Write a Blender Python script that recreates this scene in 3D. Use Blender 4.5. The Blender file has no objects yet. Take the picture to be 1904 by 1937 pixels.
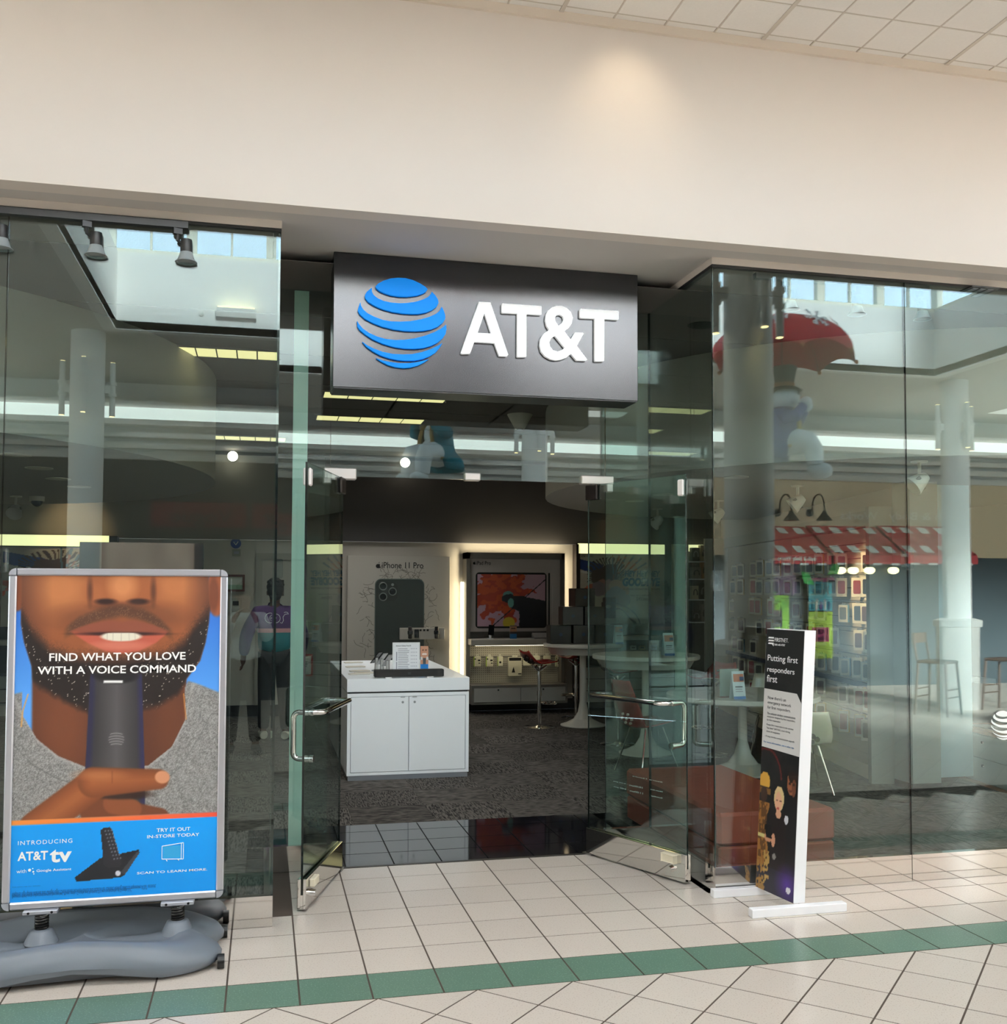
import bpy, bmesh, math, random
import numpy as np
from mathutils import Vector, Matrix
random.seed(7)
RNG = np.random.default_rng(7)
S = bpy.context.scene
COL = S.collection
PI = math.pi
T = .3048                                   # floor tile module

# ---------------------------------------------------------------- camera
YAW, PIT, ROL = math.radians(13.2313), math.radians(2.3771), math.radians(.1849)
FPX, CYP = 1928.1, 1035.05
CP = Vector((.438466*T, -15.386116*T, 5.692677*T))
_d = Vector((math.sin(YAW)*math.cos(PIT), math.cos(YAW)*math.cos(PIT), math.sin(PIT)))
_r = Vector((math.cos(YAW), -math.sin(YAW), 0))
_u = _r.cross(_d)
CR = math.cos(ROL)*_r + math.sin(ROL)*_u
CU = -math.sin(ROL)*_r + math.cos(ROL)*_u
cam = bpy.data.cameras.new('camera')
cam.sensor_fit = 'HORIZONTAL'; cam.sensor_width = 36
cam.lens = FPX/1904*36
cam.shift_y = (CYP-968.5)/1904
cam.clip_start = .05; cam.clip_end = 200
camo = bpy.data.objects.new('camera', cam); COL.objects.link(camo)
camo.matrix_world = Matrix(((CR.x, CU.x, -_d.x, CP.x), (CR.y, CU.y, -_d.y, CP.y), (CR.z, CU.z, -_d.z, CP.z), (0, 0, 0, 1)))
S.camera = camo

def at(u, v, x=None, y=None, z=None):
    """the point of a known plane (x, y or z given) that the photograph shows at pixel u, v"""
    d = (u-952)*CR - (v-CYP)*CU + FPX*_d
    if y is not None: s = (y-CP.y)/d.y
    elif z is not None: s = (z-CP.z)/d.z
    else: s = (x-CP.x)/d.x
    return CP + d*s
def onp(u, v, P, n):
    d = (u-952)*CR - (v-CYP)*CU + FPX*_d; n = Vector(n)
    return CP + d*((Vector(P)-CP).dot(n)/d.dot(n))
def atm(u, v, y, mirror=.755):
    """the point of the mall behind the camera at depth y that is seen mirrored in the shop glass"""
    p = at(u, v, y=2*mirror-y)
    return Vector((p.x, y, p.z))

# ---------------------------------------------------------------- colour management, world, sun, big lights
S.view_settings.view_transform = 'Standard'; S.view_settings.look = 'None'
S.view_settings.gamma = 1; S.view_settings.use_curve_mapping = False
S.view_settings.exposure = 0.0
S.cycles.use_denoising = True
S.cycles.max_bounces = 12; S.cycles.diffuse_bounces = 5; S.cycles.glossy_bounces = 6
S.cycles.transmission_bounces = 6; S.cycles.transparent_max_bounces = 32
S.cycles.sample_clamp_indirect = 6; S.cycles.caustics_reflective = False; S.cycles.caustics_refractive = False
W = bpy.data.worlds.new('world'); S.world = W; W.use_nodes = True
bg = W.node_tree.nodes['Background']; bg.inputs[0].default_value = (.70, .86, 1.0, 1); bg.inputs[1].default_value = 8.8

def lamp(name, kind, loc, energy, color=(1, 1, 1), target=None, size=None, **kw):
    l = bpy.data.lights.new(name, kind); l.energy = energy; l.color = color
    o = bpy.data.objects.new(name, l); COL.objects.link(o); o.location = loc
    if size:
        if kind == 'AREA':
            l.shape = 'RECTANGLE'; l.size, l.size_y = size
        else: l.shadow_soft_size = size
    for k, v in kw.items(): setattr(l, k, v)
    if target is not None:
        o.rotation_euler = (Vector(target)-Vector(loc)).to_track_quat('-Z', 'Y').to_euler()
    return o
# low sun from over the shop roof, through the near clerestory on to the far wall of the light well
sun = lamp('sun', 'SUN', (4, 6, 14), 92, (1, .98, .95)); sun.data.angle = .14
sun.rotation_euler = Vector((-.10, -1, -.185)).to_track_quat('-Z', 'Y').to_euler()
# unseen area lights added to brighten the far shop fronts
for i, lx in enumerate((-6.5, 4, 14.5)):
    lamp('far_fill_light', 'AREA', (lx, -8.6, 4.80), 22, (1, .95, .9), (lx, -8.6, 0), (4.5, .6))
for i in range(6):
    l = lamp('floor_fill_light', 'AREA', (-4.4+i*2.4, -.75, 4.82), 9, (.96, .98, 1), (-4.4+i*2.4, .25, 0), (.5, .5)); l.data.spread = 1.15  # unseen fill added overhead to brighten the floor before the shop

for tx, ty, tz, en in ((10.2, -7.05, 3.2, 900), (4.2, -6.98, 3.2, 700), (4.0, -4.6, 3.9, 260), (1.0, -4.6, 3.9, 160)):
    l = lamp('well_fill_spot', 'SPOT', (tx-.6, -1.95, 4.84), en, (.96, .99, 1), (tx, ty, tz), .08); l.data.spot_size = .62; l.data.spot_blend = .8  # added beams, no fixtures: they brighten far columns and snowmen

# ---------------------------------------------------------------- helpers
def lin(c):
    if isinstance(c, str):
        c = [int(c[i:i+2], 16) for i in (0, 2, 4)]
    return tuple(((v/255)/12.92 if v/255 <= .04045 else ((v/255+.055)/1.055)**2.4) for v in c)
def lina(a):
    a = np.clip(np.asarray(a, float)/255, 0, 1)
    return np.where(a <= .04045, a/12.92, ((a+.055)/1.055)**2.4)
MATS = {}
def mat(name, col, rough=.5, metal=0, spec=.5, emit=0, var=None, bump=None, coat=0, ecol=None):
    """principled material; var=(scale, amount) mottles the colour, bump=(scale, strength) roughens it"""
    if name in MATS: return MATS[name]
    m = bpy.data.materials.new(name); m.use_nodes = True
    nt = m.node_tree; p = nt.nodes['Principled BSDF']
    c = (*lin(col), 1)
    p.inputs['Base Color'].default_value = c
    p.inputs['Roughness'].default_value = rough; p.inputs['Metallic'].default_value = metal
    p.inputs['Specular IOR Level'].default_value = spec
    p.inputs['Coat Weight'].default_value = coat; p.inputs['Coat Roughness'].default_value = .05
    if emit:
        p.inputs['Emission Color'].default_value = (*lin(ecol or col), 1); p.inputs['Emission Strength'].default_value = emit
    if var or bump:
        tc = nt.nodes.new('ShaderNodeTexCoord')
        if var:
            n = nt.nodes.new('ShaderNodeTexNoise'); n.inputs['Scale'].default_value = var[0]; n.inputs['Detail'].default_value = 4
            nt.links.new(tc.outputs['Object'], n.inputs['Vector'])
            mx = nt.nodes.new('ShaderNodeMix'); mx.data_type = 'RGBA'; mx.blend_type = 'MIX'
            mx.inputs[6].default_value = tuple(v*(1-var[1]) for v in c[:3])+(1,)
            mx.inputs[7].default_value = tuple(min(1, v*(1+var[1])) for v in c[:3])+(1,)
            nt.links.new(n.outputs['Fac'], mx.inputs[0]); nt.links.new(mx.outputs[2], p.inputs['Base Color'])
        if bump:
            n = nt.nodes.new('ShaderNodeTexNoise'); n.inputs['Scale'].default_value = bump[0]
            nt.links.new(tc.outputs['Object'], n.inputs['Vector'])
            b = nt.nodes.new('ShaderNodeBump'); b.inputs['Strength'].default_value = bump[1]; b.inputs['Distance'].default_value = .005
            nt.links.new(n.outputs['Fac'], b.inputs['Height']); nt.links.new(b.outputs['Normal'], p.inputs['Normal'])
    MATS[name] = m
    return m
def glass(name, tint, ior=1.6, gtint=(1, 1, 1), rough=0):
    """a pane: see-through with a tint, mirror-like by Fresnel"""
    m = bpy.data.materials.new(name); m.use_nodes = True; nt = m.node_tree; nt.nodes.clear()
    o = nt.nodes.new('ShaderNodeOutputMaterial'); mx = nt.nodes.new('ShaderNodeMixShader')
    t = nt.nodes.new('ShaderNodeBsdfTransparent'); t.inputs[0].default_value = (*tint, 1)
    g = nt.nodes.new('ShaderNodeBsdfGlossy'); g.inputs[0].default_value = (*gtint, 1); g.inputs['Roughness'].default_value = rough
    f = nt.nodes.new('ShaderNodeFresnel'); f.inputs[0].default_value = ior
    # both faces of a slab behave as air-to-glass
    gm = nt.nodes.new('ShaderNodeNewGeometry')
    nt.links.new(f.outputs[0], mx.inputs[0])
    iv = nt.nodes.new('ShaderNodeMix'); iv.data_type = 'FLOAT'
    iv.inputs[2].default_value = ior; iv.inputs[3].default_value = 1/ior
    nt.links.new(gm.outputs['Backfacing'], iv.inputs[0])
    nt.links.new(iv.outputs[0], f.inputs[0])
    nt.links.new(t.outputs[0], mx.inputs[1]); nt.links.new(g.outputs[0], mx.inputs[2]); nt.links.new(mx.outputs[0], o.inputs[0])
    MATS[name] = m
    return m
def printmat(name='print', rough=.45, emit=0):
    """flat print: the colours of the ink sit on the vertices of the sheet"""
    if name in MATS: return MATS[name]
    m = bpy.data.materials.new(name); m.use_nodes = True; nt = m.node_tree; p = nt.nodes['Principled BSDF']
    a = nt.nodes.new('ShaderNodeVertexColor'); a.layer_name = 'ink'
    nt.links.new(a.outputs[0], p.inputs['Base Color']); p.inputs['Roughness'].default_value = rough
    if emit:
        nt.links.new(a.outputs[0], p.inputs['Emission Color']); p.inputs['Emission Strength'].default_value = emit
    MATS[name] = m
    return m

def link(o, parent=None):
    COL.objects.link(o)
    if parent is not None: o.parent = parent
    return o
def tag(o, label=None, cat=None, group=None, kind=None):
    if label: o['label'] = label
    if cat: o['category'] = cat
    if group: o['group'] = group
    if kind: o['kind'] = kind
    return o
def thing(name, label, cat, loc=(0, 0, 0), rz=0, group=None):
    o = bpy.data.objects.new(name, None); o.empty_display_size = .1
    COL.objects.link(o); o.location = loc; o.rotation_euler = (0, 0, rz)
    return tag(o, label, cat, group)
def struct(name, loc=(0, 0, 0)):
    o = bpy.data.objects.new(name, None); COL.objects.link(o); o.location = loc; o['kind'] = 'structure'
    return o
def dup(root, loc, rz=None, label=None):
    """copy of a thing with copies of its parts and sub-parts"""
    r = root.copy(); COL.objects.link(r); r.location = loc
    if rz is not None: r.rotation_euler = (0, 0, rz)
    if label: r['label'] = label
    for ch in KIDS(root):
        c = ch.copy(); COL.objects.link(c); c.parent = r
        for g in KIDS(ch):
            d = g.copy(); COL.objects.link(d); d.parent = c
    return r
def KIDS(o): return list(o.children)

class B:
    """collects shapes and links them as ONE mesh object"""
    def __init__(s): s.bm = bmesh.new()
    def _add(s, verts, faces):
        vs = [s.bm.verts.new(v) for v in verts]
        for f in faces:
            try: s.bm.faces.new([vs[i] for i in f])
            except ValueError: pass
        return vs
    def box(s, x0, y0, z0, x1, y1, z1, bev=0, seg=1):
        t = bmesh.new(); bmesh.ops.create_cube(t, size=1)
        for v in t.verts:
            v.co = Vector(((x0+x1)/2+v.co.x*(x1-x0), (y0+y1)/2+v.co.y*(y1-y0), (z0+z1)/2+v.co.z*(z1-z0)))
        if bev: bmesh.ops.bevel(t, geom=t.edges[:], offset=bev, segments=seg, affect='EDGES', profile=.5)
        return s._merge(t)
    def _merge(s, t):
        t.verts.index_update()
        r = s._add([v.co.copy() for v in t.verts], [[v.index for v in f.verts] for f in t.faces]); t.free()
        return r
    def cyl(s, p0, p1, r0, r1=None, n=16, cap=True):
        return s.tube([p0, p1], [r0, r0 if r1 is None else r1], n, cap)
    def tube(s, pts, r, n=10, cap=True, closed=False):
        pts = [Vector(p) for p in pts]; m = len(pts)
        rs = r if isinstance(r, (list, tuple)) else [r]*m
        rings = []; prev = None
        for i, p in enumerate(pts):
            a = pts[(i-1) % m] if (i > 0 or closed) else p
            b = pts[(i+1) % m] if (i < m-1 or closed) else p
            d = (b-a)
            d = d.normalized() if d.length > 1e-9 else Vector((0, 0, 1))
            if prev is None:
                up = Vector((0, 0, 1)) if abs(d.z) < .9 else Vector((1, 0, 0))
                e = d.cross(up).normalized()
            else:
                e = prev - d*prev.dot(d)
                e = e.normalized() if e.length > 1e-6 else d.orthogonal().normalized()
            prev = e; f = d.cross(e)
            rings.append([s.bm.verts.new(p+(e*math.cos(2*PI*k/n)+f*math.sin(2*PI*k/n))*rs[i]) for k in range(n)])
        for i in range(m if closed else m-1):
            A, Bq = rings[i], rings[(i+1) % m]
            for k in range(n): s.bm.faces.new((A[k], A[(k+1) % n], Bq[(k+1) % n], Bq[k]))
        if cap and not closed:
            s.bm.faces.new(rings[0][::-1]); s.bm.faces.new(rings[-1])
        return s
    def lathe(s, prof, n=32, c=(0, 0, 0), sx=1, sy=1):
        rings = []
        for r, z in prof:
            if r < 1e-6: rings.append([s.bm.verts.new((c[0], c[1], c[2]+z))])
            else: rings.append([s.bm.verts.new((c[0]+sx*r*math.cos(2*PI*k/n), c[1]+sy*r*math.sin(2*PI*k/n), c[2]+z)) for k in range(n)])
        for A, Bq in zip(rings, rings[1:]):
            for k in range(n):
                j = (k+1) % n
                if len(A) == 1 and len(Bq) == 1: continue
                if len(A) == 1: s.bm.faces.new((A[0], Bq[j], Bq[k]))
                elif len(Bq) == 1: s.bm.faces.new((A[k], A[j], Bq[0]))
                else: s.bm.faces.new((A[k], A[j], Bq[j], Bq[k]))
        for R, rev in ((rings[0], True), (rings[-1], False)):
            if len(R) > 1:
                try: s.bm.faces.new(R[::-1] if rev else R)
                except ValueError: pass
        return s
    def sph(s, c, r, n=16, rot=None):
        r = (r, r, r) if not isinstance(r, (tuple, list)) else r
        t = bmesh.new(); bmesh.ops.create_uvsphere(t, u_segments=n, v_segments=max(6, n*2//3), radius=1)
        m = rot or Matrix.Identity(3)
        for v in t.verts: v.co = m @ Vector((v.co.x*r[0], v.co.y*r[1], v.co.z*r[2])) + Vector(c)
        return s._merge(t)
    def prism(s, poly, a, b, axis='y'):
        """poly in the two remaining axes, extruded from a to b along axis"""
        def P(p, q):
            return {'y': (p[0], q, p[1]), 'z': (p[0], p[1], q), 'x': (q, p[0], p[1])}[axis]
        n = len(poly)
        vs = [s.bm.verts.new(P(p, a)) for p in poly]+[s.bm.verts.new(P(p, b)) for p in poly]
        s.bm.faces.new(vs[:n]); s.bm.faces.new(vs[n:][::-1])
        for i in range(n): s.bm.faces.new((vs[i], vs[(i+1) % n], vs[n+(i+1) % n], vs[n+i]))
        return vs
    def quad(s, *p): return s._add(p, [list(range(len(p)))])
    def xf(s, m):
        bmesh.ops.transform(s.bm, matrix=m, verts=s.bm.verts); return s
    def mesh(s, name, m, smooth=False, ang=40):
        bmesh.ops.recalc_face_normals(s.bm, faces=s.bm.faces)
        me = bpy.data.meshes.new(name); s.bm.to_mesh(me); s.bm.free()
        for q in (m if isinstance(m, (list, tuple)) else [m]): me.materials.append(q)
        if smooth:
            me.polygons.foreach_set('use_smooth', [True]*len(me.polygons)); me.set_sharp_from_angle(angle=math.radians(ang))
        return me
    def build(s, name, m, parent=None, smooth=False, ang=40, loc=None):
        o = bpy.data.objects.new(name, s.mesh(name, m, smooth, ang))
        if loc is not None: o.location = loc
        return link(o, parent)
def bx(name, m, x0, y0, z0, x1, y1, z1, parent=None, bev=0):
    b = B(); b.box(x0, y0, z0, x1, y1, z1, bev); return b.build(name, m, parent)
def inst(me, name, parent=None, loc=(0, 0, 0), rot=(0, 0, 0)):
    o = bpy.data.objects.new(name, me); o.location = loc; o.rotation_euler = rot
    return link(o, parent)
def shapes(name, polys, m, O, ux, uy, parent=None, ext=0, smooth=False):
    """flat figure with holes (first poly outer, the others cut by even-odd fill), optionally raised by ext"""
    cu = bpy.data.curves.new('t', 'CURVE'); cu.dimensions = '2D'; cu.fill_mode = 'BOTH'; cu.extrude = ext/2 if ext else 0
    for po in polys:
        sp = cu.splines.new('POLY'); sp.points.add(len(po)-1); sp.use_cyclic_u = True
        for i, p in enumerate(po): sp.points[i].co = (p[0], p[1], 0, 1)
    return _flat(name, cu, m, O, ux, uy, parent, ext, None)
def _flat(name, cu, m, O, ux, uy, parent, ext, fit):
    t = bpy.data.objects.new('t', cu); COL.objects.link(t)
    me = bpy.data.meshes.new_from_object(t.evaluated_get(bpy.context.evaluated_depsgraph_get()))
    bpy.data.objects.remove(t); bpy.data.curves.remove(cu)
    co = np.empty(len(me.vertices)*3); me.vertices.foreach_get('co', co); co = co.reshape(-1, 3)
    if fit and len(co):
        w, h = fit
        lo, hi = co.min(0), co.max(0)
        if w is None: k = h/max(hi[1]-lo[1], 1e-6); kx = ky = k
        elif h is None: k = w/max(hi[0]-lo[0], 1e-6); kx = ky = k
        else: kx, ky = w/max(hi[0]-lo[0], 1e-6), h/max(hi[1]-lo[1], 1e-6)
        co = (co-[lo[0], lo[1], 0])*[kx, ky, 1]
    ux, uy = Vector(ux).normalized(), Vector(uy).normalized(); n = ux.cross(uy)
    A = np.array([ux, uy, n])
    out = np.array(O)[None, :] + co[:, :1]*A[0]+co[:, 1:2]*A[1]+(co[:, 2:3]+ext/2)*A[2]
    me.vertices.foreach_set('co', out.ravel()); me.materials.clear(); me.materials.append(m); me.update(); me.name = name
    o = bpy.data.objects.new(name, me)
    return link(o, parent)
def text(body, m, O, w=None, h=None, parent=None, bold=0, ux=(1, 0, 0), uy=(0, 0, 1), ext=0, name='lettering', shear=0, align='LEFT', res=3, space=1):
    """lettering fitted into a box w x h whose lower left corner is O"""
    cu = bpy.data.curves.new('t', 'FONT'); cu.body = body; cu.size = 1; cu.offset = bold; cu.extrude = (ext/2 if ext else 0)
    cu.resolution_u = res; cu.shear = shear; cu.align_x = align; cu.space_character = space
    return _flat(name, cu, m, O, ux, uy, parent, ext, (w, h))
def sheet(name, W, H, img, O, ux, uy, m=None, parent=None):
    """printed sheet: img is an array of sRGB rows from the top; O is the lower left corner"""
    ny, nx = img.shape[:2]
    ux, uy = np.array(Vector(ux).normalized()), np.array(Vector(uy).normalized())
    X, Y = np.meshgrid(np.linspace(0, W, nx), np.linspace(H, 0, ny))
    co = np.array(O)[None, None, :]+X[..., None]*ux+Y[..., None]*uy
    i = np.arange(ny*nx).reshape(ny, nx)
    f = np.stack([i[1:, :-1], i[1:, 1:], i[:-1, 1:], i[:-1, :-1]], -1).reshape(-1, 4)
    me = bpy.data.meshes.new(name)
    me.vertices.add(nx*ny); me.vertices.foreach_set('co', co.ravel())
    me.loops.add(f.size); me.loops.foreach_set('vertex_index', f.ravel().astype(np.int32))
    me.polygons.add(len(f)); me.polygons.foreach_set('loop_start', np.arange(0, f.size, 4, dtype=np.int32))
    me.update(calc_edges=True)
    a = me.color_attributes.new('ink', 'FLOAT_COLOR', 'POINT')
    a.data.foreach_set('color', np.concatenate([lina(img), np.ones((ny, nx, 1))], -1).ravel().astype(np.float32))
    me.materials.append(m or printmat())
    return link(bpy.data.objects.new(name, me), parent)

# ---------------------------------------------------------------- shared materials
M_fascia = mat('warm_white_paint', 'D4CDC5', .75, var=(1.5, .015), bump=(300, .05))
M_soffit = mat('soffit_paint', 'BDBAB6', .8)
M_white = mat('white_paint', 'EDEBE6', .6)
M_wellwall = mat('well_white', 'F2F0EC', .7)
M_chrome = mat('polished_steel', 'E4E2DF', .06, 1)
M_brushed = mat('brushed_steel', 'C9C6C2', .28, 1)
M_clip = mat('pale_metal', 'DAD2CB', .35, .6)
M_black = mat('black_plastic', '0E0E0F', .4)
M_dark = mat('dark_gasket', '0A0C0C', .5)
M_lamwhite = mat('white_laminate', 'E6E6E2', .3)
M_grout = mat('grout', '4A4038', .9)
M_glass = glass('storefront_glass', (.87, .93, .91), 1.70, (.87, .985, .99))
M_edge = mat('glass_edge', '0B1512', .15)
M_clear = glass('clear_acrylic', (.93, .95, .95), 1.5)
# ================================================================ setting: the mall
XL, XR = -14.0, 22.0
YF = .51                                  # face of the bulkhead above the shop
ZC, ZS = 4.86, 3.68                       # mall ceiling, shop soffit
WX0, WX1, WY0, WY1 = -1.64, 9.66, -6.76, -1.74   # light well in the ceiling
YB = -10.2                                # far side of the concourse

fl = struct('floor')
m = mat('mall_tile_field', 'D3C8BC', .3)
nt = m.node_tree; p = nt.nodes['Principled BSDF']
tc = nt.nodes.new('ShaderNodeTexCoord'); br = nt.nodes.new('ShaderNodeTexBrick')
mp = nt.nodes.new('ShaderNodeMapping'); mp.inputs['Rotation'].default_value = (0, 0, PI/4)
br.offset = 0; br.inputs['Scale'].default_value = 1; br.inputs['Brick Width'].default_value = T; br.inputs['Row Height'].default_value = T
br.inputs['Mortar Size'].default_value = .004
br.inputs['Color1'].default_value = br.inputs['Color2'].default_value = (*lin('D3C8BC'), 1); br.inputs['Mortar'].default_value = (*lin('4A4038'), 1)
nt.links.new(tc.outputs['Object'], mp.inputs[0]); nt.links.new(mp.outputs[0], br.inputs[0]); nt.links.new(br.outputs[0], p.inputs['Base Color'])
bx('paving', m, XL, YB-3, -.06, XR, -1.75, 0, fl)
bx('grout_bed', M_grout, XL, -1.75, -.06, XR, 1.775, -.0016, fl)
def tilemat(name, c, c2, rough, var=.06):
    m = mat(name, c, rough); nt = m.node_tree; p = nt.nodes['Principled BSDF']
    tc = nt.nodes.new('ShaderNodeTexCoord'); n = nt.nodes.new('ShaderNodeTexNoise'); n.inputs['Scale'].default_value = 130; n.inputs['Detail'].default_value = 2
    oi = nt.nodes.new('ShaderNodeObjectInfo'); r = nt.nodes.new('ShaderNodeValToRGB')
    r.color_ramp.elements[0].position = .30; r.color_ramp.elements[0].color = (*lin(c2), 1)
    r.color_ramp.elements[1].position = .42; r.color_ramp.elements[1].color = (*lin(c), 1)
    hs = nt.nodes.new('ShaderNodeHueSaturation'); mr = nt.nodes.new('ShaderNodeMapRange')
    mr.inputs['To Min'].default_value = 1-var; mr.inputs['To Max'].default_value = 1+var
    nt.links.new(tc.outputs['Object'], n.inputs['Vector']); nt.links.new(n.outputs['Fac'], r.inputs[0])
    nt.links.new(oi.outputs['Random'], mr.inputs[0]); nt.links.new(mr.outputs[0], hs.inputs['Value'])
    nt.links.new(r.outputs[0], hs.inputs['Color']); nt.links.new(hs.outputs[0], p.inputs['Base Color'])
    return m
M_tile = tilemat('cream_porcelain', 'CFC6BC', 'B9AEA2', .2, .035)
M_green = tilemat('green_porcelain', '5C7A6B', '86A093', .3, .05)
M_btile = tilemat('black_granite', '15151A', '24242A', .06, .2)
def tilemesh(name, w, d, m, h=.012):
    b = B(); g = .0042
    b.box(-w/2+g, -d/2+g, -h, w/2-g, d/2-g, 0); return b.mesh(name, m)
me_t, me_g = tilemesh('tile', T, T, M_tile), tilemesh('green_tile', T, T*.94, M_green)
for j in range(-8, 18):
    inst(me_g, 'green_tile', fl, ((j+.5)*T, -.47*T, 0))
    for r in range(3):
        inst(me_t, 'tile', fl, ((j+.5)*T, (r+.5)*T, 0))
for j in range(1, 9):
    for r in range(3, 5): inst(me_t, 'tile', fl, ((j+.5)*T, (r+.5)*T, 0))
me_c = tilemesh('cut_tile', T, 1.775-5*T, M_tile)
for j in range(1, 9): inst(me_c, 'cut_tile', fl, ((j+.5)*T, (1.775+5*T)/2, 0))
q = at(880+780*.2626, 1580+1060*.2626, z=0)           # a corner of the diagonal paving on the edge of the green band
yb = -.94*T; D = T*math.sqrt(2)
tri = B(); g = .005
tri.prism([(-D/2+2.2*g, -g), (0, -D/2+1.2*g), (D/2-2.2*g, -g)], -.012, 0, 'z'); me_tri = tri.mesh('half_tile', M_tile)
for i in range(-9, 13):
    x = q.x+i*D
    inst(me_tri, 'half_tile', fl, (x+D/2, yb, 0))
    inst(me_t, 'tile', fl, (x, yb-D/2, 0), (0, 0, PI/4))
    for k in range(1, 3):
        inst(me_t, 'tile', fl, (x+D/2, yb-k*D, 0), (0, 0, PI/4)) if k < 3 else None
        inst(me_t, 'tile', fl, (x, yb-D/2-k*D, 0), (0, 0, PI/4)) if k < 3 else None

# ---- ceiling over the concourse, with the light well
ce = struct('ceiling')
m = mat('acoustic_field', 'C9C6C1', .9, bump=(150, .3))
b = B()
for x0, y0, x1, y1 in ((XL, YB, WX0, YF), (WX1, YB, XR, YF), (WX0, YB, WX1, WY0), (WX0, WY1, WX1, YF)):
    b.box(x0, y0, ZC+.02, x1, y1, ZC+.12)
b.build('plaster_field', m, ce)
M_ct = mat('acoustic_tile', 'DCD9D4', .9, var=(60, .04), bump=(220, .35))
P1 = .2976
def ctile(w, d):
    b = B(); b.box(-w/2+.004, -d/2+.004, 0, w/2-.004, d/2-.004, .018, .003); return b.mesh('ceiling_tile', M_ct)
me_a, me_e = ctile(P1, P1), ctile(P1, .09)
x0 = 1.366-2*P1
gr = B()
for i in range(14):
    x = x0+(i+.5)*P1
    inst(me_e, 'ceiling_tile', ce, (x, .482, ZC+.004))
    for k in range(4): inst(me_a, 'ceiling_tile', ce, (x, .437-(k+.5)*P1, ZC))
for i in range(15):
    w = .012 if i % 4 == 3 else .004
    gr.box(x0+i*P1-w, -.76, ZC-.003 if w > .01 else ZC+.001, x0+i*P1+w, .50, ZC+.02)
for k in range(5): gr.box(x0, .437-k*P1-.004, ZC+.0005, x0+14*P1, .437-k*P1+.004, ZC+.02)
gr.build('ceiling_grid', mat('grid_metal', 'BDB5AA', .5), ce)

# ---- light well, clerestory and roof
wl = struct('wall_upper')
b = B(); ZL = 5.83; ZT = 7.25
b.box(WX0-.15, WY0-.15, ZC+.015, WX1+.15, WY0, ZL); b.box(WX0-.15, WY1, ZC, WX1+.15, WY1+.15, ZL)
b.box(WX0-.15, WY0, ZC, WX0, WY1, ZL); b.box(WX1, WY0, ZC, WX1+.15, WY1, ZL)
b.build('well_lining', M_wellwall, wl)
bx('roof_slab', M_white, WX0-.6, WY0-.4, ZT, WX1+.6, WY1+.4, ZT+.15, wl)
M_winframe = mat('cream_window_frame', 'E9E6D6', .5)
M_pane = glass('clerestory_glass', (.96, .98, 1), 1.5)
n = 0
def clerestory(x0, x1, y, nb, mull=True):
    global n
    n += 1
    w = struct('window_%d' % (20+n)); f = B(); bay = (x1-x0)/nb
    f.box(x0, y-.04, ZL, x1, y+.04, ZL+.05); f.box(x0, y-.04, ZT-.06, x1, y+.04, ZT)
    for i in range(nb+1): f.box(x0+i*bay-.06, y-.05, ZL, x0+i*bay+.06, y+.05, ZT)
    for i in range(nb if mull else 0): f.box(x0+(i+.5)*bay-.012, y-.03, ZL, x0+(i+.5)*bay+.012, y+.03, ZT)
    f.build('window_frame', M_winframe, w)
    for i in range(nb): bx('pane', M_pane, x0+i*bay+.06, y-.004, ZL+.05, x0+(i+1)*bay-.06, y+.004, ZT-.06, w)
clerestory(WX0-.1, WX1+.1, WY0-.07, 12); clerestory(WX0-.1, WX1+.1, WY1+.07, 3, False)
for sx in (WX0-.07, WX1+.07):
    n += 1
    w = struct('window_%d' % (20+n)); f = B()
    f.box(sx-.04, WY0, ZL, sx+.04, WY1, ZL+.05); f.box(sx-.04, WY0, ZT-.06, sx+.04, WY1, ZT)
    for i in range(6): f.box(sx-.05, WY0+i*(WY1-WY0)/5-.05, ZL, sx+.05, WY0+i*(WY1-WY0)/5+.05, ZT)
    f.build('window_frame', M_winframe, w)
    bx('pane', M_pane, sx-.004, WY0, ZL+.05, sx+.004, WY1, ZT-.06, w)
for loc, tgt, size in (((4, WY0-.3, 6.54), (4, 0, 6.54), (11.5, 1.4)), ((4, WY1+.3, 6.54), (4, -9, 6.54), (11.5, 1.4)),
                       ((WX0-.3, -4.25, 6.54), (9, -4.25, 6.54), (5.2, 1.4)), ((WX1+.3, -4.25, 6.54), (-9, -4.25, 6.54), (5.2, 1.4))):
    o = lamp('sky_portal', 'AREA', loc, 1, (1, 1, 1), tgt, size); o.data.cycles.is_portal = True

# ---- bulkhead above the shop front
wf = struct('wall_front')
bx('bulkhead', M_fascia, XL, YF, ZS-.002, XR, YF+.12, ZC+.1, wf)
bx('cornice_bead', mat('bead_paint', 'CFC5B8', .7), XL, YF-.022, ZC-.045, XR, YF, ZC+.02, wf)
so = struct('ceiling_9')
bx('soffit', M_soffit, XL, YF+.12, ZS-.002, XR, 1.83, ZS+.06, so)
M_head = mat('header_paint', 'BDB6AE', .7)
b = B()
b.box(XL, .748, 3.637, .205, .80, ZS); b.box(2.655, .748, 3.637, XR, .80, ZS)
b.box(.155, .80, 3.637, .205, 1.77, ZS); b.box(2.655, .80, 3.637, 2.705, 1.77, ZS)
b.box(.205, 1.755, 3.637, 2.655, 1.81, ZS)
b.build('header_channel', M_head, so)
b = B()
b.box(XL, .752, 3.622, .203, .79, 3.637); b.box(2.657, .752, 3.622, XR, .79, 3.637)
b.box(.165, .79, 3.622, .203, 1.77, 3.637); b.box(2.657, .79, 3.622, 2.695, 1.77, 3.637)
b.box(.203, 1.758, 3.622, 2.657, 1.80, 3.637)
b.build('gasket', M_dark, so)
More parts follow.
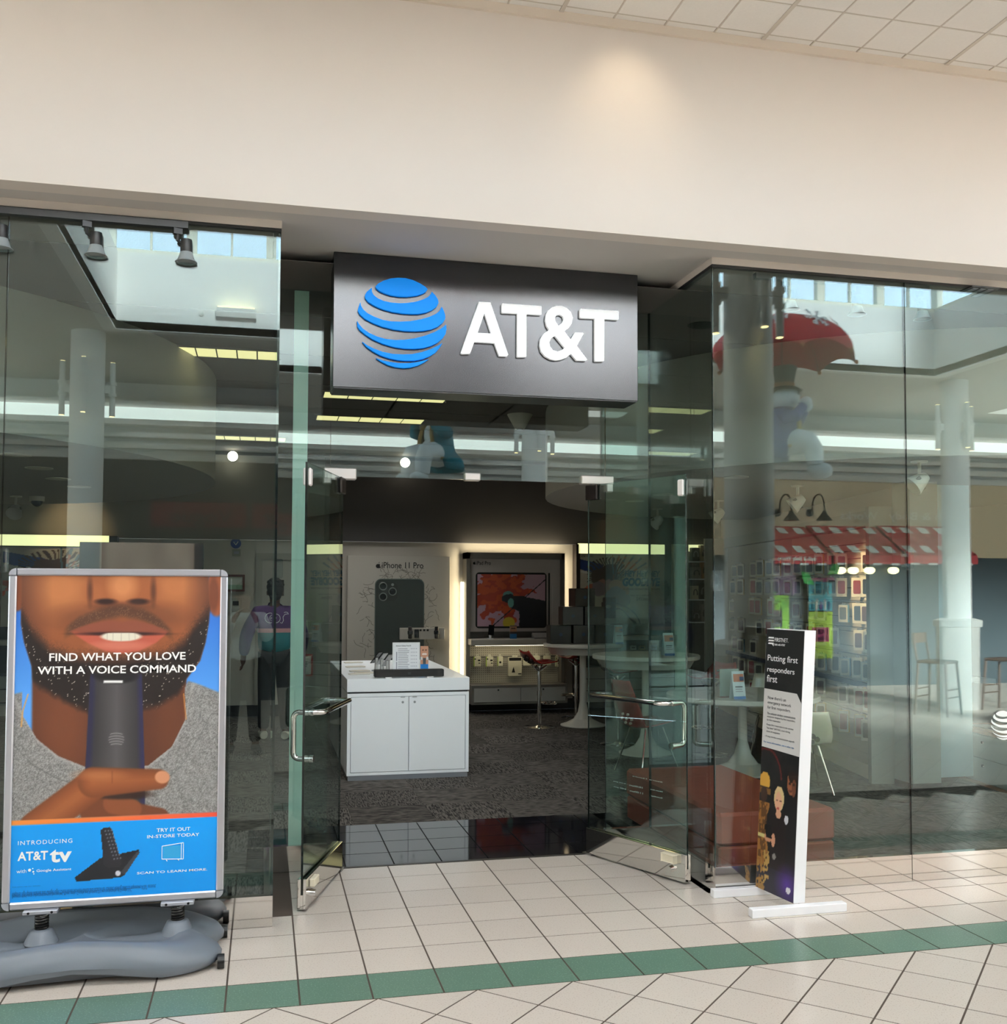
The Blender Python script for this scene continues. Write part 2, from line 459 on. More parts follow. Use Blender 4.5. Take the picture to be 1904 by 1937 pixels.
# ends of the concourse
for i, x in enumerate((XL, XR)):
    w = struct('wall_%s' % ('west', 'east')[i]); bx('plaster', M_white, x-.1, YB-3, 0, x+.1, YF+.1, ZC+.1, w)

# ================================================================ the shop front glass
GT = 3.625
def pane(parent, x0, y0, x1, y1, z0, z1, name='glass'):
    """a vertical slab of glass, 12 mm, from (x0,y0) to (x1,y1)"""
    a, c = Vector((x0, y0, 0)), Vector((x1, y1, 0)); d = (c-a).normalized(); nn = Vector((-d.y, d.x, 0))*.006
    pts = [a-nn, c-nn, c+nn, a+nn]
    b = B(); v = [b.bm.verts.new((q.x, q.y, z)) for z in (z0, z1) for q in pts]
    fs = [(0, 1, 5, 4), (2, 3, 7, 6), (1, 2, 6, 5), (3, 0, 4, 7), (0, 3, 2, 1), (4, 5, 6, 7)]
    for k, f in enumerate(fs):
        F = b.bm.faces.new([v[i] for i in f]); F.material_index = 0 if k < 2 else 1
    return b.build(name, [M_glass, M_edge], parent)
def base_rail(parent, x0, y0, x1, y1):
    a, c = Vector((x0, y0, 0)), Vector((x1, y1, 0)); d = (c-a).normalized(); nn = Vector((-d.y, d.x, 0))
    b = B()
    for lo, hi, o0, o1 in ((0.002, .157, 0, .045),):
        b.prism([(p.x, p.y) for p in (a+nn*o0, c+nn*o0, c+nn*o1, a+nn*o1)], lo, hi, 'z')
    return b.build('base_rail', M_chrome, parent)
def clamp(parent, x, y, z, dx=.03):
    b = B()
    b.box(x-dx, y-.028, z-.06, x+dx, y-.008, z+.06, .006); b.box(x-dx, y+.008, z-.06, x+dx, y+.028, z+.06, .006)
    b.cyl((x-dx*.45, y-.03, z-.03), (x-dx*.45, y+.03, z-.03), .008, n=10); b.cyl((x-dx*.45, y-.03, z+.03), (x-dx*.45, y+.03, z+.03), .008, n=10)
    return b.build('glass_clamp', M_clear, parent)
yg = .764
GX = .20; GX2 = 2.66
fronts = [(-4.2, -2.55), (-2.548, -1.128), (-1.124, GX), (GX2, 3.928), (3.932, 5.26), (5.264, 6.8)]
for i, (a, c) in enumerate(fronts):
    w = struct('window_%d' % (i+1))
    pane(w, a, yg, c, yg, .150, GT)
    base_rail(w, a, .755, c, .755)
    if i in (2, 3, 4): clamp(w, {2: -1.126, 3: GX2+.02, 4: 3.93}[i], yg, {2: 1.87, 3: 1.79, 4: 1.92}[i])
w = struct('window_7'); pane(w, GX-.006, .772, GX-.006, 1.77, .150, GT); base_rail(w, GX, .80, GX, 1.77)
w = struct('window_8'); pane(w, GX2+.006, .772, GX2+.006, 1.77, .150, GT); base_rail(w, GX2+.045, .80, GX2+.045, 1.77)
HX, HX2 = .535, 2.350
DT = 2.445
w = struct('window_9'); pane(w, GX+.002, 1.776, HX-.003, 1.776, .15, GT); base_rail(w, GX, 1.768, HX+.0, 1.768); clamp(w, GX+.02, 1.776, 1.86)
w = struct('window_10'); pane(w, HX2+.003, 1.776, GX2, 1.776, .15, GT); base_rail(w, HX2, 1.768, GX2, 1.768); clamp(w, GX2-.02, 1.776, 1.83)
w = struct('window_11'); pane(w, HX, 1.776, HX2, 1.776, DT, GT)
def patch(parent, u0, v0, u1, v1, y, name='patch_fitting', mm=None):
    p, q = at(u0, v1, y=y), at(u1, v0, y=y)
    return bx(name, mm or M_clip, p.x, y-.02, p.z, q.x, y+.045, q.z, parent, .006)
patch(w, 612, 886, 674, 906, 1.765); patch(w, 611, 888, 627, 915, 1.768); patch(w, 878, 895, 908, 909, 1.765)
patch(w, 1098, 901, 1159, 916, 1.765); patch(w, 1145, 903, 1158, 931, 1.768)
# white stiffening post behind the left sidelight
bx('trim_1', mat('frosted_post', 'E8FFF6', .5), .302, 1.80, .15, .392, 1.83, GT)['kind'] = 'structure'

# ---- the two doors, standing open
def door(idx, hx, hy, tx, ty, inside):
    """hinge (hx,hy), free edge (tx,ty); inside = +1 if the shop face looks to +x"""
    dr = struct('door_%d' % idx, (hx, hy, 0)); L = math.hypot(tx-hx, ty-hy); dr.rotation_euler = (0, 0, math.atan2(ty-hy, tx-hx))
    s = inside                      # local y sign of the face that looks into the opening
    b = B(); v = []
    x0, x1 = .0, L
    pts = [(x0, -.006), (x1, -.006), (x1, .006), (x0, .006)]
    v = [b.bm.verts.new((px, py, z)) for z in (.09, 2.43) for px, py in pts]
    for k, f in enumerate([(0, 1, 5, 4), (2, 3, 7, 6), (1, 2, 6, 5), (3, 0, 4, 7), (0, 3, 2, 1), (4, 5, 6, 7)]):
        F = b.bm.faces.new([v[i] for i in f]); F.material_index = 0 if k < 2 else 1
    b.build('glass', [M_glass, M_edge], dr)
    b = B(); b.box(.0, -.024, .012, L+.004, -.0062, .175, .003); b.box(.0, .0062, .012, L+.004, .024, .175, .003); b.box(.0, -.022, .012, L, .022, .088)
    b.build('bottom_rail', M_chrome, dr)
    bx('pivot', M_brushed, -.03, -.03, .004, .06, .03, .011, dr)
    b = B(); b.box(-.01, -.022, 2.33, .10, -.0062, 2.43, .004); b.box(-.01, .0062, 2.33, .10, .022, 2.43, .004); b.build('top_patch', mat('dark_bronze', '3A3230', .3, .6), dr)
    b = B(); b.box(L-.055, -.022, 2.30, L-.004, -.0062, 2.40, .008); b.box(L-.055, .0062, 2.30, L-.004, .022, 2.40, .008); b.build('lock_patch', mat('pale_patch', 'EDE9E6', .4), dr)
    b = B(); b.cyl((L-.10, s*.024, .075), (L-.10, s*.05, .075), .022, .016, 14); b.build('lock_cylinder', M_chrome, dr, True)
    b = B(); b.box(L-.16, s*.024, .115, L-.06, s*.055, .16, .004); b.build('rubber_stop', mat('cream_rubber', 'E8DFC6', .6), dr)
    b = B(); zh = 1.055; zl = .80; r = .0155; o = s*.085; xe = L-.10
    b.tube([(.14, o, zh), (.12, o*.8, zh), (.11, 0, zh)], r, 12)
    b.tube([(.12, o, zh)]+[(.14+k*(xe-.22)/6, o, zh) for k in range(7)]+[(xe-.035, o*.96, zh), (xe-.012, o*.75, zh), (xe, o*.4, zh), (xe, 0, zh)], r, 12)
    b.build('push_bar', M_chrome, dr, True)
    b = B(); pts = [(xe, 0, zh), (xe, -o*.5, zh)]
    for k in range(7):
        a = k*PI/12; pts.append((xe, -o*(.62+.38*math.sin(a)), zh-.035*(1-math.cos(a))))
    for k in range(7):
        a = PI/2-k*PI/12; pts.append((xe, -o*(.62+.38*math.sin(a)), zl+.035*(1-math.cos(a))))
    pts += [(xe, -o*.4, zl), (xe, o*.35, zl)]
    b.tube(pts, r, 12); b.cyl((xe, o*.1, zl), (xe, o*.36, zl), .02, n=14); b.cyl((xe, s*.012, zh), (xe, s*.03, zh), .02, n=14)
    b.build('pull_handle', M_chrome, dr, True)
    return dr
d1 = door(1, .608, 1.757, .355, .965, 1)
d2 = door(2, 2.237, 1.783, 2.591, .99, -1)
bx('trim_2', mat('threshold_steel', '55524F', .35, .8), GX, 1.775, -.02, GX2, 1.80, .003)['kind'] = 'structure'

# ================================================================ the shop room
SX0, SX1, SY1 = -4.6, 8.2, 9.7
ZI = 3.62
fs = struct('floor_1')
bx('screed', mat('screed', '1B1A1A', .9), SX0, .80, -.06, SX1, SY1+.1, -.008, fs)
me_b = tilemesh('black_tile', T, T, M_btile); me_bs = tilemesh('black_tile_edge', T, .22, M_btile)
for j in range(0, 9):
    for r in range(3): inst(me_b, 'black_tile', fs, ((j+.65)*T, 1.80+(r+.5)*T, 0))
    inst(me_bs, 'black_tile_edge', fs, ((j+.65)*T, 1.80+3*T+.11, 0))
m = mat('carpet', '4A4643', .95); nt = m.node_tree; p = nt.nodes['Principled BSDF']; p.inputs['Specular IOR Level'].default_value = .1
tc = nt.nodes.new('ShaderNodeTexCoord'); mp = nt.nodes.new('ShaderNodeMapping'); mp.inputs['Scale'].default_value = (13, 95, 1)
oi = nt.nodes.new('ShaderNodeObjectInfo'); ad = nt.nodes.new('ShaderNodeVectorMath'); ad.operation = 'ADD'
sc = nt.nodes.new('ShaderNodeMath'); sc.operation = 'MULTIPLY'; sc.inputs[1].default_value = 40
nt.links.new(oi.outputs['Random'], sc.inputs[0]); nt.links.new(tc.outputs['Object'], ad.inputs[0]); nt.links.new(sc.outputs[0], ad.inputs[1])
nt.links.new(ad.outputs[0], mp.inputs[0])
no = nt.nodes.new('ShaderNodeTexNoise'); no.inputs['Scale'].default_value = 1; no.inputs['Detail'].default_value = 3
nt.links.new(mp.outputs[0], no.inputs['Vector'])
rp = nt.nodes.new('ShaderNodeValToRGB'); e = rp.color_ramp.elements
e[0].position = .38; e[0].color = (*lin('1E1B1A'), 1); e[1].position = .52; e[1].color = (*lin('55514D'), 1)
q2 = e.new(.7); q2.color = (*lin('67625C'), 1)
hs = nt.nodes.new('ShaderNodeHueSaturation'); mr = nt.nodes.new('ShaderNodeMapRange'); mr.inputs['To Min'].default_value = .8; mr.inputs['To Max'].default_value = 1.15
nt.links.new(no.outputs['Fac'], rp.inputs[0]); nt.links.new(oi.outputs['Random'], mr.inputs[0]); nt.links.new(mr.outputs[0], hs.inputs['Value'])
nt.links.new(rp.outputs[0], hs.inputs['Color']); nt.links.new(hs.outputs[0], p.inputs['Base Color'])
CT = .6096
def cmesh(w, d):
    b = B(); b.box(-w/2+.0012, -d/2+.0012, -.008, w/2-.0012, d/2-.0012, 0); return b.mesh('carpet_tile', m)
me_ct, me_ch = cmesh(CT, CT), cmesh(CT, CT/2)
yc0 = 2.934
for i in range(20):
    x = .1975-7*CT+(i+.5)*CT
    for k in range(-4, 11):
        half = k == -4
        y = .8002+CT/4 if half else yc0+(k+.5)*CT
        if x > SX1 or x < SX0 or (y < yc0 and .1 < x < 2.4) or (x < -1.9 and y < 5) or y > SY1-.1: continue
        inst(me_ch if half else me_ct, 'carpet_tile', fs, (x, y, 0), (0, 0, PI*(k % 2) if half else ((i+k) % 2)*PI/2))
wb = struct('wall_back')
M_wall = mat('shop_wall_grey', 'B5B0A8', .8); M_bulk = mat('charcoal_paint', '4C4A4A', .75)
bx('plaster', M_wall, SX0, SY1, .15, SX1, SY1+.12, 2.40, wb)
bx('bulkhead', M_bulk, .95, SY1-.06, 2.405, SX1, SY1+.12, ZI, wb)
bx('bulkhead_left', mat('mid_grey_paint', '8D8A86', .8), SX0, SY1-.02, 2.405, .95, SY1+.12, ZI, wb)
bx('shadow_gap', M_dark, SX0, SY1-.065, ZI-.06, SX1, SY1-.055, ZI-.02, wb)
bb = struct('baseboard_back'); bx('skirting', mat('black_skirting', '141313', .5), SX0, SY1-.015, 0, SX1, SY1+.12, .15, bb)
cs = struct('ceiling_1')
M_cei = mat('shop_ceiling', '756C68', .9, bump=(120, .2))
for k_, (xa, ya, xb, yb_) in enumerate(((SX0, .78, GX-.04, 1.84), (GX2+.04, .78, SX1, 1.84), (SX0, 1.84, SX1, SY1+.1))): bx('ceiling_board', M_cei, xa, ya, ZI, xb, yb_, ZI+.05, cs)
b = B()
for i in range(11): b.box(SX0+i*1.2-.012, 1.86, ZI-.004, SX0+i*1.2+.012, SY1-.07, ZI)
for i in range(7): b.box(SX0+.1, 2.4+i*1.2-.012, ZI-.004, SX1-.1, 1.2+i*1.2+.012, ZI)
b.build('ceiling_grid', mat('ceiling_grid_dark', '5E5754', .8), cs)
# curved hanging bulkheads left and right
M_drum = mat('drum_paint', 'A9A59D', .8)
for nm, cx in (('right', 6.2), ('left', -3.6)):
    w = struct('ceiling_%d' % (2 if nm == 'left' else 3)); b = B(); R0 = 3.3; n_ = 64
    pts = []
    for k in range(n_+1):
        a = 2*PI*k/n_; x, y = cx+R0*math.cos(a), 4.75+R0*1.03*math.sin(a)
        pts.append((min(max(x, SX0+.05), SX1-.05), y))
    pts = [p for i, p in enumerate(pts[:-1]) if i == 0 or (Vector(p)-Vector(pts[i-1])).length > 1e-4]
    b.prism(pts, 2.70, ZI, 'z'); b.build('drum', M_drum, w, True, 30)
# side walls
wr = struct('wall_right'); b = B(); b.prism([(5.80, 3.45), (6.92, 9.75), (7.1, 9.75), (5.98, 3.45)], 0, ZI, 'z'); b.build('plaster', M_wall, wr)
wq = struct('wall_east'); bx('plaster', mat('teal_grey_paint', '6E7573', .8), 8.1, .85, 0, 8.25, SY1, ZI, wq)
w_l = struct('wall_left'); bx('plaster', M_wall, SX0-.1, .85, 0, SX0+.02, SY1, ZI, w_l)
# ================================================================ what the glass mirrors: the far side of the concourse
wbk = struct('wall_far')
M_far = mat('far_wall_white', 'DAD6CF', .8); M_fard = mat('far_wall_dark', '3B3A39', .8)
bx('upper_wall', M_far, XL, YB-.1, 3.75, XR, YB, ZC+.1, wbk)
bx('dark_front', M_fard, XL, YB-.1, 0, 5.2, YB, 3.75, wbk)
bx('sand_front', mat('sand_paint', 'CDB899', .8), 5.2, YB-.1, 2.35, XR, YB, 3.75, wbk)
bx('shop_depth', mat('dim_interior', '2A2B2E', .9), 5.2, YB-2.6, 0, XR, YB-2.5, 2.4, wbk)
b = B()
for i, (z0, z1, d) in enumerate(((3.70, 3.80, .10), (3.86, 3.95, .16), (4.02, 4.10, .22))): b.box(XL, YB, z0, XR, YB+d, z1)
b.build('moulding', mat('moulding_grey', 'B9B6B0', .6), wbk)
t = struct('trim_3'); bx('cove_light_shield', M_white, XL, YB+.02, 4.46, XR, YB+.62, 4.50, t); bx('cove_lens', mat('cove_lens', 'F4F7F2', .5, emit=5), XL, YB+.02, 4.28, XR, YB+.30, 4.46, t)  # top board added as a shield to keep lens light off the ceiling
bx('cove_lip', M_white, XL, YB+.02, 4.20, XR, YB+.32, 4.28, t)

# round columns along the light well, with three up-and-down sconces each
M_col = mat('column_white', 'EFEDE8', .5)
M_sc = mat('sconce_white', 'E8E6E0', .4); M_scl = mat('sconce_lens', 'FFE0A0', .5, emit=14)
def sconce_meshes():
    b = B(); b.cyl((0, 0, -.33), (0, 0, .33), .034, n=14)
    for z in (-.07, .07): b.cyl((0, 0, z-.02), (0, 0, z+.02), .05, n=14)
    body = b.mesh('sconce_body', M_sc, True)
    b = B(); b.box(-.09, -.035, -.05, -.02, .035, .05); arm = b.mesh('bracket', M_sc)
    b = B(); b.cyl((0, 0, .331), (0, 0, .336), .028, n=12); lens = b.mesh('upper_lens', M_scl)
    b = B(); b.cyl((0, 0, -.336), (0, 0, -.331), .028, n=12); lens2 = b.mesh('lower_lens', M_scl)
    return body, arm, lens, lens2
ME_SC = sconce_meshes()
def column(x, y, idx, facing, glow):
    c = struct('wall_column_%d' % idx, (x, y, 0))
    b = B(); b.lathe([(.2, 1.28), (.2, ZC+.02)], 32); b.build('shaft', M_col, c, True)
    b = B(); b.lathe([(.0, 0), (.30, 0), (.30, 1.20), (.34, 1.21), (.34, 1.30), (.24, 1.33), (.0, 1.33)], 32); b.build('pedestal', M_col, c, True, 30)
    for k, a in enumerate(facing):
        where = ('facing the shop', 'on the left side', 'on the right side')[k]
        s = thing('wall_sconce', 'white twin-tube wall sconce %s of %s round white column' % (where, CNAMES[idx-1]), 'lamp', (x+.29*math.cos(a), y+.29*math.sin(a), 4.18), a, 'sconces on the concourse columns')
        for me, nm in zip(ME_SC, ('tube', 'bracket', 'upper_lens', 'lower_lens')): inst(me, nm, s)
        if glow:
            for dz, tz in ((.42, 6), (-.42, 0)):
                l = lamp('sconce_glow', 'SPOT', (x+.29*math.cos(a), y+.29*math.sin(a), 4.18+dz*.84), 9, (1, .78, .40), (x+.16*math.cos(a), y+.16*math.sin(a), 4.18+(1.2 if dz > 0 else -1.2)), .03)
                l.data.spot_size = 1.5; l.data.spot_blend = .8
CNAMES = ['the nearest', 'the far left', 'the far middle', 'the far right', 'the near left', 'the near right']
A3 = (PI/2, PI, 0)
column(4.02, -1.48, 1, (PI/2, PI, 0), True)
column(-2.0, -7.05, 2, A3, False); column(4.20, -6.98, 3, A3, False); column(10.2, -7.05, 4, A3, False)
column(-2.1, -1.48, 5, A3, False); column(10.2, -1.48, 6, A3, False)

# wall light on the far wall of the well, seen in the left pane
p = atm(447, 597, WY0)
s = thing('wall_light', 'white half-round wall light with yellow glowing top on the light well wall', 'lamp', (p.x, WY0, p.z))
b = B(); b.prism([(0, -.07), (.12, -.05), (.15, 0), (.15, .06), (0, .06)], -.24, .24, 'x'); b.build('shade', M_sc, s)
bx('lens', mat('warm_lens', 'FFF0B0', .5, emit=9), -.22, .01, .062, .22, .14, .075, s)
b = B(); b.sph((-.42, .02, 0), .035, 10); b.build('sensor', M_sc, s, True)

# --- left: dark shop front with a red sign band
def lett(sx, body, u0, v0, u1, v1, y, m, parent, bold=.012, shear=0):
    """real lettering on the far wall, placed by where its mirror image stands"""
    a, c = atm(u1, v1, y), atm(u0, v0, y)          # mirrored: the right end in the image is the left end of the word
    x1, x0 = max(a.x, c.x), min(a.x, c.x)
    return text(body, m, (x1, y+.006, a.z), x1-x0, c.z-a.z, parent, bold, ux=(-1, 0, 0), ext=.008, shear=shear)
a, c = atm(284, 1006, YB), atm(640, 940, YB)
sg = thing('fascia_sign', 'dark red shop sign with the word Vogue on the dark front across the concourse', 'sign', ((a.x+c.x)/2, YB, a.z))
zc = atm(284, 1006, YB).z; zt = atm(284, 942, YB).z
M_red = mat('dull_red_panel', '6E2A2A', .6); M_sgd = mat('sign_dark_letters', '2E3030', .5)
sg.location = (0, 0, 0)
xs = atm(471, 970, YB).x
bx('sign_panel', M_red, a.x, YB+.005, zc+.08, xs-.04, YB+.05, zt-.05, sg); bx('sign_panel', M_red, xs+.04, YB+.005, zc+.08, c.x+.6, YB+.05, zt-.05, sg)
b = B(); b.box(a.x-.1, YB+.001, zc, c.x+.7, YB+.04, zc+.08); b.box(a.x-.1, YB+.001, zt-.05, c.x+.7, YB+.09, zt+.04); b.box(xs-.04, YB+.001, zc, xs+.04, YB+.06, zt); b.box(a.x-.1, YB+.001, zc, a.x, YB+.06, zt)
b.build('sign_frame', M_fard, sg)
lett(0, 'Vogue', 322, 963, 440, 997, YB+.05, M_sgd, sg); lett(0, 'our', 496, 972, 548, 993, YB+.05, M_sgd, sg)
bx('door_90', mat('far_shutter', '4A4B4C', .5, .3), -7, YB-.02, 0, 4.6, YB+.03, 2.5)['kind'] = 'structure'

# --- right: shop with striped awnings
lett(0, 'Works', 1589, 967, 1660, 984, YB+.02, mat('cut_letter_cream', 'E8E0D0', .5), wbk); lett(0, 'Bath & Body', 1680, 968, 1814, 990, YB+.02, MATS['cut_letter_cream'], wbk)
M_gn = mat('gooseneck_dark', '3B3A36', .4, .5)
for k, u in enumerate((1470, 1531)):
    p = atm(u, 970, YB)
    g = thing('gooseneck_lamp', 'dark gooseneck sign lamp over the awnings, %s from the lettering' % ('second', 'first')[k], 'lamp', (p.x, YB+.002, p.z), 0, 'gooseneck lamps over the awnings')
    b = B(); pts = [(0, .02, 0), (0, .1, .05)]+[(0, .3-.2*math.cos(a), .1+.2*math.sin(a)) for a in [i*PI/8 for i in range(9)]]+[(0, .5, -.05)]
    b.tube(pts, .014, 8); b.build('arm', M_gn, g, True); b = B(); b.lathe([(.03, .05), (.05, 0), (.14, -.12), (.0, -.06)], 16, (0, .5, -.05)); b.build('shade', M_gn, g, True)
    b = B(); b.cyl((0, .001, 0), (0, .02, 0), .07, n=14); b.build('wall_plate', M_gn, g)
M_awr = mat('awning_red', 'C4464A', .8); M_aww = mat('awning_white', 'F0F2EC', .8); M_awl = mat('awning_letter', 'F2FFF6', .6)
YA = YB+.9
for k, (u0, u1) in enumerate(((1438, 1573), (1577, 1712), (1716, 1850))):
    a, c = atm(u0, 1066, YA), atm(u1, 1010, YB)
    c0 = atm(u1, 1066, YA)
    x0, x1 = min(a.x, c0.x), max(a.x, c0.x); zb = a.z; ztp = c.z+.12; zv = zb+.15
    aw = thing('awning', 'red awning with white checks across the concourse, %s' % ('with the shop name, above the green poster', 'between the named awning and the column', 'behind the white column')[k], 'awning', (x0, YB, zb), 0, 'red awnings across the concourse')
    w = x1-x0; d = .9
    b = B(); b.prism([(0, ztp-zb), (0, ztp-zb-.03), (d-.03, zv-zb-.02), (d-.03, 0), (d, 0), (d, zv-zb)], 0, w, 'x'); b.prism([(0, ztp-zb), (d, zv-zb), (d, 0), (0, .1)], 0, .01, 'x'); b.build('canopy', M_awr, aw)
    for q, (f0, f1) in enumerate(((.06, .27), (.70, .93))):
        for i in range(4):
            xa = (i+.2+(.25 if q else 0)*0)*w/4; xb = xa+w/8
            y0, y1 = f0*d, f1*d; z0 = (ztp-zb)+(zv-ztp)*f0+.006; z1 = (ztp-zb)+(zv-ztp)*f1+.006
            b = B(); b.quad((xa, y0, z0), (xb, y0, z0), (xb, y1, z1), (xa, y1, z1)); b.build('white_check', M_aww, aw)
    for i in range(4): bx('white_scallop', M_aww, (i+.2)*w/4, d+.001, -.02, (i+.2)*w/4+w/8, d+.006, .015, aw)
    if k == 0:
        o = text('Bath & Body Works', M_awl, (w*.78, d+.004, .03), w*.54, .10, aw, .015, ux=(-1, 0, 0), ext=.004)
# posters in the far shop windows
YP = YB-.12
bx('window_30', mat('far_window_dark', '2C3438', .3), 5.2, YB-.30, 0, XR, YB-.27, 2.38)['kind'] = 'structure'
def mposter(u0, v0, u1, v1, col, lab, emit=0, y=YP):
    a, c = atm(u0, v1, y), atm(u1, v0, y)
    t = thing('poster', lab, 'poster', ((a.x+c.x)/2, y, a.z))
    bx('sheet', mat('paper_'+col, col, .6), a.x-t.location.x, 0, 0, c.x-t.location.x, .012, c.z-a.z, t)
    return t, c.x-a.x, c.z-a.z
def ptext(t, W, H, body, fx0, fz0, fx1, fz1, m, bold=.02, shear=0):
    """fx from the left of the sheet as read"""
    return text(body, m, (W/2-fx0*W, .014, fz0*H), (fx1-fx0)*W, (fz1-fz0)*H, t, bold, ux=(-1, 0, 0), ext=.002, shear=shear)
K_w = mat('poster_white', 'EDEDE6', .6); K_k = mat('poster_black', '141416', .6); K_p = mat('poster_pink', 'E0379A', .6)
t, Wd, H = mposter(1437, 1068, 1506, 1124, '6A5470', 'purple window poster reading GET 20% OFF above the green poster')
ptext(t, Wd, H, 'GET', .40, .80, .62, .95, K_w); ptext(t, Wd, H, '20% OFF', .18, .55, .62, .75, K_w); ptext(t, Wd, H, 'Gold n', .12, .04, .98, .45, K_k, .01, .3)
t, Wd, H = mposter(1437, 1126, 1492, 1200, '8CC24A', 'leaf green window poster with a black label below the purple poster')
bx('label_panel', K_k, -.28*Wd, .012, .18*H, .26*Wd, .016, .62*H, t); ptext(t, Wd, H, 'ISLAND', .32, .42, .64, .52, K_w); ptext(t, Wd, H, 'MARGARITA', .28, .28, .68, .38, K_w)
b = B()
for i in range(40):
    x, z = RNG.uniform(-.48, .48)*Wd, RNG.uniform(.55, 1.0)*H; a = RNG.uniform(0, 6.3); r = RNG.uniform(.05, .12)
    b.quad((x, .0135, z), (x+r*math.cos(a+.4)*.6, .0135, z+r*math.sin(a+.4)*.6), (x+r*math.cos(a), .0135, z+r*math.sin(a)), (x+r*math.cos(a-.4)*.6, .0135, z+r*math.sin(a-.4)*.6))
o = b.build('printed_leaves', mat('leaf_ink', '4E8A2E', .6), t); o['kind'] = 'stuff'
t, Wd, H = mposter(1530, 1100, 1573, 1155, '5FC0CE', 'turquoise window poster reading BUY 3 GET 3 FREE')
ptext(t, Wd, H, 'BODY CARE', .25, .86, .72, .92, K_k); ptext(t, Wd, H, 'BUY 3 GET 3', .12, .76, .88, .84, K_k); ptext(t, Wd, H, 'FREE', .15, .55, .88, .73, K_k, .03)
for i, cc in enumerate(('2F7F8F', 'E8E4DC', '7A5AA0', 'E9EFEF', '2A5F80')):
    b = B(); x = (-.36+.18*i)*Wd; b.cyl((x, .02, .04*H), (x, .02, (.26+.1*(i % 2))*H), .055*Wd, n=10); b.cyl((x, .02, (.26+.1*(i % 2))*H), (x, .02, (.32+.1*(i % 2))*H), .03*Wd, n=10); b.build('printed_bottle', mat('bottle_'+cc, cc, .5), t)
t, Wd, H = mposter(1530, 1157, 1574, 1246, 'B8DA4C', 'lime green window poster with a magenta square under the turquoise one')
bx('magenta_square', mat('magenta', 'B02A62', .6), -.36*Wd, .012, .36*H, .34*Wd, .016, .66*H, t)
ptext(t, Wd, H, 'FREE', .2, .52, .8, .62, K_k, .03); ptext(t, Wd, H, '3 for 3', .2, .39, .8, .49, K_k, .03)
a, c = atm(1526, 1101, YP+.1), atm(1578, 1086, YP+.1)
t = thing('window_banner', 'black banner with pink script Fragrance between green leaves', 'banner', ((a.x+c.x)/2, YP+.1, a.z)); Wd, H = c.x-a.x, c.z-a.z
bx('banner_panel', K_k, -Wd/2, 0, 0, Wd/2, .012, H, t); ptext(t, Wd, H, 'Fragrance', .02, .05, 1.0, .62, K_p, .01, .25); ptext(t, Wd, H, 'NEW', .4, .68, .62, .95, K_w)
for sx, z in ((1, H*.9), (-1, -.05)):
    b = B(); b.prism([(sx*Wd*.25, z), (sx*Wd*.45, z+.22), (sx*Wd*.72, z+.24), (sx*Wd*.6, z+.02)], .013, .03, 'y'); b.build('leaf', mat('banner_green', '3CC25A', .6), t)
for i, u in enumerate((1590, 1614, 1645, 1690)):
    p = atm(u, 1079, YP-.05)
    g = thing('pendant_lamp', 'small warm pendant lamp in the far shop window, %s of the four from the banner' % ('first', 'second', 'third', 'fourth')[i], 'lamp', p, 0, 'pendant lamps in the far shop window')
    b = B(); b.sph((0, 0, 0), (.10, .1, .07), 12); b.build('globe', mat('warm_globe', 'FFE9B8', .5, emit=14), g, True)
    b = B(); b.cyl((0, 0, .06), (0, 0, .12), .05, n=10); b.cyl((0, 0, .12), (0, 0, 2.37-p.z), .008, n=6); b.build('stem', M_gn, g)

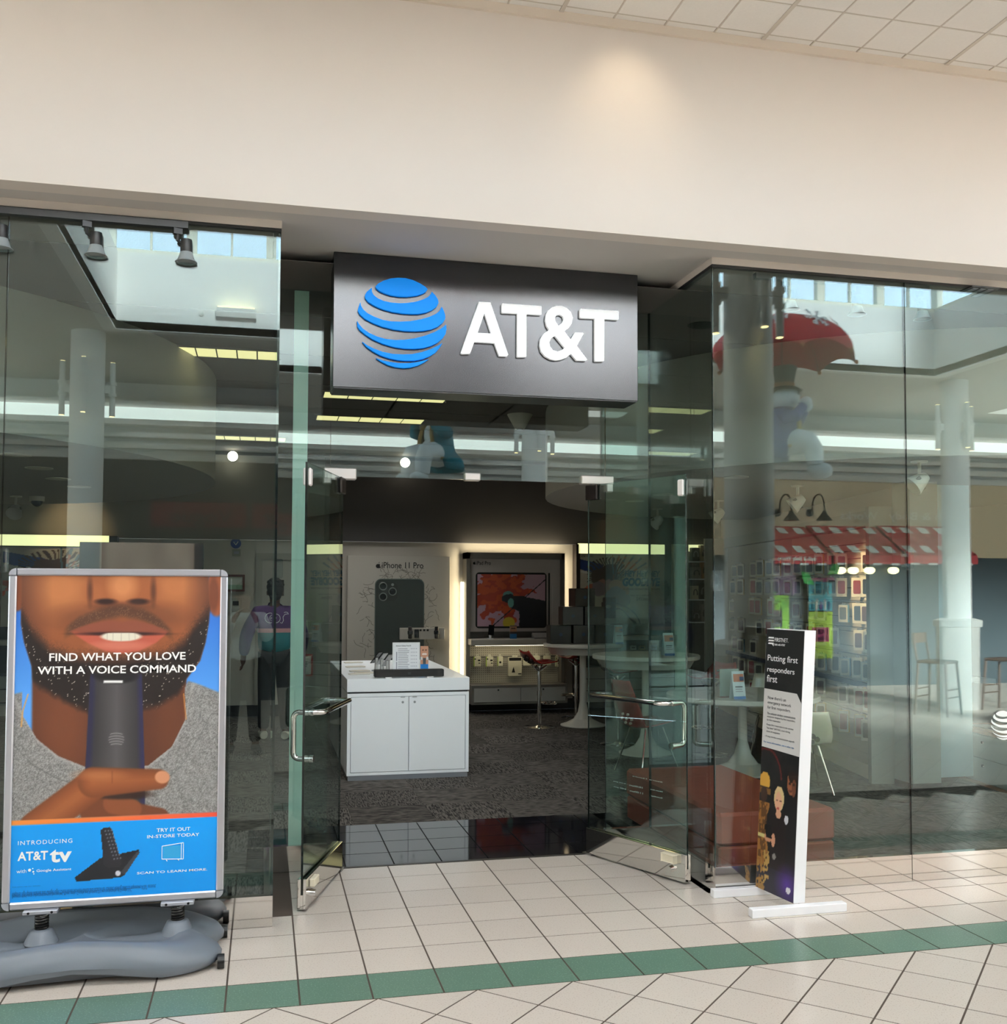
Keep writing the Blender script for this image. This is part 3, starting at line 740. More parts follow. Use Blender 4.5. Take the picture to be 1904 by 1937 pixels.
# --- hanging snowmen with umbrellas in the light well
M_snow = mat('snow_fibreglass', 'E4ECEE', .5); M_hat = mat('hat_black', '24282A', .6); M_band = mat('hat_band', 'C07A40', .6)
def snowman(cx, cy, cz, sc, rz, coat, trim, lab, umb, lab2):
    """seated figure, cz is the seat height"""
    t = thing('snowman_ornament', lab, 'decoration', (cx, cy, cz), rz, 'hanging snowmen in the light well'); t.scale = (sc,)*3
    Mc, Mt = mat('coat_'+coat, coat, .6), mat('trim_'+trim, trim, .6)
    b = B(); b.sph((0, 0, .10), (.25, .23, .22), 20); b.sph((0, 0, .34), (.2, .18, .2), 20); b.build('body', M_snow, t, True)
    b = B(); b.sph((0, 0, 0), .178, 22); b.sph((.10, -.12, -.03), .06, 12); b.sph((.10, .12, -.03), .06, 12); b.build('head', M_snow, t, True, loc=(.05, 0, .62))
    b = B(); b.lathe([(.0, .15), (.22, .13), (.235, .14), (.17, .17), (.115, .19), (.13, .30), (.165, .44), (.15, .455), (0, .44)], 24, (.03, 0, .60)); b.build('top_hat', M_hat, t, True, 35)
    b = B(); b.lathe([(.118, .19), (.126, .195), (.132, .235), (.122, .24)], 24, (.03, 0, .60)); b.build('hat_band', M_band, t, True)
    b = B(); b.cyl((.20, 0, .62), (.34, 0, .64), .032, .004, 10); b.build('carrot_nose', mat('carrot', 'D0703C', .6), t, True)
    for y in (-.06, .06): b = B(); b.sph((.20, y, .68), .02, 8); b.build('eye', M_hat, t, True)
    b = B(); b.tube([(.205, -.07, .565), (.222, -.03, .545), (.226, 0, .54), (.222, .03, .545), (.205, .07, .565)], .009, 6); b.build('mouth', M_hat, t, True)
    # tail coat, open at the front
    b = B(); n = 28; rows = []
    for z, r in ((.49, .15), (.42, .205), (.32, .235), (.2, .25), (.1, .275), (-.02, .30), (-.16, .32)):
        open_a = .5+.9*max(0, (.35-z))
        rows.append([b.bm.verts.new((r*math.cos(a)*(1 if z > .05 else 1.0)-(.12 if z < 0 else 0), r*.95*math.sin(a), z)) for a in [open_a+(2*PI-2*open_a)*k/n for k in range(n+1)]])
    for A, C in zip(rows, rows[1:]):
        for k in range(n): b.bm.faces.new((A[k], A[k+1], C[k+1], C[k]))
    o = b.build('coat', Mc, t, True); md = o.modifiers.new('s', 'SOLIDIFY'); md.thickness = .02
    b = B()
    for s in (1, -1):
        pts = []
        for z, r in ((.49, .15), (.42, .205), (.32, .235), (.2, .25), (.1, .275), (-.02, .30)):
            a = s*(.5+.9*max(0, .35-z)); pts.append((r*1.03*math.cos(a)-(.12 if z < 0 else 0), r*.98*math.sin(a), z))
        b = B(); b.tube(pts, .028, 8); b.build('coat_trim', Mt, t, True)
    pass
    for s in (1, -1):
        b = B(); b.tube([(0, s*.18, .42), (.06, s*.29, .34), (.18, s*.27, .36), (.27, s*.17, .50)], [.075, .085, .08, .06], 12); b.build('sleeve', Mc, t, True)
        b = B(); b.sph((.30, s*.14, .55), .078, 14); b.build('hand', M_snow, t, True)
        b = B(); b.tube([(.05, s*.12, .06), (.20, s*.14, .08), (.33, s*.15, .05), (.39, s*.15, -.06), (.40, s*.15, -.26)], [.12, .135, .13, .12, .10], 14); b.sph((.46, s*.15, -.32), (.16, .1, .09), 14); b.build('leg', M_snow, t, True)
    b = B(); b.lathe([(.12, .46), (.155, .475), (.155, .51), (.12, .52)], 20, (.02, 0, 0)); b.build('scarf', mat('scarf_purple', '5A3A70', .7), t, True)
    if not umb: return t
    Mr = mat('umbrella_red', 'C2222E', .6); Ms = mat('snowflake_white', 'F4F0F0', .6)
    u = thing('umbrella', lab2, 'umbrella', (cx, cy, cz+sc*1.09), .25, 'hanging umbrellas in the light well'); u.scale = (sc,)*3
    b = B(); n = 8; sub = 6; R = .95; Hh = .62; top = b.bm.verts.new((0, 0, Hh)); prev = None
    for i in range(1, 9):
        f = i/8; ring = []
        for k in range(n*sub):
            a = 2*PI*k/(n*sub); w_ = abs(math.sin(a*n/2))            # 0 at ribs
            rr = R*math.sin(f*PI/2)*(1-.07*w_*f); z = Hh*math.cos(f*PI/2*.96)+.10*w_*f**4
            ring.append(b.bm.verts.new((rr*math.cos(a), rr*math.sin(a), z)))
        for k in range(n*sub):
            j = (k+1) % (n*sub)
            b.bm.faces.new((top, ring[k], ring[j]) if prev is None else (prev[k], ring[k], ring[j], prev[j]))
        prev = ring
    b.build('canopy', Mr, u, True, 50)
    for k in range(n):
        b = B(); a = 2*PI*k/n
        b.tube([(R*math.sin(f*PI/2)*math.cos(a)*.985, R*math.sin(f*PI/2)*math.sin(a)*.985, Hh*math.cos(f*PI/2*.96)-.012) for f in (0, .25, .5, .75, 1)], .007, 6); b.build('rib', M_gn, u)
        b = B(); b.sph((R*math.cos(a)*1.02, R*math.sin(a)*1.02, .03), .03, 8); b.build('rib_tip', M_band, u, True)
        a2 = a+PI/n; f = .55; nrm = Vector((math.cos(a2)*.75, math.sin(a2)*.75, .66)).normalized()
        c0 = Vector((R*math.sin(f*PI/2)*math.cos(a2)*.955, R*math.sin(f*PI/2)*math.sin(a2)*.955, Hh*math.cos(f*PI/2*.96)+.02))+nrm*.012
        e1 = Vector((-math.sin(a2), math.cos(a2), 0)); e2 = nrm.cross(e1)
        b = B()
        for i in range(6):
            th = i*PI/3; d1 = e1*math.cos(th)+e2*math.sin(th); d2 = e1*-math.sin(th)+e2*math.cos(th)
            b.quad(c0+d2*.018, c0+d1*.17+d2*.012, c0+d1*.19, c0+d1*.17-d2*.012, c0-d2*.018)
            for g in (.07, .12):
                for sg_ in (1, -1): b.quad(c0+d1*g, c0+d1*(g+.05)+d2*sg_*.05, c0+d1*(g+.065)+d2*sg_*.03, c0+d1*(g+.025))
        o = b.build('snowflake', Ms, u)
    b = B(); b.lathe([(.0, .70), (.05, .69), (.1, .64), (.12, .61), (0, .60)], 16); b.build('finial', Ms, u, True)
    b = B(); b.cyl((0, 0, -.02), (0, 0, .62), .012, n=8); b.build('shaft', M_gn, u)
    b = B(); b.cyl((0, 0, .69), (0, 0, (ZT-cz-sc*1.09)/sc), .004, n=6); b.build('hanging_wire', M_gn, u)
    return t
p = atm(1481, 846, -4.6)
snowman(p.x, -4.6, p.z, .90, .55, '5B5F9A', 'D8B25A', 'seated snowman in a purple coat and black top hat hanging in the right pane', True, 'big red umbrella with white snowflakes above the purple-coated snowman')
p = atm(826, 868, -4.6, 1.77)
snowman(p.x, -4.6, p.z, .90, PI*.82, '1E7F92', 'C09A58', 'seated snowman in a turquoise coat seen above the doorway', True, 'red umbrella hanging above the turquoise-coated snowman')

# --- seats and tables on the concourse
M_chair = mat('chair_dark_wood', '4A3C34', .5); M_tbl = mat('table_grey', 'B9BDC0', .4)
def cafe_chair(x, y, rz, lab):
    c = thing('cafe_chair', lab, 'chair', (x, y, 0), rz, 'dark cafe chairs on the concourse')
    bx('seat', M_chair, -.21, -.21, .72, .21, .21, .76, c, .012)
    for sx in (-1, 1):
        for sy in (-1, 1):
            b = B(); b.tube([(sx*.19, sy*.19, .72), (sx*.24, sy*.23, 0)], [.02, .015], 8); b.build('leg', M_chair, c)
        b = B(); b.tube([(sx*.2, .2, .76), (sx*.2, .26, 1.12)], .016, 8); b.build('back_post', M_chair, c)
    for z in (.25, .36):
        for yy in (-.2, .22): b = B(); b.cyl((-.22, yy, z), (.22, yy, z), .011, n=6); b.build('stretcher', M_chair, c)
    bx('back_rail', M_chair, -.21, .235, 1.0, .21, .265, 1.14, c)
    return c
p = at(1775, 1352, z=0); cafe_chair(p.x, 1.51-p.y, 2.6, 'dark tall cafe chair mirrored below the white column')
p = at(1870, 1345, z=0); cafe_chair(p.x+.3, 1.51-p.y, -.4, 'dark tall cafe chair mirrored at the right edge of the photo')
p = at(1845, 1335, z=0)
t = thing('cafe_table', 'grey pedestal cafe table between the dark tall chairs', 'table', (p.x+.75, 1.51-p.y+.5, 0))
b = B(); b.lathe([(0, 1.0), (.38, 1.0), (.4, 1.015), (.38, 1.03), (0, 1.03)], 28); b.build('table_top', M_tbl, t, True, 30)
b = B(); b.lathe([(0, 0), (.26, 0), (.25, .02), (.05, .05), (.035, .2), (.035, 1.0), (0, 1.0)], 20); b.build('pedestal', M_chair, t, True, 30)
# recessed cans and a washer that warms the bulkhead
l = lamp('wall_washer', 'SPOT', (2.02, .06, ZC-.02), 9, (1, .80, .55), (2.05, .50, 4.35), .05); l.data.spot_size = 1.35; l.data.spot_blend = 1
# ================================================================ inside the shop
M_lam = mat('white_cabinet', 'F0F3F6', .35); M_lamd = mat('cabinet_side_taupe', 'A39A90', .5); M_kick = mat('kick_plate_grey', '6C7076', .5)
M_top = mat('counter_beige', 'CBBEA9', .35); M_lock = mat('lock_grey', '9A9C9E', .35, .6)
# ---- display counter by the door
c = thing('display_counter', 'white two-door display counter facing the open doorway', 'counter', (0, 0, 0))
X0, X1, Y0, Y1 = .886, 2.008, 4.67, 7.1
bx('kick_plate', M_kick, X0+.01, Y0+.004, 0, X1-.01, Y1-.05, .045, c)
b = B(); b.box(X0, Y0, .045, X0+.03, Y1, .785); b.box(X1-.03, Y0, .045, X1, Y1, .785); b.box(X0+.03, Y1-.03, .045, X1-.03, Y1, .785); b.box(X0+.03, Y0, .045, X1-.03, Y1-.03, .07); b.box(X0+.03, Y0, .755, X1-.03, Y0+.03, .785); b.box(X0+.03, Y0+.03, .07, X1-.03, Y0+.05, .755)
b.build('carcass', M_lam, c)
bx('shadow_gap', M_dark, X0+.01, Y0+.012, .785, X1-.01, Y1-.01, .80, c)
bx('top_slab', M_lam, X0-.004, Y0-.006, .80, X1+.004, Y1, .917, c, .003)
for i, (a, e) in enumerate(((X0+.034, 1.444), (1.450, X1-.034))):
    d = bx('door', M_lam, a, Y0-.001, .074, e, Y0+.026, .751, c, .002)
    lx = 1.39 if i == 0 else 1.50
    b = B(); b.cyl((lx, Y0-.004, .70), (lx, Y0+.001, .70), .011, n=14); b.build('lock', M_lock, d)
    bx('finger_pull', M_lock, lx-.02, Y0-.006, .744, lx+.02, Y0+.002, .750, d)
ZT_ = .918
a = at(707, 1281, z=ZT_); e = at(838, 1280, z=ZT_)
t = thing('soundbar', 'long black soundbar along the front edge of the white counter', 'speaker', ((a.x+e.x)/2, Y0+.09, ZT_)); L = 1.66-1.14
xa, xe = at(707, 1275, y=Y0+.09).x, at(838, 1275, y=Y0+.09).x; t.location.x = (xa+xe)/2; L = xe-xa
bx('body', M_black, -L/2, -.045, .008, L/2, .045, .075, t, .006); b = B()
for s in (-.3, .3): b.box(s*L-.03, -.047, 0, s*L+.03, .04, .009)
b.build('foot', mat('foot_white', 'D8D8D8', .4), t); bx('badge', mat('badge_grey', '35353A', .3), -.012, -.047, .03, .012, -.044, .05, t)
p, q = at(742, 1268, y=Y0+.25), at(794, 1215, y=Y0+.25)
t = thing('sign_holder', 'white framed price sheet standing behind the black soundbar', 'sign', ((p.x+q.x)/2, Y0+.25, ZT_)); w, h = q.x-p.x, q.z-ZT_
bx('backing', mat('acrylic_white', 'F1F3F4', .3), -w/2, 0, 0, w/2, .012, h, t); bx('foot', mat('acrylic_white', 'F1F3F4', .3), -w/2, -.03, 0, w/2, .06, .006, t)
bx('paper', mat('paper_white', 'F4F6FA', .6), -w*.44, -.002, h*.04, w*.44, -.0005, h*.96, t)
K_ink = mat('ink_dark', '3A3C48', .7); K_inkl = mat('ink_grey', '9A9CA8', .7)
text('Samsung Galaxy Note10', K_ink, (-w*.38, -.0035, h*.875), w*.55, h*.045, t, .02)
b = B()
for k in range(14):
    z = h*(.80-k*.052); b.box(-w*.30, -.003, z, w*RNG.uniform(.02, .12), -.0022, z+h*.016)
    if k % 2 == 0:
        for s in range(4): b.box(w*(.17+s*.065), -.003, z, w*(.195+s*.065), -.0022, z+h*.022)
b.box(-w*.37, -.003, h*.45, -w*.335, -.0022, h*.72); b.box(-w*.37, -.003, h*.10, -w*.335, -.0022, h*.42)
b.build('print', K_inkl, t)['kind'] = 'stuff'
p, q = at(795, 1266, y=Y0+.33), at(810, 1222, y=Y0+.33)
t = thing('photo_card', 'small card with a smiling face above a blue panel', 'card', ((p.x+q.x)/2, Y0+.33, ZT_)); w, h = q.x-p.x, q.z-ZT_
u, v = np.meshgrid(np.linspace(0, 1, 22), np.linspace(0, 1, 48)); I = np.zeros((48, 22, 3))+[205, 150, 120]
I[(v > .62)] = [30, 130, 210]; I[(abs(u-.5) < .2) & (v > .42) & (v < .62)] = [50, 60, 66]; I[(abs(v-.42) < .05) & (abs(u-.5) > .25)] = [220, 220, 216]
I[(((u-.5)/.33)**2+((v-.28)/.035)**2 < 1)] = [240, 225, 215]; I[(abs(v-.14) < .03) & (abs(abs(u-.5)-.2) < .1)] = [90, 55, 40]; I[((u-.5)**2+(v-.9)**2*4 < .02)] = [20, 90, 170]
bx('card', mat('card_white', 'E8E8E4', .6), -w/2, .001, 0, w/2, .006, h, t); sheet('print', w, h, I, (-w/2, 0, 0), (1, 0, 0), (0, 0, 1), None, t)
M_scr = mat('phone_glass', '101216', .1); M_alu = mat('phone_silver', 'C8CACC', .3, .7)
for i, (u0, v0, rz, lab) in enumerate(((712, 1262, .9, 'dark phone on a tilted stand, leftmost and highest on the counter'), (722, 1264, .8, 'silver phone on a tilted stand, second of three on the counter'), (733, 1266, .7, 'silver phone on a tilted stand nearest the price sheet'))):
    p = at(u0, v0, z=ZT_)
    y = Y0+.9-.22*i; p = at(u0, 1262, y=y)
    t = thing('display_phone', lab, 'phone', (p.x, y, ZT_), rz, 'phones on stands on the white counter')
    m4 = Matrix.Translation((0, 0, .13)) @ Matrix.Rotation(-.85, 4, 'X')
    b = B(); b.box(-.036, -.075, 0, .036, .075, .008, .002); b.xf(m4); b.build('body', M_scr if i == 0 else M_alu, t)
    b = B(); b.box(-.032, -.068, .0082, .032, .068, .0088); b.xf(m4); b.build('screen', M_scr if i == 0 else mat('screen_grey', '8E949A', .2), t)
    b = B(); b.cyl((0, 0, 0), (0, 0, .13), .022, .016, 12); b.cyl((0, 0, 0), (0, 0, .01), .05, n=16); b.build('stand', M_alu, t, True)
for i in range(5):
    u0, v0 = ((668, 1254), (672, 1262), (680, 1270), (668, 1276), (690, 1274))[i]
    p = at(u0, v0, z=ZT_)
    t = thing('spec_plate', 'low clear-and-white spec plate on the counter, %s of five from the back' % ('first', 'second', 'third', 'fourth', 'fifth')[i], 'plate', (max(p.x, X0+.15), p.y, ZT_), .2, 'spec plates on the white counter')
    bx('plate', mat('plate_white', 'D8D2C6', .3), -.10, -.04, 0, .10, .04, .012, t, .004); bx('print', M_top, -.08, -.03, .012, .08, .03, .013, t)

# ---- big phone board on the back wall
YBD = 9.63
p, q = at(655, 1300, y=YBD), at(851, 1053, y=YBD)
t = thing('poster_board', 'large grey wall board showing the back of a dark green phone', 'poster', (0, YBD, 0)); 
t.location = ((p.x+q.x)/2, YBD, .30); w, h = q.x-p.x, q.z-.30
M_board = mat('board_grey', 'B9B5AC', .6); cx = t.location.x
bx('board', M_board, -w/2, 0, 0, w/2, .068, h, t, .004)
def L(u, v, y=None): 
    y = t.location.y if y is None else y
    g = at(u, v, y=y); return (g.x-t.location.x, g.z-t.location.z)
K_blk = mat('print_black', '141414', .6); M_gph = mat('print_green_black', '27302E', .35); M_gph2 = mat('print_green_edge', '55615D', .35)
def apple(m, O, s, par, ux=(1, 0, 0)):
    body = []
    for k in range(40):
        a = 2*PI*k/40; r = .44+.03*math.cos(2*a)-.05*math.cos(a-PI/2)**8
        body.append((r*math.cos(a)*.95, r*math.sin(a)))
    body = [(x, y) for x, y in body]
    body = [((.26+abs(.45-y)*.0) if (x > .28 and abs(y-.08) < .2) else x, y) for x, y in body]
    shapes('emblem', [[(x*s, y*s) for x, y in body]], m, O, ux, (0, 0, 1), par, .002)
    leaf = [(.02, .48), (.06, .62), (.2, .74), (.18, .6), (.1, .5)]
    shapes('emblem_leaf', [[(x*s, y*s) for x, y in leaf]], m, O, ux, (0, 0, 1), par, .002)
a, e = L(711, 1075), L(720, 1064); apple(K_blk, ((a[0]+e[0])/2, -.001, (a[1]+e[1])/2-.01), (e[1]-a[1])*.98, t)
a, e = L(722, 1074.8), L(800.5, 1064); text('iPhone 11 Pro', K_blk, (a[0], -.001, a[1]), e[0]-a[0], e[1]-a[1], t, .008, ext=.001)
def rrect(x0, z0, x1, z1, r, n=6):
    o = []
    for cx_, cz_, a0 in ((x1-r, z1-r, 0), (x0+r, z1-r, 90), (x0+r, z0+r, 180), (x1-r, z0+r, 270)):
        for k in range(n+1):
            a = math.radians(a0+90*k/n); o.append((cx_+r*math.cos(a), cz_+r*math.sin(a)))
    return o
a, e = L(708.8, 1094.5), L(801, 1300)
ph = B(); ph.prism([(x, max(z, .02)) for x, z in rrect(a[0], .02, e[0], a[1], .09)], -.010, -.001, 'y'); ph.build('phone_outline', M_gph2, t)
ph = B(); ph.prism(rrect(a[0]+.012, .03, e[0]-.012, a[1]-.012, .08), -.012, -.0101, 'y'); ph.build('phone_back', M_gph, t)
a, e = L(716, 1101), L(751, 1137); ph = B(); ph.prism(rrect(a[0], e[1], e[0], a[1], .07), -.016, -.012, 'y'); ph.build('camera_island', mat('print_island', '202825', .3), t)
for u0, v0 in ((724, 1109), (742, 1119), (724, 1129)):
    g = L(u0, v0); b = B(); b.tube([(g[0]+.052*math.cos(k*PI/10), -.017, g[1]+.052*math.sin(k*PI/10)) for k in range(20)], .007, 6, closed=True); b.build('lens_ring', mat('ring_grey', '6F7874', .3), t)
    b = B(); b.cyl((g[0], -.0165, g[1]), (g[0], -.012, g[1]), .046, n=20); b.build('lens', mat('lens_black', '0C0F10', .15), t)
g = L(742, 1106); b = B(); b.cyl((g[0], -.017, g[1]), (g[0], -.012, g[1]), .02, n=14); b.build('flash', mat('flash_grey', '7E8884', .4), t)
b = B()          # cracked plaster drawn round the phone
for side in range(90):
    k = side % 3; f = RNG.uniform(0, 1)
    if k == 0: g = L(705-RNG.uniform(0, 22), 1100+f*150)
    elif k == 1: g = L(803+RNG.uniform(0, 20), 1100+f*150)
    else: g = L(715+f*85, 1091-RNG.uniform(0, 10))
    x, z = g; a_ = RNG.uniform(0, 6.28); pts = [(x, z)]
    for i in range(RNG.integers(2, 6)):
        a_ += RNG.uniform(-.9, .9); x += .035*math.cos(a_); z += .035*math.sin(a_); pts.append((x, z))
    for (xa, za), (xb, zb) in zip(pts, pts[1:]):
        d = Vector((xb-xa, zb-za)).normalized(); nx, nz = -d.y*.0028, d.x*.0028
        b.quad((xa-nx, -.002, za-nz), (xb-nx, -.002, zb-nz), (xb+nx, -.002, zb+nz), (xa+nx, -.002, za+nz))
b.build('crack_print', mat('crack_ink', '6A665F', .7), t)['kind'] = 'stuff'
# watch display fixed in front of it
p, q = at(756, 1210, y=YBD-.06), at(841, 1187.5, y=YBD-.06)
t = thing('watch_display', 'slim pale wall display holding two black watches and a phone', 'display', ((p.x+q.x)/2, YBD-.012, p.z)); w, h = q.x-p.x, q.z-p.z
bx('panel', M_board, -w/2, -.05, 0, w/2, 0, h, t, .004)
for i, u0 in enumerate((775, 825)):
    x = at(u0, 1200, y=YBD-.06).x-t.location.x
    b = B(); b.box(x-.026, -.085, h*.08, x+.026, -.051, h*1.12, .008); b.box(x-.036, -.092, h*.42, x+.036, -.056, h*.80, .01); o = b.build('watch', M_black, t)
    b = B(); b.box(x-.025, -.0935, h*.48, x+.025, -.0921, h*.74); b.build('watch_face', M_scr, o)
x = at(787.5, 1200, y=YBD-.06).x-t.location.x; bx('phone', M_scr, x-.032, -.062, h*.15, x+.032, -.051, h*.88, t, .004)
b = B()
for i, u0 in enumerate((795, 802, 808.5)):
    x = at(u0, 1200, y=YBD-.06).x-t.location.x; b.box(x-.015, -.053, h*.72, x+.015, -.0505, h*.88)
b.build('icon_print', K_blk, t)

# ---- tablet bay: frame, poster, shelf, pegboard, drawers
M_bay = mat('bay_frame_grey', '77746F', .5); M_peg = mat('pegboard_paint', 'C6C2B6', .5); M_led = mat('led_warm', 'FFF0C8', .5, emit=7)
YBY = 9.40
t = thing('wall_bay', 'grey framed wall bay with a tablet poster, lit shelf, pegboard and drawers', 'display', (0, 0, 0))
fx0, fx1 = at(882, 1100, y=YBY).x, at(1068, 1100, y=YBY).x; fz = at(960, 1045.5, y=YBY).z
b = B(); b.box(fx0, YBY, .16, fx0+.055, 9.69, fz); b.box(fx1-.055, YBY, .16, fx1, 9.69, fz); b.box(fx0, YBY, fz-.09, fx1, 9.69, fz); b.box(fx0+.055, 9.60, .16, fx1-.055, 9.69, fz-.09); b.build('bay_frame', M_bay, t)
YP_ = 9.46
a, e = at(889, 1195, y=YP_), at(1060, 1057.5, y=YP_)
bx('poster_panel', mat('tablet_poster_grey', 'C0B9B8', .5), a.x, YP_, a.z, e.x, YP_+.02, e.z, t)
p, q = at(895, 1068.5, y=YP_), at(899, 1061.5, y=YP_); apple(K_blk, ((p.x+q.x)/2, YP_-.001, (p.z+q.z)/2-.004), (q.z-p.z)*.9, t)
p, q = at(900.5, 1068.5, y=YP_), at(928, 1061.5, y=YP_); text('iPad Pro', K_blk, (p.x, YP_-.001, p.z), q.x-p.x, q.z-p.z, t, .006, ext=.001)
p, q = at(899, 1188.5, y=YP_), at(1033, 1083.5, y=YP_)
b = B(); b.prism(rrect(p.x, p.z, q.x, q.z, .05), YP_-.012, YP_-.001, 'y'); tb = b.build('tablet_print', K_blk, t)
# generic paint-splash picture on the tablet screen
ny, nx = 96, 128; u, v = np.meshgrid(np.linspace(0, 1, nx), np.linspace(0, 1, ny))
def vnoise(u, v, f, seed):
    r = np.random.default_rng(seed); G = r.random((int(f)+3, int(f)+3)); x, y = u*f, v*f
    i, j = np.floor(x).astype(int), np.floor(y).astype(int)
    fx, fy = x-i, y-j; i, j = i % (G.shape[0]-1), j % (G.shape[1]-1); fx = fx*fx*(3-2*fx); fy = fy*fy*(3-2*fy)
    return (G[i, j]*(1-fx)+G[i+1, j]*fx)*(1-fy)+(G[i, j+1]*(1-fx)+G[i+1, j+1]*fx)*fy
nz = vnoise(u, v, 9, 3)*.6+vnoise(u, v, 22, 4)*.4
I = np.zeros((ny, nx, 3))+[196, 158, 178]
ang = np.arctan2(v-.35, u-.35); R_ = np.hypot(u-.35, (v-.35)*.9)
I[R_ < .43+.12*np.sin(ang*9+nz*5)+.10*(nz-.5)] = [176, 62, 40]
I[(R_ < .43+.12*np.sin(ang*9+nz*5)+.1*(nz-.5)) & (nz > .56)] = [200, 84, 44]
I[(u-.45)**2/.006+(v-.4)**2/.006 < 1] = [104, 158, 150]
hd = (v > .38+.25*np.abs(u-.48)+.05*(nz-.5)) & (v < .53+.9*(u-.40)+.10*(nz-.5)) & (u > .36)
I[hd] = [28, 32, 40]; I[(v > .50+.16*(u-.6)) & (u > .60+.03*nz) & (v > .45)] = [24, 28, 36]
I[np.abs((v-.95)+(u-.26)*1.15) < .012] = [24, 28, 36]
I[((u-.46)**2/.008+(v-.93)**2/.012 < 1)] = [210, 186, 62]; I[(u-.49)**2/.002+(v-.55)**2/.008 < 1] = [110, 170, 160]
P2, Q2 = at(902, 1185, y=YP_), at(1030.5, 1087, y=YP_)
sheet('picture_print', Q2.x-P2.x, Q2.z-P2.z, I, (P2.x, YP_-.0135, P2.z), (1, 0, 0), (0, 0, 1), None, tb)
for u0, w_ in ((1038, .022), (1044.5, .006)):
    p, q = at(u0, 1189 if w_ > .01 else 1184, y=YP_), at(u0, 1084 if w_ > .01 else 1108, y=YP_); bx('stylus_print', K_blk if w_ > .01 else mat('stylus_white', 'DAD6D4', .5), p.x-w_/2, YP_-.006, p.z, p.x+w_/2, YP_-.001, q.z, t)
zs1, zs0 = at(960, 1209, y=9.15).z, at(960, 1221, y=9.15).z
sh = bx('shelf', mat('shelf_beige', 'C4BEB4', .45), fx0+.02, 9.15, zs0, fx1-.02, 9.60, zs1, t, .01)
bx('led_strip', M_led, fx0+.12, 9.32, zs0-.012, fx1-.30, 9.36, zs0-.002, t)
zp0 = at(960, 1292, y=9.58).z
pg = bx('pegboard', M_peg, fx0+.055, 9.575, zp0, fx1-.055, 9.60, zs0-.005, t)
b = B(); nxp = 44
for i in range(nxp):
    for k in range(17):
        x = fx0+.08+(fx1-fx0-.16)*i/(nxp-1); z = zp0+.03+(zs0-zp0-.06)*k/16; s = .0055
        b.quad((x-s, 9.5745, z-s), (x+s, 9.5745, z-s), (x+s, 9.5745, z+s), (x-s, 9.5745, z+s))
b.build('peg_holes', mat('hole_dark', '6B675E', .8), pg)['kind'] = 'stuff'
bx('hook_rail', M_bay, fx0+.055, 9.555, at(960, 1241.5, y=9.57).z-.008, fx1-.055, 9.575, at(960, 1241.5, y=9.57).z+.008, t)
dz1, dz0 = at(960, 1296, y=9.18).z, at(960, 1332, y=9.18).z; dx0, dx1 = at(892, 1310, y=9.18).x, at(1073, 1310, y=9.18).x
b = B(); b.box(dx0, 9.18, dz1-.035, dx1, 9.69, dz1); b.box(dx0, 9.18, dz0, dx1, 9.69, dz0+.03); b.box(dx0, 9.18, dz0+.03, dx0+.03, 9.69, dz1-.035); b.box(dx1-.03, 9.18, dz0+.03, dx1, 9.69, dz1-.035); b.build('drawer_case', M_bay, t)
xm = at(984.5, 1310, y=9.18).x
for a_, e_, k_ in ((dx0+.032, xm-.004, 942), (xm+.004, dx1-.032, 1027)):
    d = bx('drawer', mat('drawer_face', 'B7B6B2', .4), a_, 9.175, dz0+.033, e_, 9.60, dz1-.038, t, .002)
    x = at(k_, 1304, y=9.18).x; b = B(); b.cyl((x, 9.165, dz1-.065), (x, 9.176, dz1-.065), .012, n=10); b.build('lock', K_blk, d)
# warm light behind the bay
bx('trim_4', M_led, at(871.5, 1200, y=9.6).x, 9.60, at(876, 1288, y=9.6).z, at(880, 1200, y=9.6).x, 9.64, at(876, 1101, y=9.6).z)['kind'] = 'structure'
lamp('bay_glow', 'AREA', (fx0+.74, 9.55, fz+.03), 5, (1, .84, .55), (fx0+.74, 9.69, fz+.4), (1.5, .05))
lamp('bay_glow', 'AREA', (fx1+.05, 9.60, 1.7), 3, (1, .84, .55), (fx1+.4, 9.69, 1.7), (.05, 1.1))
lamp('bay_glow', 'AREA', (fx0-.06, 9.62, 1.4), 3, (1, .84, .55), (fx0-.4, 9.69, 1.4), (.05, 1.8))
bx('trim_5', mat('dark_post', '2A2220', .6), at(1086, 1100, y=9.6).x, 9.5, .15, at(1093, 1100, y=9.6).x, 9.69, 2.40)['kind'] = 'structure'
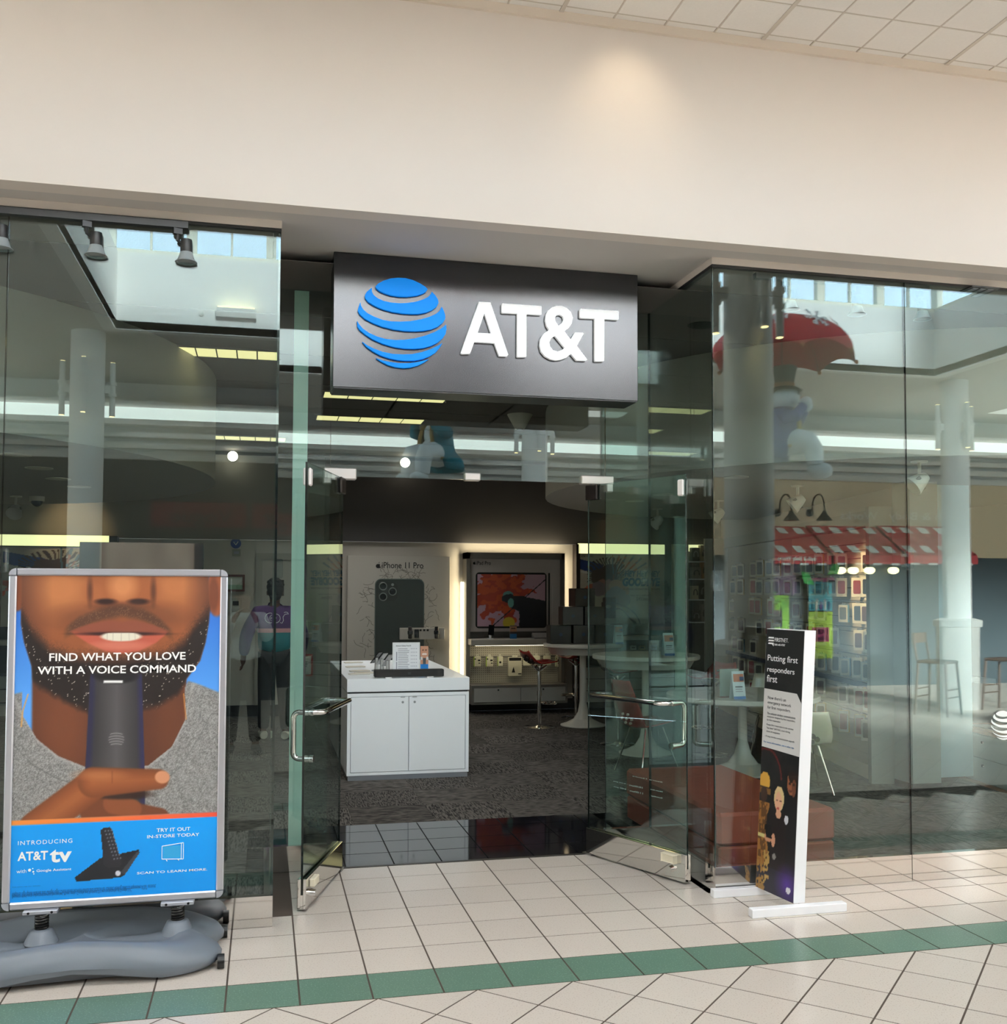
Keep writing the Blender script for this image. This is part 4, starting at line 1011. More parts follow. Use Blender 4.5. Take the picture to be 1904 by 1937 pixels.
# hanging packets on the pegboard
M_pk = mat('packet_white', 'E9E6D2', .5); M_pkg = mat('packet_green', 'A8C84A', .5); M_pkb = mat('packet_black', '1A1A1A', .5)
PKS = [(895.7, 909.4, 1242, 1261), (918.8, 932.9, 1242, 1261), (940.8, 951, 1242, 1260), (961, 987, 1243, 1279.5), (989.5, 1003, 1242, 1259.5), (1009, 1021.5, 1240.5, 1258), (1028.5, 1042, 1240.5, 1258.5), (1051, 1068, 1241, 1261.5)]
NUM = ('first', 'second', 'third', 'fourth', 'fifth', 'sixth', 'seventh', 'eighth', 'ninth', 'tenth', 'eleventh', 'twelfth', 'thirteenth', 'fourteenth', 'fifteenth', 'sixteenth', 'seventeenth', 'eighteenth', 'nineteenth', 'twentieth')
for i, (u0, u1, v0, v1) in enumerate(PKS):
    p, q = at(u0, v1, y=9.50), at(u1, v0, y=9.50); w, h = q.x-p.x, q.z-p.z
    if i == 7: w = min(w, fx1-.06-p.x)
    lab = ('large white boxed accessory hanging fourth on the pegboard' if i == 3 else 'small %s accessory packet hanging %s from the left on the pegboard' % ('green and white' if i in (0, 1, 2, 7) else 'white', NUM[i]))
    t = thing('accessory_packet', lab, 'packet', (p.x, 9.50, p.z), 0, 'packets on the pegboard')
    bx('pack', M_pk, 0, 0, 0, w, .04, h, t, .004)
    b = B()
    if i == 3: b.box(.06*w, -.002, .82*h, .94*w, 0, .98*h); b.prism([(.25*w, .2*h), (.5*w, .2*h), (.38*w, .5*h)], -.002, 0, 'y'); b.box(.72*w, -.002, .1*h, .95*w, 0, .15*h)
    elif i in (2, 5, 6): b.cyl((w*.5, -.002, h*.4), (w*.5, 0, h*.4), w*.2, n=12)
    else: b.box(.58*w, -.002, .55*h, .9*w, 0, .7*h); b.box(.65*w, -.002, .3*h, .9*w, 0, .38*h); b.box(.1*w, -.002, .7*h, .3*w, 0, .82*h)
    b.build('pack_print', M_pkb, t)
    if i in (0, 1, 2, 7): bx('green_edge', M_pkg, 0, -.001, 0, .12*w, .0, h, t)
    b = B(); b.tube([(w/2, .055, h+.01), (w/2, .0, h+.01), (w/2, -.01, h+.025)], .004, 6); b.box(w*.3, .015, h, w*.7, .02, h+.03); b.build('hanger', mat('hanger_clear', 'D8D8CC', .3), t)
# things on the lit shelf
p = at(927, 1208, y=9.25); t = thing('charging_stand', 'small dark phone tilted on a white stand on the lit shelf', 'phone', (p.x, 9.25, zs1+.0005))
b = B(); b.cyl((0, 0, 0), (0, 0, .012), .05, n=16); b.cyl((0, 0, .01), (0, .01, .07), .018, n=10); b.build('stand', M_lam, t, True)
b = B(); b.box(-.04, -.012, -.075, .04, 0, .075, .003); b.xf(Matrix.Translation((.01, -.01, .12)) @ Matrix.Rotation(-.35, 4, 'X') @ Matrix.Rotation(.15, 4, 'Y')); b.build('phone', M_scr, t)
p = at(970.5, 1208, y=9.25); t = thing('face_card', 'small standing card with a blue foot in front of the tablet poster', 'card', (p.x, 9.25, zs1+.0005)); w = at(977, 1200, y=9.25).x-at(964, 1200, y=9.25).x; h = at(970, 1183, y=9.25).z-zs1
J = np.zeros((40, 20, 3))+[190, 140, 110]; uu, vv = np.meshgrid(np.linspace(0, 1, 20), np.linspace(0, 1, 40)); J[vv > .6] = [40, 110, 170]; J[(abs(vv-.22) < .04) & (abs(uu-.5) < .3)] = [60, 40, 30]; J[(abs(vv-.55) < .07)] = [60, 50, 50]; J[vv < .08] = [120, 100, 80]
bx('card', mat('card_white', 'E8E8E4', .6), -w/2, .001, 0, w/2, .008, h, t); sheet('print', w, h, J, (-w/2, 0, 0), (1, 0, 0), (0, 0, 1), None, t)
p = at(1025, 1208, y=9.25); t = thing('tablet', 'pale tablet lying tilted on the lit shelf', 'tablet', (p.x, 9.25, zs1+.0005)); 
b = B(); b.prism([(-.06, 0), (.09, 0), (.09, .065), (.07, .065)], -.13, .13, 'x'); b.build('wedge', M_alu, t); b = B(); b.box(-.13, -.07, 0, .13, .09, .007, .002); b.xf(Matrix.Translation((0, .0, .038)) @ Matrix.Rotation(.40, 4, 'X')); b.build('screen', mat('tablet_grey', 'A8A4A2', .25), t)

# ---- lit poster unit right of the bay, and its twin on the left
M_box = mat('light_box', 'F6F2B4', .5, emit=1.35)
def art(nx, ny, seed, hue):
    u, v = np.meshgrid(np.linspace(0, 1, nx), np.linspace(0, 1, ny)); I = np.zeros((ny, nx, 3))+[206, 200, 188]
    n1 = vnoise(u, v, 12, seed); n2 = vnoise(u, v, 26, seed+1)
    sw = np.abs(v-(.05+.55*u*u+.10*(n1-.5)))
    I[(u < .28) & (v > .06+.3*u) & (v < .20+.5*u)] = [40, 70, 140]; I[(u < .22) & (v > .22+.2*u) & (v < .25+.3*u)] = [220, 220, 216]
    th = np.arctan2(v-.36, u-.36); rr = np.hypot(u-.36, v-.36)
    hair = (rr < .33) & (v < .40) & (np.sin(th*46+n1*9) > .15) & (u > .1) & (u < .52); I[hair] = [66, 46, 44]
    I[(rr < .22+.05*(n1-.5)) & (v < .42) & (u < .44)] = [84, 58, 54]
    fan = (v < .40-.55*(u-.36)) & (v > .0) & (u > .38) & (np.sin(np.arctan2(v-.42, u-.40)*34) > .55) & (rr < .48); I[fan] = [96, 128, 150]; I[fan & (n2 > .6)] = [190, 120, 90]
    for cx_, cy_, r_, c_ in ((.30, .47, .10, [196, 140, 132]), (.43, .46, .085, [214, 178, 150]), (.52, .52, .06, [206, 170, 150]), (.42, .60, .12, [168, 158, 164]), (.50, .66, .09, [176, 166, 172]), (.22, .50, .09, [150, 128, 140]), (.10, .56, .05, [206, 96, 56])):
        I[((u-cx_)/r_)**2+((v-cy_)/(r_*1.15))**2 < 1+.5*(n2-.5)] = c_
    I[(u > .26) & (u < .42) & (v > .62) & (v < .92) & (n1 > .2)] = [70, 40, 44]
    I[(u < .16) & (v > .42) & (v < .62) & (n2 > .55)] = [206, 96, 60]
    arc = np.abs(np.hypot(u-.34, (v-1.05)*1.1)-.30-.02*np.sin(u*30)) < .008; I[arc & (u > .38)] = [70, 76, 84]
    arc = np.abs(np.hypot(u-.30, (v-1.05)*1.1)-.40) < .006; I[arc & (u > .38)] = [60, 90, 110]
    return I
nx0_ = at(1263, 1100, y=9.45).x+.08
def unit(mirror):
    nm = 'right of the tablet bay' if not mirror else 'behind the left poster stand'
    t = thing('poster_unit', 'wall unit with glowing header and illustrated poster %s' % nm, 'display', (0, 0, 0), 0, 'illustrated back wall units')
    y = 9.52
    x0, x1 = at(1093.5, 1100, y=y).x, at(1256, 1100, y=y).x-.0; z1, zh, zb = at(1093, 1028, y=y).z, at(1175, 1048, y=y).z, at(1175, 1180, y=y).z
    if mirror: x0, x1 = at(-70, 1050, y=y).x, at(206, 1050, y=y).x; z1, zh = at(15, 1011, y=y).z, at(15, 1032, y=y).z
    b = B(); b.box(x1, y-.02, .15, x1+.10, 9.69, z1); b.box(x0, y+.03, .15, x1, 9.69, z1-.001); b.box(x0, y-.02, zh-.012, x1, y+.03, zh); b.build('case', mat('unit_dark', '393836', .6), t)
    bx('light_header', M_box, x0, y-.02, zh, x1, y+.03, z1, t)
    bx('poster_backing', mat('paper_cream', 'CFC8BC', .6), x0, y, zb, x1+.03, y+.029, zh-.013, t)
    Hh = zh-.014-zb; Ww = x1+.03-x0; I = art(150, 130, 11 if not mirror else 29, 0)
    if mirror: I = np.roll(I, 40, 1)
    sheet('poster_print', Ww, Hh, I, (x0, y-.002, zb), (1, 0, 0), (0, 0, 1), None, t)
    if not mirror:
        kb = mat('poster_blue', '2F6F96', .6); ki = mat('poster_grey_ink', '6D6B66', .6)
        def tx(s, u0, v1, u1, v0, m, bold=.02, sh=0):
            p, q = at(u0, v1, y=y), at(u1, v0, y=y); text(s, m, (p.x, y-.004, p.z), q.x-p.x, q.z-p.z, t, bold, shear=sh, ext=.001)
        tx('AT&T', 1099, 1053.5, 1108, 1050.5, K_blk); tx('PREPAID', 1109, 1053.5, 1122, 1050.5, ki)
        tx('HEY HEY HEY', 1181, 1091, 1248, 1080, kb, .04, .15); tx('GOODBYE', 1177, 1109, 1248, 1093, kb, .06, .15)
        tx('NO ANNUAL CONTRACT OR CREDIT CHECK', 1178, 1116, 1248, 1113, K_blk, .01); tx('TALK, TEXT AND DATA', 1191, 1128, 1232, 1125, ki); tx('$45/mo.', 1203, 1137, 1226, 1129, ki, .01)
    # counter, drawers and dark base below
    zc0 = at(1220, 1203, y=9.2).z; xx1 = nx0_-.03 if not mirror else x1+.05
    bx('ledge', mat('shelf_beige', 'C4BEB4', .45), x0, 9.2, zc0-.06, xx1, y+.02, zc0, t, .004)
    zd1, zd0 = at(1180, 1262, y=9.3).z, at(1180, 1335, y=9.3).z
    bx('base_case', mat('unit_dark', '393836', .6), x0, 9.32, .05, xx1, y+.02, zd1+.02, t)
    nrow = 3
    for r in range(nrow):
        for s in range(2):
            xa = x0+.02+(xx1-x0-.02)*s/2; xb = x0+(xx1-x0-.02)*(s+1)/2
            za = zd0+.05+(zd1-zd0-.05)*r/nrow
            bx('drawer', mat('drawer_face', 'B7B6B2', .4), xa, 9.295, za+.012, xb, 9.32, zd0+.05+(zd1-zd0-.05)*(r+1)/nrow, t)
    return t
unit(False); unit(True)
# smaller packets on the wall below the right ledge
for i, u0 in enumerate((1197, 1214, 1236)):
    p, q = at(u0-5.5, 1229, y=9.45), at(u0+5.5, 1221, y=9.45)
    t = thing('accessory_box', 'small %s accessory box under the right wall ledge, %s of three' % (('white', 'tan', 'blue-grey')[i], NUM[i]), 'box', (p.x, 9.44, p.z), 0, 'boxes under the right wall ledge')
    bx('box', mat('abox%d' % i, ('B7B2A6', 'A88F6A', '8494A4')[i], .5), 0, 0, 0, q.x-p.x, .05, q.z-p.z, t); bx('box_window', M_pkb, .02, -.002, .02, q.x-p.x-.02, 0, q.z-p.z-.02, t)
    b = B(); b.cyl(((q.x-p.x)/2, .03, (q.z-p.z)), ((q.x-p.x)/2, .085, (q.z-p.z)+.004), .005, n=6); b.build('hook', M_lock, t)

# ---- headphone shelves in the far right corner
YN = 9.45
nx0, nx1 = at(1263, 1100, y=YN).x+.10, at(1329, 1100, y=YN).x+.1
t = thing('shelf_unit', 'open glass-shelved unit of boxed headphones in the back right corner', 'shelf', (0, 0, 0))
zt = at(1300, 1030, y=YN).z
b = B(); b.box(nx0, 9.62, .15, nx1+.1, 9.69, zt); b.build('back_panel', mat('niche_back', '57524E', .7), t)
bx('side_panel', mat('niche_side', 'BFC3B0', .5), nx0-.02, YN-.02, .15, nx0+.22, 9.62, zt, t); bx('light_header', M_box, nx0+.24, YN+.05, zt-.1, nx1, YN+.1, zt, t)
SHZ = [at(1300, v, y=YN).z for v in (1061.5, 1094.5, 1133.5, 1176)]
for z in SHZ: bx('shelf', M_lam, nx0+.22, YN-.10, z-.018, nx1, 9.62, z, t)
k = 0
COLS = ('2B3130', '3A3733', 'C7B48C', '8A8678', '20262A', 'B98A52', 'D5CBB0', '4C5354')
for r, z in enumerate(SHZ):
    xs = nx0+.26; j = 0
    while xs < nx1-.13 and j < 5:
        w = (.12, .14, .10, .13)[(r+j) % 4]; h = (.20, .24, .17, .26)[(r*2+j) % 4]; cc = COLS[(r*3+j*2) % 8]
        g = thing('headphone_box', '%s headphone box, %s from the left on the %s corner shelf' % ('dark' if cc[0] in '234' else 'tan' if cc in ('C7B48C', 'B98A52', 'D5CBB0') else 'grey', NUM[j], ('top', 'second', 'third', 'lowest')[r]), 'box', (xs, YN-.06, z+.0005), 0, 'headphone boxes in the corner')
        bx('carton', mat('hp_'+cc, cc, .5), 0, 0, 0, w, .1, h, g, .002)
        b = B(); b.tube([(w/2+w*.28*math.cos(a), -.003, h*.5+h*.22*math.sin(a)) for a in [PI*q_/8 for q_ in range(9)]], .008, 6); b.box(w*.14, -.008, h*.3, w*.3, .0, h*.52); b.box(w*.7, -.008, h*.3, w*.86, 0, h*.52); b.build('headphone_print', M_pkb if cc[0] not in '234' else M_lock, g)
        xs += w+.02; j += 1

# ---- slat wall of phone cases on the right
A_, B_ = Vector((5.79, 3.60, 0)), Vector((6.9, 9.2, 0)); dW = (B_-A_).normalized(); nW = Vector((-dW.y, dW.x, 0))   # nW points into the shop
angW = math.atan2(dW.y, dW.x)
t = thing('slat_wall', 'pale slatted display wall carrying rows of packaged phone cases', 'display', A_, angW); LW = (B_-A_).length
M_slat = mat('slat_paint', 'C9C3B6', .6)
bx('plinth', mat('plinth_cream', 'D2C9B6', .6), -.05, -.03, 0, LW+.2, .24, .13, t)
bx('end_panel', mat('panel_grey', 'A5A49C', .6), -.12, -.03, 0, -.04, .30, 2.50, t)
bx('end_panel', mat('panel_white', 'C9CBC6', .6), LW+.05, -.03, 0, LW+.13, .42, 2.50, t)
bx('head_rail', mat('panel_grey', 'A5A49C', .6), -.04, -.02, 2.36, LW+.05, .14, 2.50, t)
for k in range(15): bx('slat', M_slat, -.04, 0, .14+k*.148, LW+.05, .022, .14+k*.148+.140, t)
bx('back_board', mat('slat_groove', '5A564E', .8), -.04, -.02, .13, LW+.05, -.001, 2.36, t)
ROWV = [1063, 1110, 1161, 1213, 1266, 1322, 1378]
ROWZ = []
for v in ROWV:
    g = onp(1640, v, A_+nW*.06, nW); ROWZ.append(g.z)
bx('label_strip', mat('blue_strip', '23335E', .5), .05, .10, (ROWZ[4]+ROWZ[5])/2-.03, LW, .13, (ROWZ[4]+ROWZ[5])/2+.02, t)
for z in ROWZ: bx('hook_bar', M_bay, -.02, .022, z+.118, LW, .03, z+.13, t)
INS = ('22252A', '8A2A2C', '2E3A34', '5C4A54', '6E7478', '3C4C60', 'A04048', '1B1D20'); EDG = ('E4DFD2', 'E4DFD2', 'D8B437', 'E4DFD2', '6FA8CC', 'E4DFD2', 'D8B437', 'CFCBC0')
def case_mesh(w, h):
    b = B(); b.box(-w/2, 0, -h/2, w/2, .035, h/2, .003); pk = b
    return pk
PROT = {}
ROWN = ('top', 'second', 'third', 'fourth', 'fifth', 'sixth', 'lowest')
US = [1392, 1409, 1426, 1443, 1460, 1478, 1497, 1517, 1538, 1560, 1582, 1605, 1628, 1651, 1675, 1692]
for r, z in enumerate(ROWZ):
    for j, u0 in enumerate(US):
        if RNG.random() < .07: continue
        g = onp(u0+RNG.uniform(-3, 3), 1200, A_+nW*.06, nW); s = (Vector((g.x, g.y, 0))-A_).dot(dW)
        if s < .05 or s > LW-.05: continue
        k = int(RNG.integers(0, 8)); warm = EDG[k]
        lab = 'packaged phone case with a %s side, %s from the left in the %s slat row' % ({'E4DFD2': 'white', 'D8B437': 'yellow', '6FA8CC': 'blue', 'CFCBC0': 'grey'}[warm], NUM[j], ROWN[r])
        P = A_+dW*s+nW*(.09+.03*(j % 2)); loc = (P.x, P.y, z-.10); rz = -.85+RNG.uniform(-.2, .2)
        if k in PROT:
            dup(PROT[k], loc, rz, lab)
        else:
            o = thing('phone_case', lab, 'packet', loc, rz, 'packaged phone cases on the slat wall')
            PROT[k] = o; hh = (.20, .19, .22, .20, .18, .20, .22, .19)[k]; w = .105
            b = B(); b.box(-w/2, 0, 0, w/2, .03, hh, .002); b.build('pack', mat('case_'+warm, warm, .45), o)
            bx('front_card', mat('case_front', 'DCD8CC', .45), -w/2+.003, -.002, .003, w/2-.003, 0, hh-.003, o)
            b = B(); b.prism(rrect(-w*.33, .03, w*.33, hh*.86, .012, 3), -.005, -.002, 'y'); b.build('case_print', mat('ins_'+INS[k], INS[k], .35), o)
            b = B(); b.tube([(0, .07, hh+.008), (0, .0, hh+.008), (0, -.008, hh+.018)], .003, 5); b.box(-.02, .012, hh, .02, .016, hh+.02); b.build('hang_tab', M_lock, o)
spot = lamp('slat_spot', 'SPOT', (4.35, 4.1, 2.62), 260, (1, .66, .36), onp(1635, 1120, A_+nW*.06, nW), .04); spot.data.spot_size = .62; spot.data.spot_blend = .9

# ---- right bay beyond the slat wall: pillar, cabinet, counter, screen
pl = struct('wall_pillar'); bx('plaster', mat('pillar_grey', '9DA09B', .7), 5.64, 3.18, .06, 5.92, 3.44, ZI, pl); bx('baseboard', mat('black_skirting', '141313', .5), 5.635, 3.175, 0, 5.925, 3.44, .06, pl)
p0 = at(1749, 1485, z=0); bx('trim_6', mat('pale_blue_panel', 'C9DCE2', .5), p0.x, p0.y, .06, p0.x+.5, p0.y+.05, 3.0)['kind'] = 'structure'
M_wood = mat('cherry_edge', '9A6A4E', .4, var=(6, .15))
P0, P1_ = at(1796, 1466, z=0), at(1904, 1502, z=0); P1_ = P0+(P1_-P0)*1.6; dC = (P1_-P0).normalized(); aC = math.atan2(dC.y, dC.x); LC = (P1_-P0).length
zc1 = onp(1796, 1368, P0, Vector((-dC.y, dC.x, 0))).z
t = thing('drawer_cabinet', 'low grey two-drawer cabinet with reddish wood edges at the right edge', 'cabinet', P0, aC)
b = B(); b.box(0, 0, 0, .025, .5, zc1); b.box(.025, 0, 0, LC, .5, .025); b.box(0, 0, zc1-.03, LC, .5, zc1); b.box(LC-.025, 0, .025, LC, .5, zc1-.03); b.build('wood_edge', M_wood, t)
bx('carcass', mat('cabinet_grey', 'A8B0AC', .4), .025, .02, .025, LC-.025, .5, zc1-.03, t)
for i in range(2):
    z0 = .03+i*(zc1-.07)/2; d = bx('drawer', mat('cabinet_grey', 'A8B0AC', .4), .03, .002, z0+.005, LC-.03, .02, z0+(zc1-.07)/2, t)
    b = B(); b.cyl((.55, -.012, z0+(zc1-.07)/2-.06), (.55, .004, z0+(zc1-.07)/2-.06), .012, n=10); b.build('knob', K_blk, d)
t = thing('brochure', 'dark brochure lying on the wood-edged cabinet', 'paper', P0+dC*.3+Vector((-dC.y, dC.x, 0))*.2+Vector((0, 0, zc1+.0005)), aC)
bx('paper', mat('brochure_dark', '3A3E40', .4), -.15, -.1, 0, .25, .1, .006, t); bx('print', mat('brochure_pale', 'A7A9A8', .4), -.13, -.08, .006, .1, .08, .007, t)
# counter with set-top devices and the screen above it
YK = 5.6
k0, k1 = at(1788, 1277, y=YK), at(1970, 1300, y=YK-.6)
t = thing('service_counter', 'white-edged service counter with dark devices at the right edge', 'counter', (0, 0, 0))
b = B(); b.prism([(k0.x, YK), (8.0, YK-.55), (8.0, YK+.3), (k0.x, YK+.45)], k0.z-.06, k0.z, 'z'); b.build('worktop', M_lamwhite, t)
b = B(); b.box(k0.x+.35, YK+.02, 0, k0.x+.43, YK+.10, k0.z-.06); b.box(7.8, YK-.2, 0, 7.88, YK-.12, k0.z-.06); b.build('leg', M_kick, t)
for i, (u0, u1, h, dz) in enumerate(((1790, 1826, .05, 0), (1828, 1866, .09, 0), (1870, 1930, .07, 0))):
    a_, e_ = at(u0, 1262, y=YK+.12), at(u1, 1262, y=YK+.12)
    g = thing('media_box', 'black media box on the white-edged counter, %s of three from the left' % NUM[i], 'device', ((a_.x+e_.x)/2, YK+.14+.03*i, k0.z+.0005), 0, 'media boxes on the right counter'); w = (e_.x-a_.x)*.92
    bx('case', M_black, -w/2, -.07, 0, w/2, .07, h, g, .004); bx('front_strip', M_scr, -w/2+.01, -.0715, h*.3, w/2-.01, -.0705, h*.7, g)
YV = 6.4
a_, e_ = at(1832, 1192, y=YV), at(1990, 1050, y=YV)
t = thing('television', 'wall television showing mountains and green hills at the right edge', 'screen', ((a_.x+e_.x)/2, YV, a_.z)); w, h = e_.x-a_.x, e_.z-a_.z
ny, nx = 56, 76; u, v = np.meshgrid(np.linspace(0, 1, nx), np.linspace(0, 1, ny)); n1 = vnoise(u, v, 7, 51); n2 = vnoise(u, v, 20, 52)
I = np.zeros((ny, nx, 3))+[88, 96, 118]; I[(v > .15+.9*np.abs(u-.2)+.2*(n1-.5))] = [112, 128, 148]; I[(v > .45+.5*np.abs(u-.42)+.3*(n1-.5))] = [52, 46, 44]; I[v > .58+.35*(n2-.5)] = [66, 84, 44]; I[(v > .62) & (n2 > .55)] = [38, 54, 28]; I[(v > .8) & (u < .25+.3*n1)] = [86, 96, 106]
bx('bezel', M_black, -w/2-.03, .003, -.03, w/2+.03, .06, h+.03, t, .004); sheet('screen', w, h, I, (-w/2, .001, 0), (1, 0, 0), (0, 0, 1), printmat('screen_print', .3, .22), t)
bx('mount', M_black, -.05, .06, h*.3, .05, 8.1-0 if False else .3, h*.5, t)
wz = struct('wall_screen'); bx('plaster', mat('teal_grey_paint', '6E7573', .8), a_.x-.25, YV+.3, 0, 8.1, YV+.38, ZI, wz)
b0, b1 = at(1861, 1021, y=YV-.05), at(1990, 996, y=YV-.05)
t = thing('wall_banner', 'blue banner over a white board above the television', 'sign', (b0.x, YV-.05, b0.z)); bx('blue_panel', mat('banner_blue', '3568B4', .5), 0, 0, 0, b1.x-b0.x, .05, b1.z-b0.z, t)
b2 = at(1842, 1038, y=YV-.05); b3 = at(1842, 1008, y=YV-.05); bx('white_board', mat('board_white', 'C8C6C4', .5), b2.x-b0.x, .05, b2.z-b0.z, b1.x-b0.x, .10, b3.z-b0.z, t)
bx('mount', M_black, .3, .1, .0, .4, .35, .05, t)

# ---- round tables
def round_table(cx, cy, r, h, lab, skirt=True, br=.29):
    t = thing('round_table', lab, 'table', (cx, cy, 0), 0, 'white round pedestal tables')
    b = B(); b.lathe([(0, h-.05), (r-.012, h-.05), (r, h-.04), (r, h-.008), (r-.01, h), (0, h)], 48); b.build('table_top', mat('table_white', 'D9D8D0', .25), t, True, 30)
    if skirt: b = B(); b.lathe([(0, h-.135), (r*.82, h-.135), (r*.90, h-.055), (0, h-.055)], 40); b.build('skirt', mat('table_skirt', 'CFCFC8', .35), t, True, 30)
    b = B(); b.lathe([(0, 0), (br, 0), (br, .012), (br*.75, .035), (br*.42, .085), (br*.24, .17), (.045, .30), (.042, h-.06), (0, h-.06)], 32); b.build('pedestal', mat('table_white', 'D9D8D0', .25), t, True, 30)
    return t
round_table(4.14, 7.87, .51, 1.05, 'tall white round table carrying a stack of black boxes'); round_table(4.115, 5.59, .57, 1.05, 'tall white round table between two white stools')
round_table(4.62, 4.36, .72, .745, 'low wide white round table behind the black sign stand', False, .34)
# black boxes stacked on the far table
def table_y(u0, v0, z): return at(u0, v0, z=z)
BXW = .27; bxs = [(-.31, 0, 0), (-.01, .02, 0), (.27, .0, 0), (-.15, .0, .235), (.14, .02, .235), (.0, .01, .47)]
for i, (dx, dy, dz) in enumerate(bxs):
    lab = 'black carton in the stack on the far round table, ' + ('left of the bottom row', 'middle of the bottom row', 'right of the bottom row', 'left of the second row', 'right of the second row', 'topmost')[i]
    g = thing('black_carton', lab, 'box', (4.12+dx, 7.85+dy, 1.051+dz), .06*((i*7) % 3-1), 'black cartons on the far round table')
    bx('carton', mat('carton_black', '0D0D10', .35), -BXW/2, -.12, 0, BXW/2, .12, .232, g, .003); b = B(); b.cyl((0, -.1215, .116), (0, -.1202, .116), .022, n=16); b.build('emblem_print', mat('carton_blue', '1B3A5E', .4), g)
def tent_card(x, y, z, w, h, lab, rz=0):
    g = thing('table_card', lab, 'card', (x, y, z+.0005), rz, 'blue and white table cards')
    b = B(); b.prism([(-.05, 0), (0, h), (.05, 0), (.046, 0), (0, h-.008), (-.046, 0)], -w/2, w/2, 'x'); b.build('card', mat('card_pale', 'D3E3EA', .5), g)
    ang = math.atan2(.05, h)
    def on(f0, f1, m, nm, x0=-.48, x1=.48, lift=.001):
        y0, y1 = -.05*(1-f0), -.05*(1-f1); o = B(); o.quad((x0*w, y0-lift, f0*h), (x1*w, y0-lift, f0*h), (x1*w, y1-lift, f1*h), (x0*w, y1-lift, f1*h)); return o.build(nm, m, g)
    on(.0, .1, mat('card_blue', '2E6FB4', .5), 'blue_foot'); on(.62, .9, mat('card_orange', 'CE8468', .5), 'orange_print', -.4, .45); on(.66, .8, mat('card_navy', '3C4870', .5), 'navy_print', .1, .45, .002)
    on(.42, .46, K_ink, 'text_line', -.3, .3); on(.34, .37, K_inkl, 'text_line', -.3, .25); on(.26, .29, K_inkl, 'text_line', -.3, .3)
tent_card(at(1169, 1214, y=7.6).x, 7.6, 1.05, .11, .24, 'blue and white table card right of the black cartons'); tent_card(at(1263, 1230, y=5.35).x, 5.35, 1.05, .115, .235, 'blue and white table card on the nearer tall round table')
p = at(1381, 1337, z=.745); q_ = Vector((p.x-4.62, p.y-4.36, 0)); q_ = q_*min(1, .5/q_.length); p = Vector((4.62+q_.x, 4.36+q_.y, .745)); tent_card(p.x, p.y, .7452, .12, .25, 'blue and white table card on the low round table')
t = thing('sheet_stand', 'clear upright sheet stand behind the card on the low round table', 'stand', (p.x-.02, p.y+.12, .7455)); bx('sheet', M_clear, -.10, 0, 0, .10, .006, .27, t); bx('paper', mat('sheet_pale', 'B9CFC6', .5), -.095, .006, .01, .095, .008, .26, t); bx('foot', M_clear, -.10, -.03, 0, .10, .05, .004, t)

# ---- stools and chairs with perforated shells
def shell(w, l, back, m, n=14, two=None, holes=7):
    """curved seat running to +y where the back curls up"""
    b = B(); rows = []
    for i in range(n+1):
        s = i/n; y = (s-.45)*l; z = .012*math.cos(s*PI*1.6)+back*max(0, (s-.48)/.52)**2
        hw = w/2*(1-.35*(1-min(1, s*3.2))**2)*(1-.28*max(0, (s-.72)/.28)**2); y2 = y-.45*back*max(0, (s-.6)/.4)**2*.5
        rows.append([b.bm.verts.new((hw*(2*k/8-1), y2, z+.02*(2*k/8-1)**2)) for k in range(9)])
    for A, C in zip(rows, rows[1:]):
        for k in range(8): b.bm.faces.new((A[k], A[k+1], C[k+1], C[k]))
    return b
def hole_mesh(w, l, back):
    b = B()
    for (hx, s) in ((-.10, .78), (0, .78), (.10, .78), (-.05, .86), (.05, .86), (-.05, .70), (.05, .70)):
        y = (s-.45)*l-.45*back*max(0, (s-.6)/.4)**2*.5; z = .012*math.cos(s*PI*1.6)+back*max(0, (s-.48)/.52)**2; sl = math.atan2(back*2*max(0, (s-.48))/.52**2, l)
        t = Matrix.Translation((hx*w/.42, y, z+.02*(2*hx/w)**2)) @ Matrix.Rotation(sl, 4, 'X')
        o = B(); o.cyl((0, 0, -.014), (0, 0, .0135), .026, n=14); o.xf(t)
        me = o.bm; vs = [b.bm.verts.new(v.co) for v in me.verts]; me.verts.index_update()
        for f in me.faces: b.bm.faces.new([vs[v.index] for v in f.verts])
        me.free()
    return b
M_shr = mat('shell_red', '8E1E18', .25, coat=.5); M_shw = mat('shell_cream', 'DDD8C4', .25, coat=.5)
def stool(x, y, rz, top, under, lab, h=.80, grp='chrome bar stools'):
    t = thing('bar_stool', lab, 'stool', (x, y, 0), rz, grp)
    o = shell(.42, .46, .15, under).build('seat', [top], t, True, 60, (0, 0, h)); md = o.modifiers.new('s', 'SOLIDIFY'); md.thickness = .012; md.offset = -1
    o.data.materials.append(under); md.material_offset = 1; md.material_offset_rim = 1
    o = hole_mesh(.42, .46, .15).build('perforation', mat('hole_shadow', '2A2420', .8), t, False, 40, (0, 0, h)); o['kind'] = 'stuff'
    b = B(); b.cyl((0, 0, .012), (0, 0, h-.03), .024, n=16); b.cyl((0, 0, .40), (0, 0, .46), .03, n=16); b.build('post', M_chrome, t, True)
    b = B()
    for a in (0, PI/2, PI, 3*PI/2): b.tube([(0, 0, h-.09), (.10*math.cos(a+.78), .10*math.sin(a+.78), h-.02)], [.02, .012], 8)
    b.build('seat_bracket', M_chrome, t, True)
    b = B(); b.tube([(.12*math.cos(k*PI/8), -.13+.09*math.sin(k*PI/8), .30) for k in range(16)], .011, 8, closed=True); b.cyl((0, -.05, .30), (0, 0, .30), .011, n=8); b.build('footrest', M_chrome, t, True)
    b = B(); b.lathe([(0, 0), (.20, 0), (.20, .006), (.06, .016), (.03, .03), (0, .03)], 32); b.build('base_disc', M_chrome, t, True, 30)
